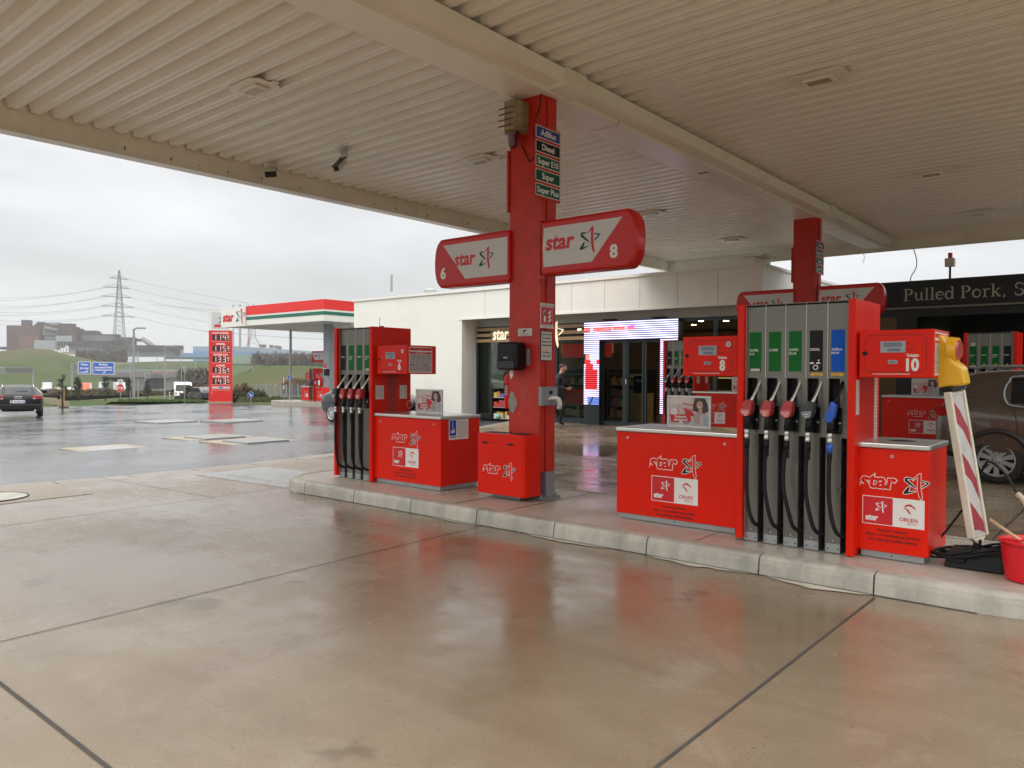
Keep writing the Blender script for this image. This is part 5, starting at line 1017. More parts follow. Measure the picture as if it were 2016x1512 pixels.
for s in (-1, 1):
    b = MB(); b.tube([(.85+.42*math.cos(R(a)), s*.925, .345+.42*math.sin(R(a))) for a in range(-20, 201, 10)], .035, DKCLAD, n=8); b.build('wheel_arch_trim', t)
    b = MB(); b.prism([(.02, 1.06), (.1, .95), (.30, .99), (.52, 1.04), (.30, 1.08), (.1, 1.10)], s*.84, s*.905, REDL, 'y'); b.build('tail_light', t, bevel=.01)
    b = MB(); b.box(1.72, 1.95, s*.93, s*.955, .96, .985, BRN); b.build('door_handle', t, bevel=.008)
    b = MB(); b.tube([(.55, s*.62, 1.665), (.62, s*.63, 1.70), (2.4, s*.63, 1.70), (2.5, s*.62, 1.66)], .018, GALV); b.build('roof_rail', t)
    b = MB(); b.tube(bez([(2.2, s*.885, 1.075), (1.5, s*.885, 1.10), (1.05, s*.885, 1.13), (.95, s*.865, 1.20), (.925, s*.82, 1.34), (.98, s*.76, 1.48), (1.12, s*.725, 1.555), (2.2, s*.715, 1.57)], 5), .014, GALV); b.build('window_trim', t)
    b = MB(); b.tube([(1.12, s*.925, .62), (1.10, s*.932, .8), (1.06, s*.925, 1.1)], .004, SLOT); b.build('door_seam', t)
b = MB(); b.box(.02, .3, -.6, .6, 1.575, 1.61, BRN); b.build('spoiler', t, bevel=.015); b = MB(); b.box(-.01, .2, -.70, .70, .36, .56, DKCLAD); b.build('bumper', t, bevel=.04); b = MB(); b.box(-.015, .02, -.26, .26, .62, .73, WHITE); b.build('number_plate', t)
# --- generic hatch/estate used for the others
def estate(par, pm, Lx=4.9, Wd=1.85, H=1.46, sub=True, round_=0):
    h = Wd/2
    st = [(0.0, .42, .72, h*.78, .78, .5, 'p', 'p'), (.05, .34, .88, h*.90, .92, .58, 'p', 'p'), (.14, .30, .96, h*.955, 1.0, .62, 'p', 'p'), (.22, .28, 1.0, h*.975, 1.03, .64, 'g', 'g'), (.62, .26, 1.0, h, H-.10, .57, 'g', 'g'), (.72, .25, 1.0, h, H-.05, .57, 'p', 'g'), (1.4, .22, .98, h, H-.01, .58, 'p', 'g'), (1.48, .22, .98, h, H-.01, .58, 'p', 'p'), (1.56, .22, .975, h, H, .58, 'p', 'g'), (2.2, .22, .96, h, H, .59, 'p', 'g'), (2.35, .22, .955, h, H-.01, .59, 'p', 'g'), (Lx*.56, .22, .94, h, H-.06, .58, 'g', 'g'), (Lx*.68, .24, .93, h*.99, .99, .64, 'g', 'p'), (Lx*.71, .24, .92, h*.99, .95, .66, 'p', 'p'), (Lx*.88, .24, .84, h*.95, .86, .62, 'p', 'p'), (Lx*.97, .28, .70, h*.84, .74, .55, 'p', 'p'), (Lx, .34, .58, h*.66, .62, .45, 'p', 'p')]
    wx = (Lx*.20, Lx*.79); carbody(par, st, pm, [(x, s*h, .32) for x in wx for s in (-1, 1)])
    return wx
BLK = paint('black_car_paint', (.003, .003, .0035), 0); BLK.node_tree.nodes['Principled BSDF'].inputs['Coat Weight'].default_value = .15; BLK.node_tree.nodes['Principled BSDF'].inputs['Specular IOR Level'].default_value = .3
pa = G(36, 824); t = thing('estate_car', 'black estate car seen from behind at the far left edge', 'car', (pa.x, pa.y, pa.z), R(163)); 
wx = estate(t, BLK, H=1.38)
for x in wx:
    for s in (-1, 1): wheel(t, x, s*.80, .325, s)
for s in (-1, 1):
    b = MB(); b.box(.03, .20, s*.50, s*.86, .80, .95, REDL, (.0, .0, 0, 0)); b.build('tail_light', t, bevel=.02); b = MB(); b.box(.005, .03, s*.52, s*.62, .81, .85, CLRL); b.build('reversing_lens', t)
    b = MB(); b.tube([(.4, s*.55, 1.30), (.5, s*.56, 1.385), (2.6, s*.56, 1.405), (2.8, s*.55, 1.36)], .016, CHROME); b.build('roof_rail', t)
    b = MB(); b.box(3.0, 3.2, s*.92, s*1.12, .98, 1.13, BLK); b.build('mirror', t, bevel=.03); b = MB(); b.cyl((-.02, s*.6, .34), (.06, s*.6, .34), .04, CHROME, n=12); b.build('exhaust', t)
    b = MB(); b.tube([(.25, s*.88, 1.0), (.7, s*.62, 1.31)], .012, CHROME); b.build('window_trim', t)
b = MB(); b.box(.0, .03, -.28, .28, .64, .77, WHITE); b.box(-.002, .0, -.28+.0, -.23, .64, .77, BLUEP); b.frame((-.003, .24, .64), (0, -1, 0), (0, 0, 1)); b.rect(.0, .04, 0, .13, BLUEP, .5); b.text('BO AM 1231', .28, .03, .085, BLACKP, 1, al='c', sx=.8, bold=.02); b.build('number_plate', t)
b = MB()
for i in range(4): b.tube([(-.005+.03, -.105+.07*i+.045*math.cos(a*.5236), .875+.045*math.sin(a*.5236)) for a in range(12)], .007, CHROME, n=6, closed=True)
b.build('ring_badge', t); b = MB(); b.tube([(.34, .05, 1.12), (.36, -.35, 1.13)], .014, PLAS); b.build('rear_wiper', t); b = MB(); b.box(-.03, .12, -.84, .84, .36, .60, BLK); b.build('bumper', t, bevel=.05)
GRY = paint('dark_grey_car_paint', (.016, .02, .025), .3)
pa = G(652, 832); t = thing('hatchback', 'dark grey rounded car half hidden behind pump 6', 'car', (pa.x-.82, pa.y+.86, pa.z), 0)
h = .86; st = [(0.02, .42, .70, h*.70, .74, .5, 'p', 'p'), (.06, .32, .84, h*.86, .88, .58, 'p', 'p'), (.2, .27, .96, h*.95, 1.0, .60, 'p', 'p'), (.5, .25, 1.02, h, 1.08, .62, 'p', 'p'), (.8, .24, 1.03, h, 1.22, .60, 'g', 'p'), (1.3, .22, 1.0, h, 1.42, .58, 'g', 'g'), (1.6, .22, .98, h, 1.47, .58, 'p', 'g'), (1.9, .22, .97, h, 1.49, .58, 'p', 'p'), (2.0, .22, .965, h, 1.49, .58, 'p', 'g'), (2.3, .22, .95, h, 1.46, .58, 'p', 'g'), (2.5, .22, .95, h, 1.40, .58, 'g', 'g'), (3.1, .24, .94, h*.99, 1.02, .64, 'g', 'p'), (3.25, .24, .93, h*.98, .98, .66, 'p', 'p'), (3.8, .26, .84, h*.92, .88, .6, 'p', 'p'), (4.05, .32, .64, h*.76, .68, .5, 'p', 'p')]
carbody(t, st, GRY, [(x, s*h, .31) for x in (.82, 3.3) for s in (-1, 1)])
for x in (.82, 3.3):
    for s in (-1, 1): wheel(t, x, s*.76, .31, s, STEEL2, 13)
b = MB(); b.box(3.98, 4.08, -.5, .5, .45, .62, PLAS); b.box(4.0, 4.09, -.7, .7, .60, .63, CHROME); b.box(4.0, 4.09, -.55, .55, .40, .43, CHROME); b.build('grille', t)
for s in (-1, 1): b = MB(); b.box(3.75, 3.98, s*.5, s*.74, .66, .80, CLRL); b.build('headlight', t, bevel=.02)
# --- white camper van facing the camera
WP = paint('white_van_paint', (.75, .74, .66), 0)
pv = W(361, 791, 92); t = thing('van', 'white van with a dark lower bumper driving in behind the verge', 'van', pv, math.atan2(-pv.y, -pv.x)+R(2))
b = MB(); b.prism([(-3.5, .35), (.0, .35), (.05, .75), (-.1, 1.05), (-.5, 1.2), (-1.0, 2.0), (-1.3, 2.3), (-3.5, 2.35)], -1.0, 1.0, WP, 'y'); b.build('body', t, bevel=.12, seg=3)
b = MB(); b.add([(-.52, -.86, 1.26), (-.52, .86, 1.26), (-.97, .78, 1.98), (-.97, -.78, 1.98)], [(0, 1, 2, 3)], CGLAS, Matrix.Translation((.06, 0, .03))); b.build('windscreen', t)
b = MB(); b.box(-.1, .1, -.98, .98, .25, .72, DKCLAD); b.prism([(-.35, .78), (.35, .78), (.5, .95), (-.5, .95)], .06, .10, DKCLAD, 'x'); b.build('bumper', t, bevel=.04); b = MB(); b.box(.1, .12, -.27, .27, .45, .57, WHITE); b.build('number_plate', t)
for s in (-1, 1): b = MB(); b.box(-.25, .02, s*.66, s*.97, .92, 1.15, CLRL); b.build('headlight', t, bevel=.03); b = MB(); b.box(-.7, -.6, s*1.02, s*1.25, 1.2, 1.5, PLAS); b.build('mirror', t); wheel(t, -.75, s*.85, .34, s, GALV, 8); wheel(t, -2.8, s*.85, .34, s, GALV, 8)
# simple traffic
def traffic(px, py, d, label, col, hd, kind='car'):
    p_ = W(px, py, d); t = thing('car' if kind == 'car' else 'van', label, kind, p_, hd)
    pm = paint(label.split()[0]+'_paint', col, 0); L_ = 4.3 if kind == 'car' else 5.5; H = 1.45 if kind == 'car' else 2.5; b = MB()
    if kind == 'car': b.prism([(0, .3), (L_, .3), (L_, .7), (L_-.9, .92), (L_-1.6, 1.4), (.9, 1.45), (.15, 1.0), (0, .9)], -.88, .88, pm, 'y')
    else: b.prism([(0, .4), (L_, .4), (L_, 1.1), (L_-.7, 1.3), (L_-1.2, H), (0, H)], -1.0, 1.0, pm, 'y')
    b.build('body', t, bevel=.1); b = MB(); g = .89 if kind == 'car' else 1.01
    for s in (-1, 1): b.add([(.5, s*g, .95), (L_-1.1, s*g, .95), (L_-1.7, s*g, H-.12), (1.0, s*g, H-.12)] if kind == 'car' else [(L_-1.6, s*g, 1.3), (L_-.8, s*g, 1.3), (L_-1.3, s*g, 2.2), (L_-1.7, s*g, 2.2)], [(0, 1, 2, 3)], CGLAS)
    b.add([(-.0+.08, -.7, .98), (.08, .7, .98), (.78, .65, H-.1), (.78, -.65, H-.1)] if kind == 'car' else [(-.01, -.8, 1.3), (-.01, .8, 1.3), (-.01, .8, 2.2), (-.01, -.8, 2.2)], [(0, 1, 2, 3)], CGLAS); b.build('windows', t)
    for x in (.8, L_-.9):
        for s in (-1, 1): q = MB(); q.cyl((x, s*.7, .31), (x, s*.9, .31), .31, TYRE, n=16); q.build('wheel', t)
    return t
A0 = az(200)
traffic(414, 790, 78, 'dark red-lamped car passing just left of the price totem', (.02, .022, .03), A0+R(12))
for px, py, d, lb, c, k in ((95, 772, 192, 'pale van on the motorway above the black estate car', (.6, .6, .6), 'van'), (90, 774.5, 182, 'silver car on the motorway, left of the white one', (.42, .44, .48), 'car'), (113, 775.5, 176, 'white car on the motorway nearest the first pine', (.75, .75, .75), 'car'), (133, 773.5, 192, 'white car on the motorway half behind the sapling', (.7, .7, .72), 'car'), (170, 777, 160, 'orange van on the motorway behind the hedge', (.75, .16, .05), 'van'), (320, 739, 330, 'orange-red lorry crossing the bridge, left one', (.7, .14, .05), 'van'), (345, 740, 330, 'orange lorry crossing the bridge, right one beside the lamp', (.62, .12, .03), 'van'), (231, 771, 200, 'white lorry under the bridge behind the stop sign', (.7, .66, .58), 'van'), (206, 770, 205, 'silver coach under the motorway bridge', (.45, .47, .55), 'van'), (106, 734, 290, 'small white car high on the green slope', (.8, .8, .78), 'car')):
    traffic(px, py, d, lb, c, A0+R(180+random.uniform(-25, 25)) if px < 300 else A0+R(80), k)

# ================================================================ THE MAN
def person(loc, hd, label):
    t = thing('person', label, 'person', loc, hd)
    JK = mat('dark_plum_jacket', (.018, .014, .022), .7, var=.2, vs=20, bump=.2, bs=30); TR = mat('black_trousers', (.010, .010, .013), .8)
    V = [(0, 0, .95), (.0, 0, 1.12), (.01, 0, 1.30), (.03, 0, 1.46), (.07, 0, 1.55), (.12, 0, 1.66), (.13, 0, 1.76),
         (.02, .17, 1.44), (-.02, .23, 1.18), (.20, .18, 1.08), (.0, -.17, 1.44), (-.02, -.23, 1.18), (.22, -.15, 1.09),
         (.0, .10, .90), (.12, .10, .50), (.02, .10, .09), (.15, .10, .04), (.0, -.10, .90), (-.06, -.10, .50), (-.30, -.10, .13), (-.22, -.10, .04), (.29, .12, 1.10), (.30, -.08, 1.11)]
    E = [(0, 1), (1, 2), (2, 3), (3, 4), (4, 5), (5, 6), (3, 7), (7, 8), (8, 9), (9, 21), (3, 10), (10, 11), (11, 12), (12, 22), (0, 13), (13, 14), (14, 15), (15, 16), (0, 17), (17, 18), (18, 19), (19, 20)]
    Rr_ = [.15, .145, .17, .12, .058, .085, .075, .075, .062, .045, .075, .062, .045, .095, .07, .05, .04, .095, .07, .05, .04, .032, .032]
    def skinned(name, V, E, Rd, mt, par, root=0):
        me = bpy.data.meshes.new(name); me.from_pydata(V, E, []); o = bpy.data.objects.new(name, me); COL.objects.link(o); me.materials.append(mt)
        sk = o.modifiers.new('k', 'SKIN'); sb = o.modifiers.new('s', 'SUBSURF'); sb.levels = 2; sb.render_levels = 2; sk.use_smooth_shade = True
        for i, v in enumerate(me.skin_vertices[0].data): v.radius = (Rd[i], Rd[i]); v.use_root = (i == root)
        bpy.context.view_layer.update(); m2 = bpy.data.meshes.new_from_object(o.evaluated_get(bpy.context.evaluated_depsgraph_get())); o.modifiers.clear(); o.data = m2; o.parent = par; return o
    body = skinned('body', V, E, Rr_, JK, t); me = body.data
    for m_ in (TR, SKIN, PLAS): me.materials.append(m_)
    for p in me.polygons:
        c = p.center; p.use_smooth = True
        p.material_index = 3 if c.z < .11 else 1 if c.z < .97 else 2 if (c.z > 1.56 or c.x > .26) else 0
    b = MB(); b.sph((.13, 0, 1.71), .105, SKIN, 18, (.98, .80, 1.12)); b.sph((.235, 0, 1.685), .022, SKIN, 8, (1, .7, 1.2)); b.sph((.12, .085, 1.70), .022, SKIN, 8, (1, .5, 1.3)); b.sph((.12, -.085, 1.70), .022, SKIN, 8, (1, .5, 1.3)); b.sph((.214, .032, 1.715), .009, PLAS, 8); b.sph((.214, -.032, 1.715), .009, PLAS, 8); b.box(.21, .226, -.025, .025, 1.635, 1.643, mat('lips', (.35, .12, .1), .5)); b.build('head', t)
    b = MB(); b.sph((.105, 0, 1.755), .108, HAIR, 16, (1.02, .84, .82)); b.build('hair', t)
    for s in (-1, 1):
        b = MB(); y0 = .10 if s > 0 else -.06; b.box(.27, .35, y0-.035, y0+.035, 1.09, 1.115, SKIN)
        for k in range(4): b.tube([(.34, y0-.028+k*.018, 1.10), (.37+.004*(k % 2), y0-.026+k*.017, 1.12), (.365, y0-.024+k*.016, 1.15)], .0085, SKIN, n=6)
        b.tube([(.29, y0+s*.035, 1.11), (.32, y0+s*.045, 1.145), (.345, y0+s*.03, 1.16)], .010, SKIN, n=6); b.build('hand', t, bevel=.008)
    b = MB(); b.box(.345, .357, -.04, .04, 1.12, 1.25, PLAS); tag(b.build('phone', t), None, None)
    b = MB(); b.lathe([(.085, 0), (.095, .03), (.075, .06)], JK, (.06, 0, 1.50)); b.build('collar', t); return t
person((-13.64, 18.35, .004), R(28), 'man in dark clothes looking down at his phone, walking past the shop window')
# ================================================================ BACKGROUND (yaw-aligned frame: x lateral, y forward)
YF = Matrix.Rotation(YAW, 4, 'Z'); YFI = YF.inverted()
def loc(px, py, d): return YFI @ W(px, py, d)          # point in the yaw frame
def lx(px, d): return loc(px, 740, d).x
def fbox(b, px0, px1, py0, py1, d, dep, mt, top=None):
    a = loc(px0, py1, d); c = loc(px1, py0, d); o = b.M; b.M = o @ YF; b.box(a.x, c.x, a.y, a.y+dep, a.z, c.z, mt, top); b.M = o; return b
# verge, road, hillsides
def gpoly(name, pts, mt, dz, th=.0):
    P = [G(*p) for p in pts]; b = MB(); b.S = False
    b.add([(p.x, p.y, p.z+dz) for p in P]+[(p.x, p.y, p.z-.2) for p in P], [tuple(range(len(P)-1, -1, -1)) if 0 else tuple(range(len(P)))]+[(i, (i+1) % len(P), (i+1) % len(P)+len(P), i+len(P)) for i in range(len(P))], mt); return b.build(name)
def Dg(px, py): return (G(px, py)-Vector((0, 0, EYE))).dot(_f)-.35
def wpoly(name, pts, mt):
    b = MB(); P = [W(*p) for p in pts]; b.add([tuple(p) for p in P], [tuple(range(len(P)))], mt); return b.build(name)
ROADM = mat('pale_wet_road', (.16, .16, .16), .25, var=.2, vs=1, rvar=.1)
struct(wpoly('verge', [(203, 796, Dg(203, 796)), (300, 796.3, Dg(300, 796.3)), (420, 795.8, Dg(420, 795.8)), (520, 796.3, Dg(520, 796.3)), (600, 797, Dg(600, 797)), (612, 792, 53), (520, 789, 62), (400, 791, 62), (300, 790, 64), (245, 788.5, 68), (222, 791, 60)], GGRA))
struct(wpoly('road', [(285, 791, 66), (330, 792.5, 66), (420, 792.5, 66), (560, 789.5, 70), (520, 782, 110), (400, 783, 110), (330, 784.5, 105)], ROADM))
struct(wpoly('road', [(60, 778, 150), (330, 776.5, 150), (420, 774, 150), (420, 764, 330), (170, 765, 330), (60, 768, 330)], ROADM))
struct(wpoly('verge', [(20, 794, Dg(20, 794)), (120, 793.5, Dg(120, 793.5)), (205, 792.5, Dg(205, 792.5)), (245, 788.5, 72), (300, 787, 82), (345, 784.5, 104), (345, 777, 145), (120, 778, 140), (20, 780, 120)], GGRA))
def ridge(name, crest, foot, d0, d1, dback, mt, rough=.4, seed=0):
    # crest: [(px, py)] at depth d1, foot: py of the front edge at depth d0
    b = MB(); b.S = True; vs = []; px0, px1 = crest[0][0], crest[-1][0]; nx, ny = 60, 12
    def cy(px):
        for i in range(len(crest)-1):
            if crest[i][0] <= px <= crest[i+1][0]: k = (px-crest[i][0])/(crest[i+1][0]-crest[i][0]); return crest[i][1]+(crest[i+1][1]-crest[i][1])*k
        return crest[-1][1]
    for i in range(nx+1):
        px = px0+(px1-px0)*i/nx; a = W(px, foot, d0); c = W(px, cy(px), d1); e_ = W(px, foot, dback)
        for j in range(ny+1):
            t_ = j/ny; s_ = t_*t_*(3-2*t_)*.5+t_*.5; p = a.lerp(c, t_); p.z = a.z+(c.z-a.z)*s_; p.z += rough*noise.noise(Vector((p.x*.08, p.y*.08, seed)))*min(1, (ny-j)/3)*min(1, j); vs.append(tuple(p))
        vs.append((e_.x, e_.y, min(e_.z, -6)))
    k = ny+2; b.add(vs, [(i*k+j, (i+1)*k+j, (i+1)*k+j+1, i*k+j+1) for i in range(nx) for j in range(k-1)], mt); return struct(b.build(name))
ridge('green_slope', [(-60, 690), (0, 691), (60, 686), (100, 688), (120, 695), (150, 713), (180, 730), (230, 748), (250, 760)], 768, 230, 330, 420, GBANK, 1.2)
ridge('green_slope', [(-60, 712), (0, 708), (40, 716), (90, 731), (150, 752), (180, 768)], 768, 200, 255, 300, GBANK, .6, 3)
ridge('grass_hillside', [(100, 690), (140, 700), (200, 712), (260, 713), (330, 711), (420, 711), (520, 716), (640, 722)], 765, 340, 430, 520, GBANK, 1.0, 5)
ridge('grass_berm', [(425, 752), (455, 742), (490, 728), (505, 721), (560, 719.5), (600, 720), (660, 722), (760, 724)], 790, 78, 125, 160, GBANK, .5, 9)
# ---- steelworks
RUST = mat('rusty_cladding', (.105, .060, .045), .8, var=.25, vs=.03, dirt=(.16, .085, .05), dv=.7, ds=.02); DRU = mat('dark_rusty_steel', (.060, .045, .042), .8, var=.3, vs=.05); PALE = mat('pale_grey_cladding', (.33, .35, .37), .6, var=.05, vs=.02); MIDG = mat('mid_grey_cladding', (.16, .15, .145), .7, var=.2, vs=.04)
base = W(150, 700, 640); t = thing('steelworks', 'long rusty brown steelworks on the hill at far left', 'factory', base); Mo = Matrix.Translation(-base)
def fb(name, L_, mt):
    for q in L_: b = MB(); b.M = Mo; fbox(b, q[0], q[1], q[2], q[3], q[4], min(q[5]*.22, 9), mt); b.build(name, t)
fb('main_hall', [(13, 80, 641, 690, 640, 60), (80, 116, 640, 684, 645, 60)], RUST)
fb('tower', [(42, 58, 630, 642, 650, 20), (72, 84, 634, 642, 660, 20), (68, 92, 637.5, 645, 655, 25)], DRU)
fb('roof_block', [(88, 115, 635, 648, 670, 25)], PALE)
fb('silo_block', [(114, 143, 637, 672, 638, 25)], RUST); fb('stepped_roof', [(143, 151, 643.5, 676, 645, 25), (151, 159, 647, 676, 648, 25), (159, 187, 651, 680, 650, 40), (187, 190, 654, 684, 650, 40), (190, 228, 658, 688, 652, 40), (228, 262, 664, 700, 655, 30), (262, 283, 667, 672, 655, 30)], DRU)
fb('annex', [(38, 76, 661, 688, 638, 3)], mat('orange_rust_cladding', (.16, .085, .05), .8, var=.2, vs=.05)); fb('conveyor', [(84, 114, 647, 660, 636, 8), (88, 112, 663, 668, 634, 6), (150, 225, 660.5, 671, 648, 8)], MIDG)
fb('pale_shed', [(67, 109, 670, 688, 630, 30), (110, 139, 661, 672, 622, 10), (135, 190, 679, 695, 635, 30), (200, 355, 684, 702, 640, 30)], PALE)
fb('long_roof_band', [(0, 67, 683, 688, 650, 40), (109, 200, 672, 680, 632, 30), (200, 354, 680, 688, 634, 34), (210, 219, 684, 702, 634, 8), (345, 354, 684, 701, 634, 8), (172, 180, 690, 700, 630, 20)], DRU)
fb('frame_leg', [(112, 113.5, 672, 694, 624, 2), (118, 119, 672, 694, 624, 2), (124, 125, 672, 694, 624, 2), (130, 131.5, 672, 694, 624, 2), (271, 272.5, 690, 712, 622, 2)], GALV)
b = MB(); b.M = Mo @ YF; a = loc(282, 668, 655); c = loc(304, 684, 640); b.tube([tuple(a), tuple(c)], 2.2, MIDG); a = loc(88, 646, 636); c = loc(113, 652, 636); b.tube([tuple(a), tuple(c)], 1.8, MIDG); b.build('conveyor', t)
b = MB(); fbox(b, 121, 175, 693, 697.5, 520, 6, mat('yellowish_pipe_rack', (.35, .30, .18), .7)); tag(b.build('pipe_rack'), 'yellowish pipe rack at the foot of the steelworks', 'pipe rack')
b = MB(); fbox(b, 33, 62, 710, 713.5, 300, 1.2, mat('grey_white_letters', (.5, .48, .45), .7)); tag(b.build('hillside_sign'), 'row of weathered white letters on the green slope', 'sign')
# ---- blue hall
BLU = mat('pale_blue_cladding', (.16, .30, .50), .6, var=.1, vs=.02); BLU2 = mat('pale_grey_blue_cladding', (.30, .36, .42), .6, var=.05, vs=.02); GRNH = mat('pale_green_shed', (.24, .32, .24), .6, var=.1, vs=.03)
base = W(500, 700, 560); t = thing('factory_hall', 'long pale blue factory hall behind the price totem', 'factory', base); Mo = Matrix.Translation(-base)
b = MB(); b.M = Mo @ YF
A = [loc(355, 697, 560), loc(380, 684, 560), loc(455, 681, 560), loc(620, 693, 820)]
def wall(b, p, q, pyb, mt):
    a0 = Vector((p.x, p.y, -8)); a1 = Vector((q.x, q.y, -8)); b.add([a0, a1, q, p, (p.x, p.y+60, -8), (q.x, q.y+60, -8), (q.x, q.y+60, q.z), (p.x, p.y+60, p.z)], [(0, 1, 2, 3), (3, 2, 6, 7), (4, 5, 1, 0), (0, 3, 7, 4), (1, 5, 6, 2)], mt)
wall(b, loc(380, 682, 555), loc(412, 682, 555), 0, BLU2); wall(b, loc(455, 681, 560), loc(630, 692.5, 820), 0, BLU2); b.build('upper_wall', t)
b = MB(); b.M = Mo @ YF; wall(b, loc(455, 691, 558), loc(628, 699, 815), 0, BLU); wall(b, loc(380, 691, 553), loc(412, 691, 553), 0, BLU); b.build('lower_wall', t)
for q in ((504, 511, 691, 703, 600, 1), (539, 546, 691, 704, 640, 1), (579, 582, 692, 702, 700, 1), (510, 513, 678, 684, 600, 8), (515, 518, 678, 684, 604, 8), (530, 533, 679, 685, 618, 8), (540, 542, 680, 686, 630, 8), (546, 549, 681, 687, 640, 8)): b = MB(); b.M = Mo; fbox(b, *q, MIDG); b.build('vent', t)
b = MB(); fbox(b, 355, 382, 695, 702, 600, 30, BLU); tag(b.build('blue_shed'), 'low blue shed between the steelworks and the blue hall', 'shed')
b = MB(); fbox(b, 455, 520, 700, 716, 420, 20, GRNH, (0, 0, 0, 4)); fbox(b, 325, 412, 703, 707, 430, 6, mat('dull_green_bridge', (.12, .17, .14), .7)); tag(b.build('green_shed'), 'pale green sheds and green girder in front of the blue hall', 'shed')
for px, pyt, w_, c, lb in ((459, 600, 4, (.35, .45, .65), 'pale blue factory chimney just right of the price totem'), (472.5, 600, 4.5, (.33, .36, .38), 'grey factory chimney, second from the totem'), (490, 600, 4.2, (.5, .2, .22), 'red and pale factory chimney, third from the totem')):
    a = W(px, 690, 700); z1 = W(px, pyt, 700).z; b = MB(); r_ = w_/2/F_PX*700; mt = mat('chimney_'+str(int(px)), c, .7); n = 7
    for i in range(n): z = a.z+(z1-a.z)*i/n; b.cyl((0, 0, z-a.z), (0, 0, a.z*0+(z1-a.z)*(i+1)/n), r_, mt if i % 2 or px != 490 else mat('chimney_pale', (.5, .42, .42), .7), n=14)
    tag(b.build('factory_chimney', loc=a), lb, 'chimney')
# ---- pylons and wires
PYL = mat('pylon_steel', (.17, .19, .18), .7, .2)
def pylon(px, pyb, pyt, d, arms, label, lw=.12):
    a = W(px, pyb, d); z1 = W(px, pyt, d).z-a.z; t = thing('pylon', label, 'pylon', a, YAW+R(14)); b = MB(); H = z1
    def hw(z): k = z/H; return (4.6*(1-k*2.6)+1.9 if k < .25 else 1.9*(1-(k-.25)/.75)+.25)*H/43*1.05
    lev = [0, .1, .2, .27]+[.27+.73*(i+1)/15 for i in range(15)]
    for i in range(len(lev)-1):
        z0, z2 = lev[i]*H, lev[i+1]*H; h0, h1 = hw(z0), hw(z2)
        for sx, sy in ((-1, -1), (1, -1), (1, 1), (-1, 1)):
            b.tube([(sx*h0, sy*h0, z0), (sx*h1, sy*h1, z2)], lw, PYL, n=4); nx_, ny_ = (-sy, sx); 
            b.tube([(sx*h0, sy*h0, z0), (nx_*h1, ny_*h1, z2)], lw*.6, PYL, n=4); b.tube([(nx_*h0, ny_*h0, z0), (sx*h1, sy*h1, z2)], lw*.6, PYL, n=4)
    b.build('lattice', t); tips = []
    for py, wl, wr in arms:
        z = W(px, py, d).z-a.z; l_ = -(wl)/F_PX*d; r_ = wr/F_PX*d; q = MB()
        for y_ in (-.6, .6): q.tube([(l_, 0, z+.3), (0, y_, z), (r_, 0, z-.3)], lw*1.5, PYL, n=4)
        q.tube([(l_, 0, z+.4), (0, 0, z+2.2), (r_, 0, z-.2)], lw*.8, PYL, n=4)
        for k in range(5):
            f = (k+1)/6; q.tube([(l_*f, 0, z+.3*f), (l_*f*.8, 0, z+2.2*(1-f*.8))], lw*.6, PYL, n=4); q.tube([(r_*f, 0, z-.3*f), (r_*f*.8, 0, z+2.2*(1-f*.8))], lw*.6, PYL, n=4)
        q.build('cross_arm', t); M_ = Matrix.Translation(a) @ Matrix.Rotation(YAW+R(14), 4, 'Z'); tips.append((M_ @ Vector((l_, 0, z)), M_ @ Vector((r_, 0, z))))
    return tips
tp = pylon(235, 712, 532, 400, [(549, 17, 16), (567, 29, 18), (585, 32, 22), (604, 33, 26), (623, 30, 28)], 'tall lattice electricity pylon in front of the steelworks')
pylon(498.5, 690, 598, 640, [(622, 6, 6), (632, 8, 8), (642, 6, 6)], 'small distant lattice pylon just right of the red chimney', .14)
WIRE = mat('wire', (.10, .105, .11), .6)
def wire(p, q, sag, label='overhead power line running across the grey sky'):
    pts = [p.lerp(q, i/20)-Vector((0, 0, sag*.4*4*(i/20)*(1-i/20))) for i in range(21)]; tag(MB().tube(pts, .06, WIRE, n=5).build('power_line'), label, 'power line', 'power lines strung from the tall pylon')
for i, (l_, r_) in enumerate(tp):
    py_r = [600, 603, 617, 637, 656][i]; wire(r_, W(430+(i == 0)*60, py_r-(i == 0)*3, 330), 1.5)
    if i: wire(l_, W(-40, [0, 592, 608, 613, 628][i], 420), 5); wire(l_.lerp(r_, .18), W(-40, [0, 586, 603, 620, 636][i], 430), 5)
for y0, y1, x0, x1 in ((639, 662, 455, 700), (656, 671, 455, 700), (617, 640, 455, 700), (600, 630, 300, 700)): wire(W(x0, y0, 340), W(x1, y1, 300), .8)
# ---- bridge, gantries
BRC = mat('grey_brown_bridge_concrete', (.22, .20, .185), .8, var=.15, vs=.2); DKO = mat('painted_underpass_shade', (.03, .03, .032), .9)
base = W(240, 745, 300); t = thing('road_bridge', 'grey concrete road bridge over the motorway behind the blue signs', 'bridge', base); Mo = Matrix.Translation(-base)
b = MB(); b.M = Mo; fbox(b, 138, 412, 733.5, 742, 300, 14, BRC); b.build('deck', t); b = MB(); b.M = Mo; fbox(b, 138, 412, 727.5, 730.5, 300, .3, GALV); [fbox(b, 140+8*i, 140.6+8*i, 727.5, 734, 300, .2, GALV) for i in range(34)]; b.build('parapet', t)
b = MB(); b.M = Mo; fbox(b, 138, 183, 742, 768, 301, 12, BRC); fbox(b, 262, 293, 742, 768, 301, 12, BRC); fbox(b, 325, 360, 742, 768, 301, 12, BRC); b.build('pier', t)
b = MB(); b.M = Mo; fbox(b, 183, 262, 742, 768, 314, 1, DKO); fbox(b, 293, 325, 742, 768, 314, 1, DKO); b.build('underpass', t)  # added near-black panels close the openings; the shade under the deck is their colour
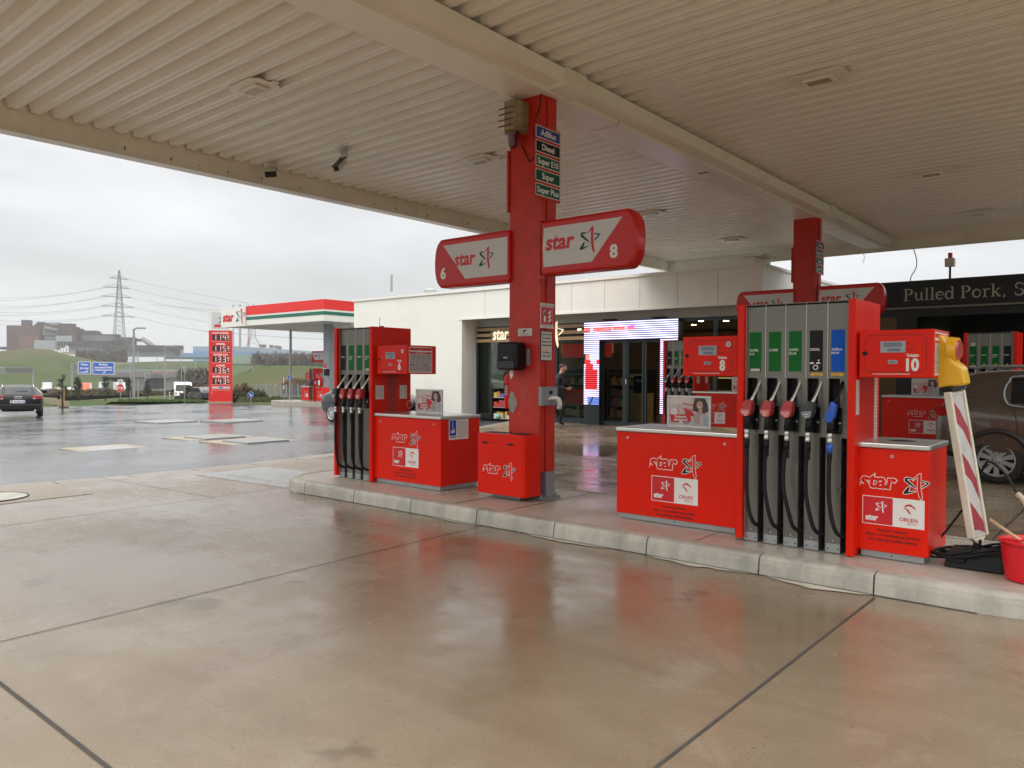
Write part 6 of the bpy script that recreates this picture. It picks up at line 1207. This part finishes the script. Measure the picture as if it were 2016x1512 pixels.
BS = mat('motorway_blue_sign', (.01, .10, .52), .4, var=.02)
def gantry(px0, px1, pyt, pym, pyb, d, label, posts):
    base = W((px0+px1)/2, pyb, d); t = thing('sign_gantry', label, 'gantry', base); Mo = Matrix.Translation(-base); b = MB(); b.M = Mo; s_ = F_PX/d*.18
    fbox(b, px0, px1, pyt, pyt+s_, d, .3, GALV); fbox(b, px0, px1, pym, pym+s_, d, .3, GALV)
    for p in posts: fbox(b, p-s_*.6, p+s_*.6, pyt, pyb, d, .4, GALV)
    n = int((px1-px0)/12)
    for i in range(1, n): p = px0+(px1-px0)*i/n; fbox(b, p-s_*.35, p+s_*.35, pyt, pym, d, .2, GALV)
    b.build('frame', t); return t, Mo
g, Mo = gantry(140, 259, 715.5, 731.5, 768, 185, 'motorway gantry carrying two blue direction signs', (141, 257.5))
for x0, x1, y0, y1, kind in ((154.5, 179, 712, 736.8, 0), (183, 225.5, 713, 737, 1)):
    d = 184.2; a = loc(x0, y1, d); c = loc(x1, y0, d); b = MB(); b.M = Mo @ YF; b.box(a.x, c.x, a.y-.1, a.y, a.z, c.z, WHITE); b.frame((a.x, a.y-.1, a.z)); w_ = c.x-a.x; h_ = c.z-a.z; b.rect(.12, w_-.12, .12, h_-.12, BS, 20)
    if kind: T = (('Bochum', .5, .74, .42), ('-Innenstadt West', .5, .50, .40), ('-Wattenscheid-Ost', .5, .30, .36))
    else: T = (('Witten', .5, .70, .42), ('BO-Süd', .5, .40, .42), ('A 448', .36, .10, .36))
    for s_, u, v, z in T:
        wd = text_mesh(s_, .02)[2]; b.text(s_, u*w_, v*h_, z*1.5, WHITE, 40, al='c', bold=.04, sx=min(1, w_*.88/(wd*z*1.5)))
    if kind: b.poly([(w_*.46, h_*.08), (w_*.50, h_*.06), (w_*.56, h_*.16), (w_*.59, h_*.13), (w_*.60, h_*.25), (w_*.51, h_*.23), (w_*.54, h_*.20)], WHITE, 40)
    else: b.poly([(w_*.68, h_*.08), (w_*.74, h_*.08), (w_*.74, h_*.2), (w_*.84, h_*.2), (w_*.71, h_*.33), (w_*.58, h_*.2), (w_*.68, h_*.2)], WHITE, 40)
    b.build('direction_sign', g)
g, Mo = gantry(-20, 65, 722.5, 733, 768, 175, 'motorway gantry with dark display panels at the far left edge', (64,)); b = MB(); b.M = Mo; [fbox(b, p, p+8, 723.5, 732.5, 174.6, .2, MIDG) for p in (11, 21, 31, 43, 54)]; b.build('display_panel', g)
g, Mo = gantry(284, 330, 734.5, 743, 768, 260, 'distant motorway gantry with dark display panels beside the bridge', (285,)); b = MB(); b.M = Mo; [fbox(b, p, p+5, 735, 743, 259.5, .2, MIDG) for p in (297, 303, 309, 315)]; b.build('display_panel', g)
# ---- lamp posts, poles, small signs
def lamp(px, pyb, pyt, d, arm, label, r_=.06):
    a = W(px, pyb, d); H = W(px, pyt, d).z-a.z; t = thing('street_lamp', label, 'street lamp', a, YAW); b = MB(); b.cyl((0, 0, -.3), (0, 0, H), r_*1.3, GALV, r_, n=10); b.build('pole', t)
    if arm: b = MB(); b.tube([(0, 0, H-.05), (arm*.3, 0, H+.08), (arm, 0, H+.12)], r_*.8, GALV); b.box(min(arm*.3, arm*1.3), max(arm*.3, arm*1.3), -.13, .13, H+.02, H+.14, GALV); b.build('lamp_head', t)
lamp(263.5, 791, 648, 66, .75, 'tall street lamp right of the stop sign', .085); lamp(324.5, 790, 683, 88, .8, 'street lamp further off, between the stop sign and the van', .08); lamp(572, 795, 612, 49, 0, 'tall pole in front of the fence, under the truck canopy edge', .075)
lamp(357, 775, 702, 150, .9, 'thin far lamp post behind the van', .07); lamp(309, 741, 702, 260, .9, 'thin lamp post on the bridge', .1); lamp(385, 741, 706, 270, -.9, 'thin lamp post on the bridge near the totem', .1); lamp(257, 790, 770, 66, 0, 'thin sapling stake right of the stop sign', .03)
lamp(272, 790, 747, 68, 0, 'thin post holding nothing, right of the tall street lamp', .045); lamp(498.5, 770, 721, 110, .6, 'slim lamp on the berm', .05)
def sign(px, pyb, d, parts, label, poly_=True):
    a = W(px, pyb, d); t = thing('road_sign', label, 'road sign', a, YAW); b = MB(); zt = max(p[1] for p in parts)-a.z; b.cyl((0, 0, -.2), (0, 0, zt), .03, GALV, n=8); b.build('pole', t); return t, a
d = 66; t, a = sign(237.5, 789, d, [(0, W(237, 745, d).z)], 'red octagonal stop sign with a small white plate above it')
c = W(237.5, 764, d).z-a.z; r_ = 8.3/F_PX*d; oc = [(r_*1.04*math.cos(R(22.5+45*i)), c+r_*1.04*math.sin(R(22.5+45*i))) for i in range(8)]
b = MB(); b.prism(oc, -.05, -.03, WHITE, 'y'); b.frame((0, -.05, 0)); b.poly([(x*.93, c+(y-c)*.93) for x, y in oc], REDP, 5); b.text('STOP', 0, c-.12, .33, WHITE, 12, al='c', bold=.03, sx=.72); b.build('stop_plate', t)
b = MB(); z = W(237, 751, d).z-a.z; b.box(-.22, .22, -.05, -.03, z-.17, z+.17, WHITE); b.frame((0, -.05, z)); b.outline([(-.19, -.14), (.19, -.14), (.19, .14), (-.19, .14)], .008, BLACKP, 4); b.poly([(-.1, -.05), (.1, -.05), (.02, .08), (-.04, .08)], BLACKP, 4); b.build('plate', t)
d = 60; t, a = sign(363, 791, d, [(0, W(363, 718, d).z)], 'grey back of a round sign on a pole standing before the van'); b = MB(); z = W(363, 727, d).z-a.z; b.cyl((.02, .03, z), (.05, .03, z), .3, GALV, n=24); b.build('plate', t)
d = 50; t, a = sign(494, 791, d, [(0, W(494, 777, d).z)], 'low round blue sign with a white arrow pointing down right'); b = MB(); z = W(494, 777, d).z-a.z; r_ = 6/F_PX*d; b.cyl((0, -.03, z), (0, -.05, z), r_, WHITE, n=28); b.frame((0, -.05, z)); b.disc(0, 0, r_*.92, BLUEP, 4, 28); b.poly([(-.12, .09), (-.09, .12), (.03, .0), (.08, .05), (.10, -.11), (-.06, -.09), (-.01, -.04)], WHITE, 8); b.build('plate', t)
d = 58; t, a = sign(570.5, 790, d, [(0, W(571, 735, d).z)], 'round blue sign half hidden behind the tall pole'); b = MB(); z = W(571, 743, d).z-a.z; r_ = 5.5/F_PX*d; b.cyl((.05, -.03, z), (.05, -.05, z), r_, WHITE, n=28); b.frame((.05, -.05, z)); b.disc(0, 0, r_*.92, BLUEP, 4, 28); b.build('plate', t)
b = MB(); b.cyl((0, 0, 0), (0, 0, 1.0), .05, WHITE, n=10); b.cyl((0, 0, .3), (0, 0, .5), .052, REDP, n=10); b.cyl((0, 0, .7), (0, 0, .85), .052, REDP, n=10); tag(b.build('marker_post', loc=W(334, 789, 88)), 'red and white marker post left of the van', 'marker post')
b = MB(); b.cyl((0, 0, 0), (0, 0, .9), .035, WHITE, n=10); b.cyl((0, 0, .3), (0, 0, .5), .037, REDP, n=10); tag(b.build('marker_post', loc=W(558.5, 766, 60)), 'thin red and white marker post at the fence', 'marker post')
# ---- fence
d0, d1 = 82, 60; a = W(497, 783, d0); c = W(668, 792, d1); t = thing('mesh_fence', 'grey wire mesh fence with pale posts in front of the berm', 'fence', a)
dv = c-a; n = 15; b = MB(); FM = bpy.data.materials.new('mesh_panel'); FM.use_nodes = True; p_ = FM.node_tree.nodes['Principled BSDF']; p_.inputs['Base Color'].default_value = (.17, .18, .18, 1); wv_ = FM.node_tree.nodes.new('ShaderNodeTexNoise'); wv_.inputs['Scale'].default_value = 9; mr_ = FM.node_tree.nodes.new('ShaderNodeMapRange'); mr_.inputs[3].default_value = .3; mr_.inputs[4].default_value = .6; FM.node_tree.links.new(wv_.outputs[0], mr_.inputs[0]); FM.node_tree.links.new(mr_.outputs[0], p_.inputs['Alpha'])
hf = 1.35
for i in range(n):
    p = dv*(i/n); q = dv*((i+1)/n); b.add([p, q, q+Vector((0, 0, hf)), p+Vector((0, 0, hf))], [(0, 1, 2, 3)], FM)
b.build('mesh_panel', t)
for i in range(n+1): p = dv*(i/n); q = MB(); q.box(p.x-.035, p.x+.035, p.y-.035, p.y+.035, p.z-.2, p.z+hf+.1, GALV); q.build('post', t)
# ---- planters and plants
PLC = mat('weathered_concrete_planter', (.34, .29, .19), .8, var=.2, vs=3, dirt=(.13, .12, .07), dv=.6, ds=3)
for i, (x0, x1, y1, dd, lb) in enumerate(((117, 134, 803, 37, 'weathered concrete planter box nearest the camera, rightmost of four'), (106.5, 117, 800, 40, 'weathered concrete planter box, second from the right'), (96, 107, 797, 44, 'weathered concrete planter box, third from the right'), (85, 95.5, 796, 47, 'weathered concrete planter box just right of the black estate car'))):
    a = G((x0+x1)/2, y1-1); dd = (a-Vector((0, 0, EYE))).dot(_f); w_ = 16/F_PX*dd; t = thing('planter', lb, 'planter', a, YAW+R(10), 'concrete planter boxes along the yard edge'); b = MB(); b.box(-w_/2, w_/2, -w_/2, w_/2, .05, w_*.78, PLC); b.build('box', t, bevel=.02); b = MB(); b.box(-w_*.42, w_*.42, -w_*.42, w_*.42, 0, .05, SLOT); b.build('foot', t); b = MB(); b.box(-w_*.42, w_*.42, -w_*.42, w_*.42, w_*.78, w_*.79, mat('soil', (.05, .035, .02), .9)); b.build('soil', t)
LEAFD = mat('dark_pine_needles', (.03, .055, .026), .8, var=.5, vs=3); LEAFG = mat('olive_twigs', (.07, .08, .03), .85, var=.4, vs=2); LEAFB = mat('brown_winter_twigs', (.13, .085, .055), .9, var=.4, vs=2); LEAFR = mat('reddish_willow_twigs', (.17, .11, .06), .9, var=.3, vs=2); LEAFY = mat('grey_bare_wood', (.11, .105, .095), .9, var=.3, vs=.05); BARK = mat('bark', (.09, .07, .05), .9, var=.3, vs=10); GRS = mat('tall_grass', (.07, .115, .03), .9, var=.4, vs=2)
def leaves(b, c, rad, n, s, mt, up=0., rng=random):
    for _ in range(n):
        while 1:
            p = Vector((rng.uniform(-1, 1), rng.uniform(-1, 1), rng.uniform(-1, 1)))
            if p.length < 1: break
        p = Vector((c[0]+p.x*rad[0], c[1]+p.y*rad[1], c[2]+p.z*rad[2])); q = Vector((rng.gauss(0, 1), rng.gauss(0, 1), rng.gauss(0, 1)+up)).normalized(); r_ = q.orthogonal().normalized()*s*rng.uniform(.15, .5); q = q*s*rng.uniform(.5, 1.3)
        b.add([p-r_, p+r_, p+q], [(0, 1, 2)], mt)
def pine(px, pyb, pyt, d, label, wpx=7, sparse=False):
    a = W(px, pyb, d); H = W(px, pyt, d).z-a.z; t = thing('pine_tree', label, 'tree', a); r0 = wpx/F_PX*d; b = MB(); b.tube([(0, 0, -.3), (.05, 0, H*.5), (0, 0, H)], [.06, .045, .02], BARK, n=6); b.build('trunk', t); b = MB()
    for i in range(44 if not sparse else 16):
        k = random.random()**.8; z = H*(.2+.76*k); rr = r0*1.15*(1-k*.7); a_ = random.uniform(0, 6.28); e_ = Vector((rr*math.cos(a_), rr*math.sin(a_), z+.15*rr)); b.tube([(0, 0, z-.2), tuple(e_)], .02, BARK, n=4); leaves(b, e_, (r0*.42, r0*.42, H*.055), 34, r0*.17, LEAFD, .6); leaves(b, e_*.5+Vector((0, 0, z*.5)), (r0*.3, r0*.3, H*.05), 30, r0*.16, LEAFD, .6)
    b.build('crown', t)
pine(153, 783, 742, 75, 'dark young pine left of the orange van', 8); pine(208, 784, 741, 75, 'dark young pine left of the stop sign', 8.5); pine(254, 784, 747, 80, 'dark young pine behind the tall street lamp', 6); pine(290, 785, 747, 82, 'dark young pine before the bridge underpass', 6.5); pine(123, 797, 737, 46, 'sparse staked pine sapling above the concrete planters', 11, True)
b = MB(); b.cyl((-.25, 0, 0), (-.25, 0, 1.0), .03, WOOD, n=6); b.cyl((.25, 0, 0), (.25, 0, 1.0), .03, WOOD, n=6); b.box(-.3, .3, -.03, .03, .95, 1.02, WOOD); tag(b.build('tree_stakes', loc=W(123, 797, 46)), 'two timber stakes holding the pine sapling', 'tree stakes')
def massf(name, label, cat, box_, n, s, mt, up=.8, kind='stuff', fill=None):
    px0, px1, pyt, pyb, d0, d1 = box_; b = MB(); rg = random.Random(hash(label) % 999 if 0 else len(label)*7)
    for _ in range(n):
        px = rg.uniform(px0, px1); d = rg.uniform(d0, d1); f = rg.random(); top = pyt+(pyb-pyt)*.35*abs(noise.noise(Vector((px*.11, d*.05, 3)))*1.6); p = W(px, pyb+(top-pyb)*f, d); q = Vector((rg.gauss(0, .6), rg.gauss(0, .6), rg.gauss(0, .5)+up)).normalized(); r_ = q.orthogonal().normalized()*s*rg.uniform(.06, .22); q = q*s*rg.uniform(.5, 1.4)
        b.add([p-r_, p+r_, p+q], [(0, 1, 2)], mt if not isinstance(mt, list) else rg.choice(mt))
    return tag(b.build(name), label, cat, None, kind)
massf('hedge', 'brown winter hedge along the motorway at left', 'hedge', (78, 200, 770.5, 779, 95, 104), 3600, .5, [LEAFB, LEAFG, LEAFR]); massf('hedge', 'brown winter hedge behind the stop sign', 'hedge', (200, 345, 771.5, 778, 108, 116), 2800, .5, [LEAFB, LEAFG])
massf('ground_cover', 'rough grass along the verge below the fence', 'grass', (470, 600, 786, 792, 56, 62), 2500, .22, [GRS, LEAFG, LEAFB], 1.5); massf('ground_cover', 'grass tufts on the verge around the stop sign', 'grass', (232, 400, 788.5, 792, 58, 66), 1500, .2, [GRS], 1.5)
def bush(px, pyb, wpx, hpx, d, n, s, mts, label, name='shrub', cat='shrub', vert=.9):
    a = W(px, pyb, d); a2 = W(px, pyb-hpx, d); t = thing(name, label, cat, a); H = a2.z-a.z; r0 = wpx/F_PX*d; b = MB()
    for i in range(9): an = i*.7; b.tube([(0, 0, -.2), (r0*.3*math.cos(an), r0*.3*math.sin(an), H*.4), (r0*.6*math.cos(an), r0*.6*math.sin(an), H*.85)], [.05, .03, .01], BARK, n=4)
    b.build('stems', t); b = MB()
    for i in range(26): an = random.uniform(0, 6.28); k = random.random()**.5; leaves(b, (r0*.8*k*math.cos(an), r0*.8*k*math.sin(an), H*random.uniform(.2, .8)*(1-.35*k)), (r0*.3, r0*.3, H*.22), n//26, s, random.choice(mts), vert)
    b.build('foliage', t)
bush(386, 791, 26, 34, 92, 3200, .5, [LEAFG, LEAFB, mat('dark_evergreen', (.03, .05, .02), .8, var=.4)], 'dense green-brown bush behind the white van'); bush(368, 790, 16, 26, 98, 1600, .5, [LEAFG, LEAFD], 'darker green bush left of the totem behind the van')
bush(478, 793, 22, 42, 70, 2600, .45, [LEAFR, LEAFB, LEAFG], 'reddish-brown bare willow bush right of the price totem', vert=1.4); bush(505, 792, 16, 24, 68, 1500, .4, [LEAFB, LEAFG], 'low brown shrub at the left end of the fence'); bush(545, 792, 12, 9, 58, 900, .25, [LEAFG, GRS], 'low green shrub at the foot of the fence'); bush(400, 792, 14, 38, 80, 1800, .5, [LEAFB, LEAFR], 'brown bush directly left of the price totem')
bush(452, 792, 16, 24, 60, 1500, .4, [LEAFB, LEAFG], 'brown shrub beside the foot of the price totem')
massf('distant_wood', 'grey bare wood along the crest right of the blue hall', 'wood', (500, 700, 703, 722, 300, 330), 9000, 2.2, [LEAFY, LEAFB], 1.2); massf('distant_wood', 'brown bare scrub below the steelworks', 'wood', (150, 250, 692, 714, 440, 470), 5000, 2.0, [LEAFB, LEAFY], 1.2); massf('scrub', 'brown bramble scrub behind the fence', 'scrub', (560, 700, 752, 776, 84, 96), 5000, .7, [LEAFB, LEAFR], .8)
massf('scrub', 'brown bare trees along the motorway right of the van', 'scrub', (355, 412, 735, 760, 180, 200), 3500, 1.6, [LEAFB, LEAFG, LEAFY], 1.0)
# ---- price totem
d = 58; a = W(434.5, 791.5, d); t = thing('price_totem', 'tall red price totem with five lit fuel prices and a white star head', 'price sign', a, YAW+R(7)); w_ = 43.5/F_PX*d; H = (791.5-612)/F_PX*d; zr = (791.5-651)/F_PX*d
TRED = mat('bright_red_totem', (.75, .02, .015), .4, var=.03)
b = MB(); b.box(-w_/2, w_/2, -.14, .14, .0, zr, TRED); b.box(-w_*.55, w_*.5, -.2, .2, -.15, .03, PLC); b.build('body', t, bevel=.02); b = MB(); b.box(-w_/2-.02, w_/2+.02, -.15, .15, zr, H, CREAM); b.frame((0, -.15, 0)); b.rect(-w_*.36, w_*.40, zr+.12, H-.15, SWHITE, 6); b.outline([(-w_*.36, zr+.12), (w_*.40, zr+.12), (w_*.40, H-.15), (-w_*.36, H-.15)], .012, PAPER, 8)
starmark(b, w_*.07, zr+.78, .68, TEAL, REDP, 10); b.text('star', -w_*.27, zr+.26, .38, REDP, 10, bold=.05, shear=.18, space=.93); b.build('head', t)
SEG = emit('led_digit', (1, .45, .4), .7, (.5, .35, .33)); DKP = mat('dark_digit_panel', (.05, .018, .016), .3)
SG = {'1': 'bc', '4': 'fgbc', '5': 'afgcd', '9': 'abfgcd', '3': 'abgcd', '6': 'afgedc'}
def seven(b, ch, u, v, h):
    w2 = h*.48; k = h*.065; S = {'a': (0, w2, h-k, h+k), 'g': (0, w2, h/2-k, h/2+k), 'd': (0, w2, -k, k), 'f': (-k, k, h/2, h), 'b': (w2-k, w2+k, h/2, h), 'e': (-k, k, 0, h/2), 'c': (w2-k, w2+k, 0, h/2)}
    for s_ in SG[ch]: x0, x1, y0, y1 = S[s_]; b.rect(u+x0, u+x1, v+y0, v+y1, SEG, 12)
zt = lambda py: (791.5-py)/F_PX*d
for nm, pr__, y in (('LKW DIESEL', '1149', 652), ('DIESEL', '1159', 673.5), ('SUPER E10', '1339', 694.5), ('SUPER', '1369', 716), ('SUPER PLUS', '1439', 737.5)):
    b = MB(); b.frame((0, -.14, 0)); wd = text_mesh(nm, .04)[2]; b.text(nm, .04, zt(y+5.2), .15, WHITE, 6, al='c', bold=.05, sx=min(1.5, len(nm)*.135/(wd*.15)))
    b.rect(-w_*.34, w_*.42, zt(y+18.5), zt(y+7), DKP, 6)
    for i, ch in enumerate(pr__[:3]): seven(b, ch, -w_*.29+i*w_*.21, zt(y+17.5), .36)
    seven(b, '9', w_*.31, zt(y+15.5), .25); b.rect(-w_*.40, w_*.46, zt(y+20.3), zt(y+19.7), PAPER, 6); b.build('price_panel', t)
b = MB(); b.frame((0, -.14, 0)); b.rect(-w_*.36, w_*.42, zt(765), zt(761), PAPER, 6); b.rect(-.1, .2, zt(764), zt(762), BLUEP, 9); b.rect(-w_*.40, w_*.46, zt(768.3), zt(767.7), PAPER, 6); b.ring(-w_*.36, zt(773), .07, PAPER, 6); b.build('lower_stickers', t)
# ---- truck canopy
C0 = W(637.5, 632, 40); zb = C0.z; zt_ = W(637.5, 589, 40).z
def pxof(P): q = P-Vector((0, 0, EYE)); return 1008+F_PX*q.dot(RT)/q.dot(_f)
xl = C0.x
while pxof(Vector((xl, C0.y, zb))) > 440: xl -= .05
xm = C0.x
while pxof(Vector((xm, C0.y, zb))) > 486: xm -= .05
t = thing('truck_canopy', 'white canopy with red and green stripes over the truck pumps', 'canopy', (C0.x, C0.y, zb)); Lx = C0.x-xl; D_ = 14; hh = zt_-zb; CW = mat('white_canopy_fascia', (.78, .77, .70), .4, var=.03)
b = MB(); b.box(-Lx, 0, 0, D_, .02, hh, CW); b.box(-Lx+.1, -.1, .1, D_-.1, -.0, .02, BEAMM); b.build('roof', t)
b = MB(); m0 = -(C0.x-xm)
for z0, z1, mt in ((hh*.55, hh, TRED), (hh*.30, hh*.46, mat('stripe_green', (.01, .14, .09), .4))): b.box(m0, .012, -.012, D_, z0, z1+(.012 if mt is TRED else 0), mt)
b.build('stripes', t); b = MB(); b.box(-Lx-.05, m0, -.1, .0, .0, hh, CW); b.frame((-Lx, -.1, 0)); wbd = m0+Lx; wt = text_mesh('star', .05, .1, 1.)[2]; b.text('star', wbd*.06, hh*.30, hh*.62, REDP, 6, bold=.05, shear=.1, sx=wbd*.48/(wt*hh*.62)); starmark(b, wbd*.76, hh*.5, hh*.86, TEAL, REDP, 6, None, wbd*.40/(hh*.86*.83)); b.build('logo_board', t)
b = MB(); [b.box(-Lx*.5, -.3, 2+i*3, 2.25+i*3, -.12, .0, CW) for i in range(4)]; b.build('soffit_beam', t)
pc = W(648, 790, 43); pcz = pc.z-.02; t = thing('support_column', 'grey steel column of the truck canopy left of pump 6', 'column', (pc.x, pc.y, pcz), 0); b = MB(); b.box(-.26, .26, -.2, .2, -.4, zb-pcz+.05, GREYP); b.build('shaft', t)
b = MB(); b.box(-.27, .27, -.27, -.201, 0, .8, RED); b.build('bin_front', t); b = MB(); b.box(.05, .33, -.42, -.21, 1.45, 1.83, PLAS); b.build('towel_box', t, bevel=.03); b = MB(); b.box(-.2, .0, -.21, -.2, 1.9, 2.1, REDP); b.box(-.22, .02, -.21, -.2, 1.55, 1.85, WHITE); b.build('notices', t)
pw = W(614, 790, 47); zt2 = pw.z-.14; X0, Y0 = pw.x, pw.y
b = MB(); b.box(-3.2, 3.2, -.8, 1.1, -.5, .14, GISL); struct(b.build('island_kerb', loc=(X0, Y0, zt2), bevel=.05))
pump((X0-.15, Y0+.0, zt2+.14), 'distant truck fuel pump with blue and black labels under the far canopy', [DI, AB], (-.62, -.1, .05, .5, '1', False), (.42, .95, .0, .5, '1', True), noz=True)
counter((X0-1.15, Y0+.05, zt2+.14), .95, .6, 'distant red counter left of the truck pump', .48, .45, .6, rul=False); counter((X0+.26, Y0+.05, zt2+.14), .95, .6, 'distant red counter right of the truck pump', .48, .45, .6, rul=False)
t = thing('fire_extinguisher', 'distant red fire extinguisher beside the grey truck canopy column', 'fire extinguisher', (pc.x-.40, pc.y-.3, pcz+.8)); b = MB(); b.lathe([(0, 0), (.09, 0), (.09, .5), (.04, .6), (0, .62)], RED); b.build('cylinder', t); b = MB(); b.box(-.07, .07, -.1, -.09, .12, .38, WHITE); b.build('label_sticker', t)
p = W(629, 702, 46); t = thing('wing_sign', 'small far wing sign at the grey truck canopy column', 'sign', p, R(0)); b = MB(); b.box(-.7, .55, -.08, .08, -.33, .33, SRED); b.build('box', t, bevel=.05); b = MB(); b.frame((0, -.08, 0)); b.poly([(-.62, .24), (.53, .24), (.53, -.2), (-.36, -.2)], SWHITE, 4); starlogo(b, -.38, .0, .11, l=8); b.text('LKW', .1, -.14, .1, BLACKP, 8, al='c'); b.build('face', t)
t = thing('watering_can', 'distant red watering can on the truck island', 'watering can', (X0+1.45, Y0-.2, zt2+.14)); b = MB(); b.cyl((0, 0, 0), (0, 0, .3), .13, RED, .11); b.tube([(-.1, 0, .1), (-.3, 0, .35)], .025, RED); b.tube([(.1, 0, .28), (.16, 0, .38), (.0, 0, .4)], .015, RED); b.build('can', t)
# ================================================================ HAZE
hz = MB(); hz.box(-4700, 4700, -4700, 4700, -9, 130, GKERB); me = bpy.data.meshes.new('haze'); me.from_pydata(hz.v, [], hz.f)
hm = bpy.data.materials.new('haze'); hm.use_nodes = True; t_ = hm.node_tree; t_.nodes.clear(); o_ = t_.nodes.new('ShaderNodeOutputMaterial'); pv_ = t_.nodes.new('ShaderNodeVolumePrincipled')
pv_.inputs['Color'].default_value = (.86, .87, .89, 1); pv_.inputs['Density'].default_value = .00036; t_.links.new(pv_.outputs[0], o_.inputs['Volume']); me.materials.append(hm)
ho = bpy.data.objects.new('haze', me); COL.objects.link(ho); ho['kind'] = 'stuff'
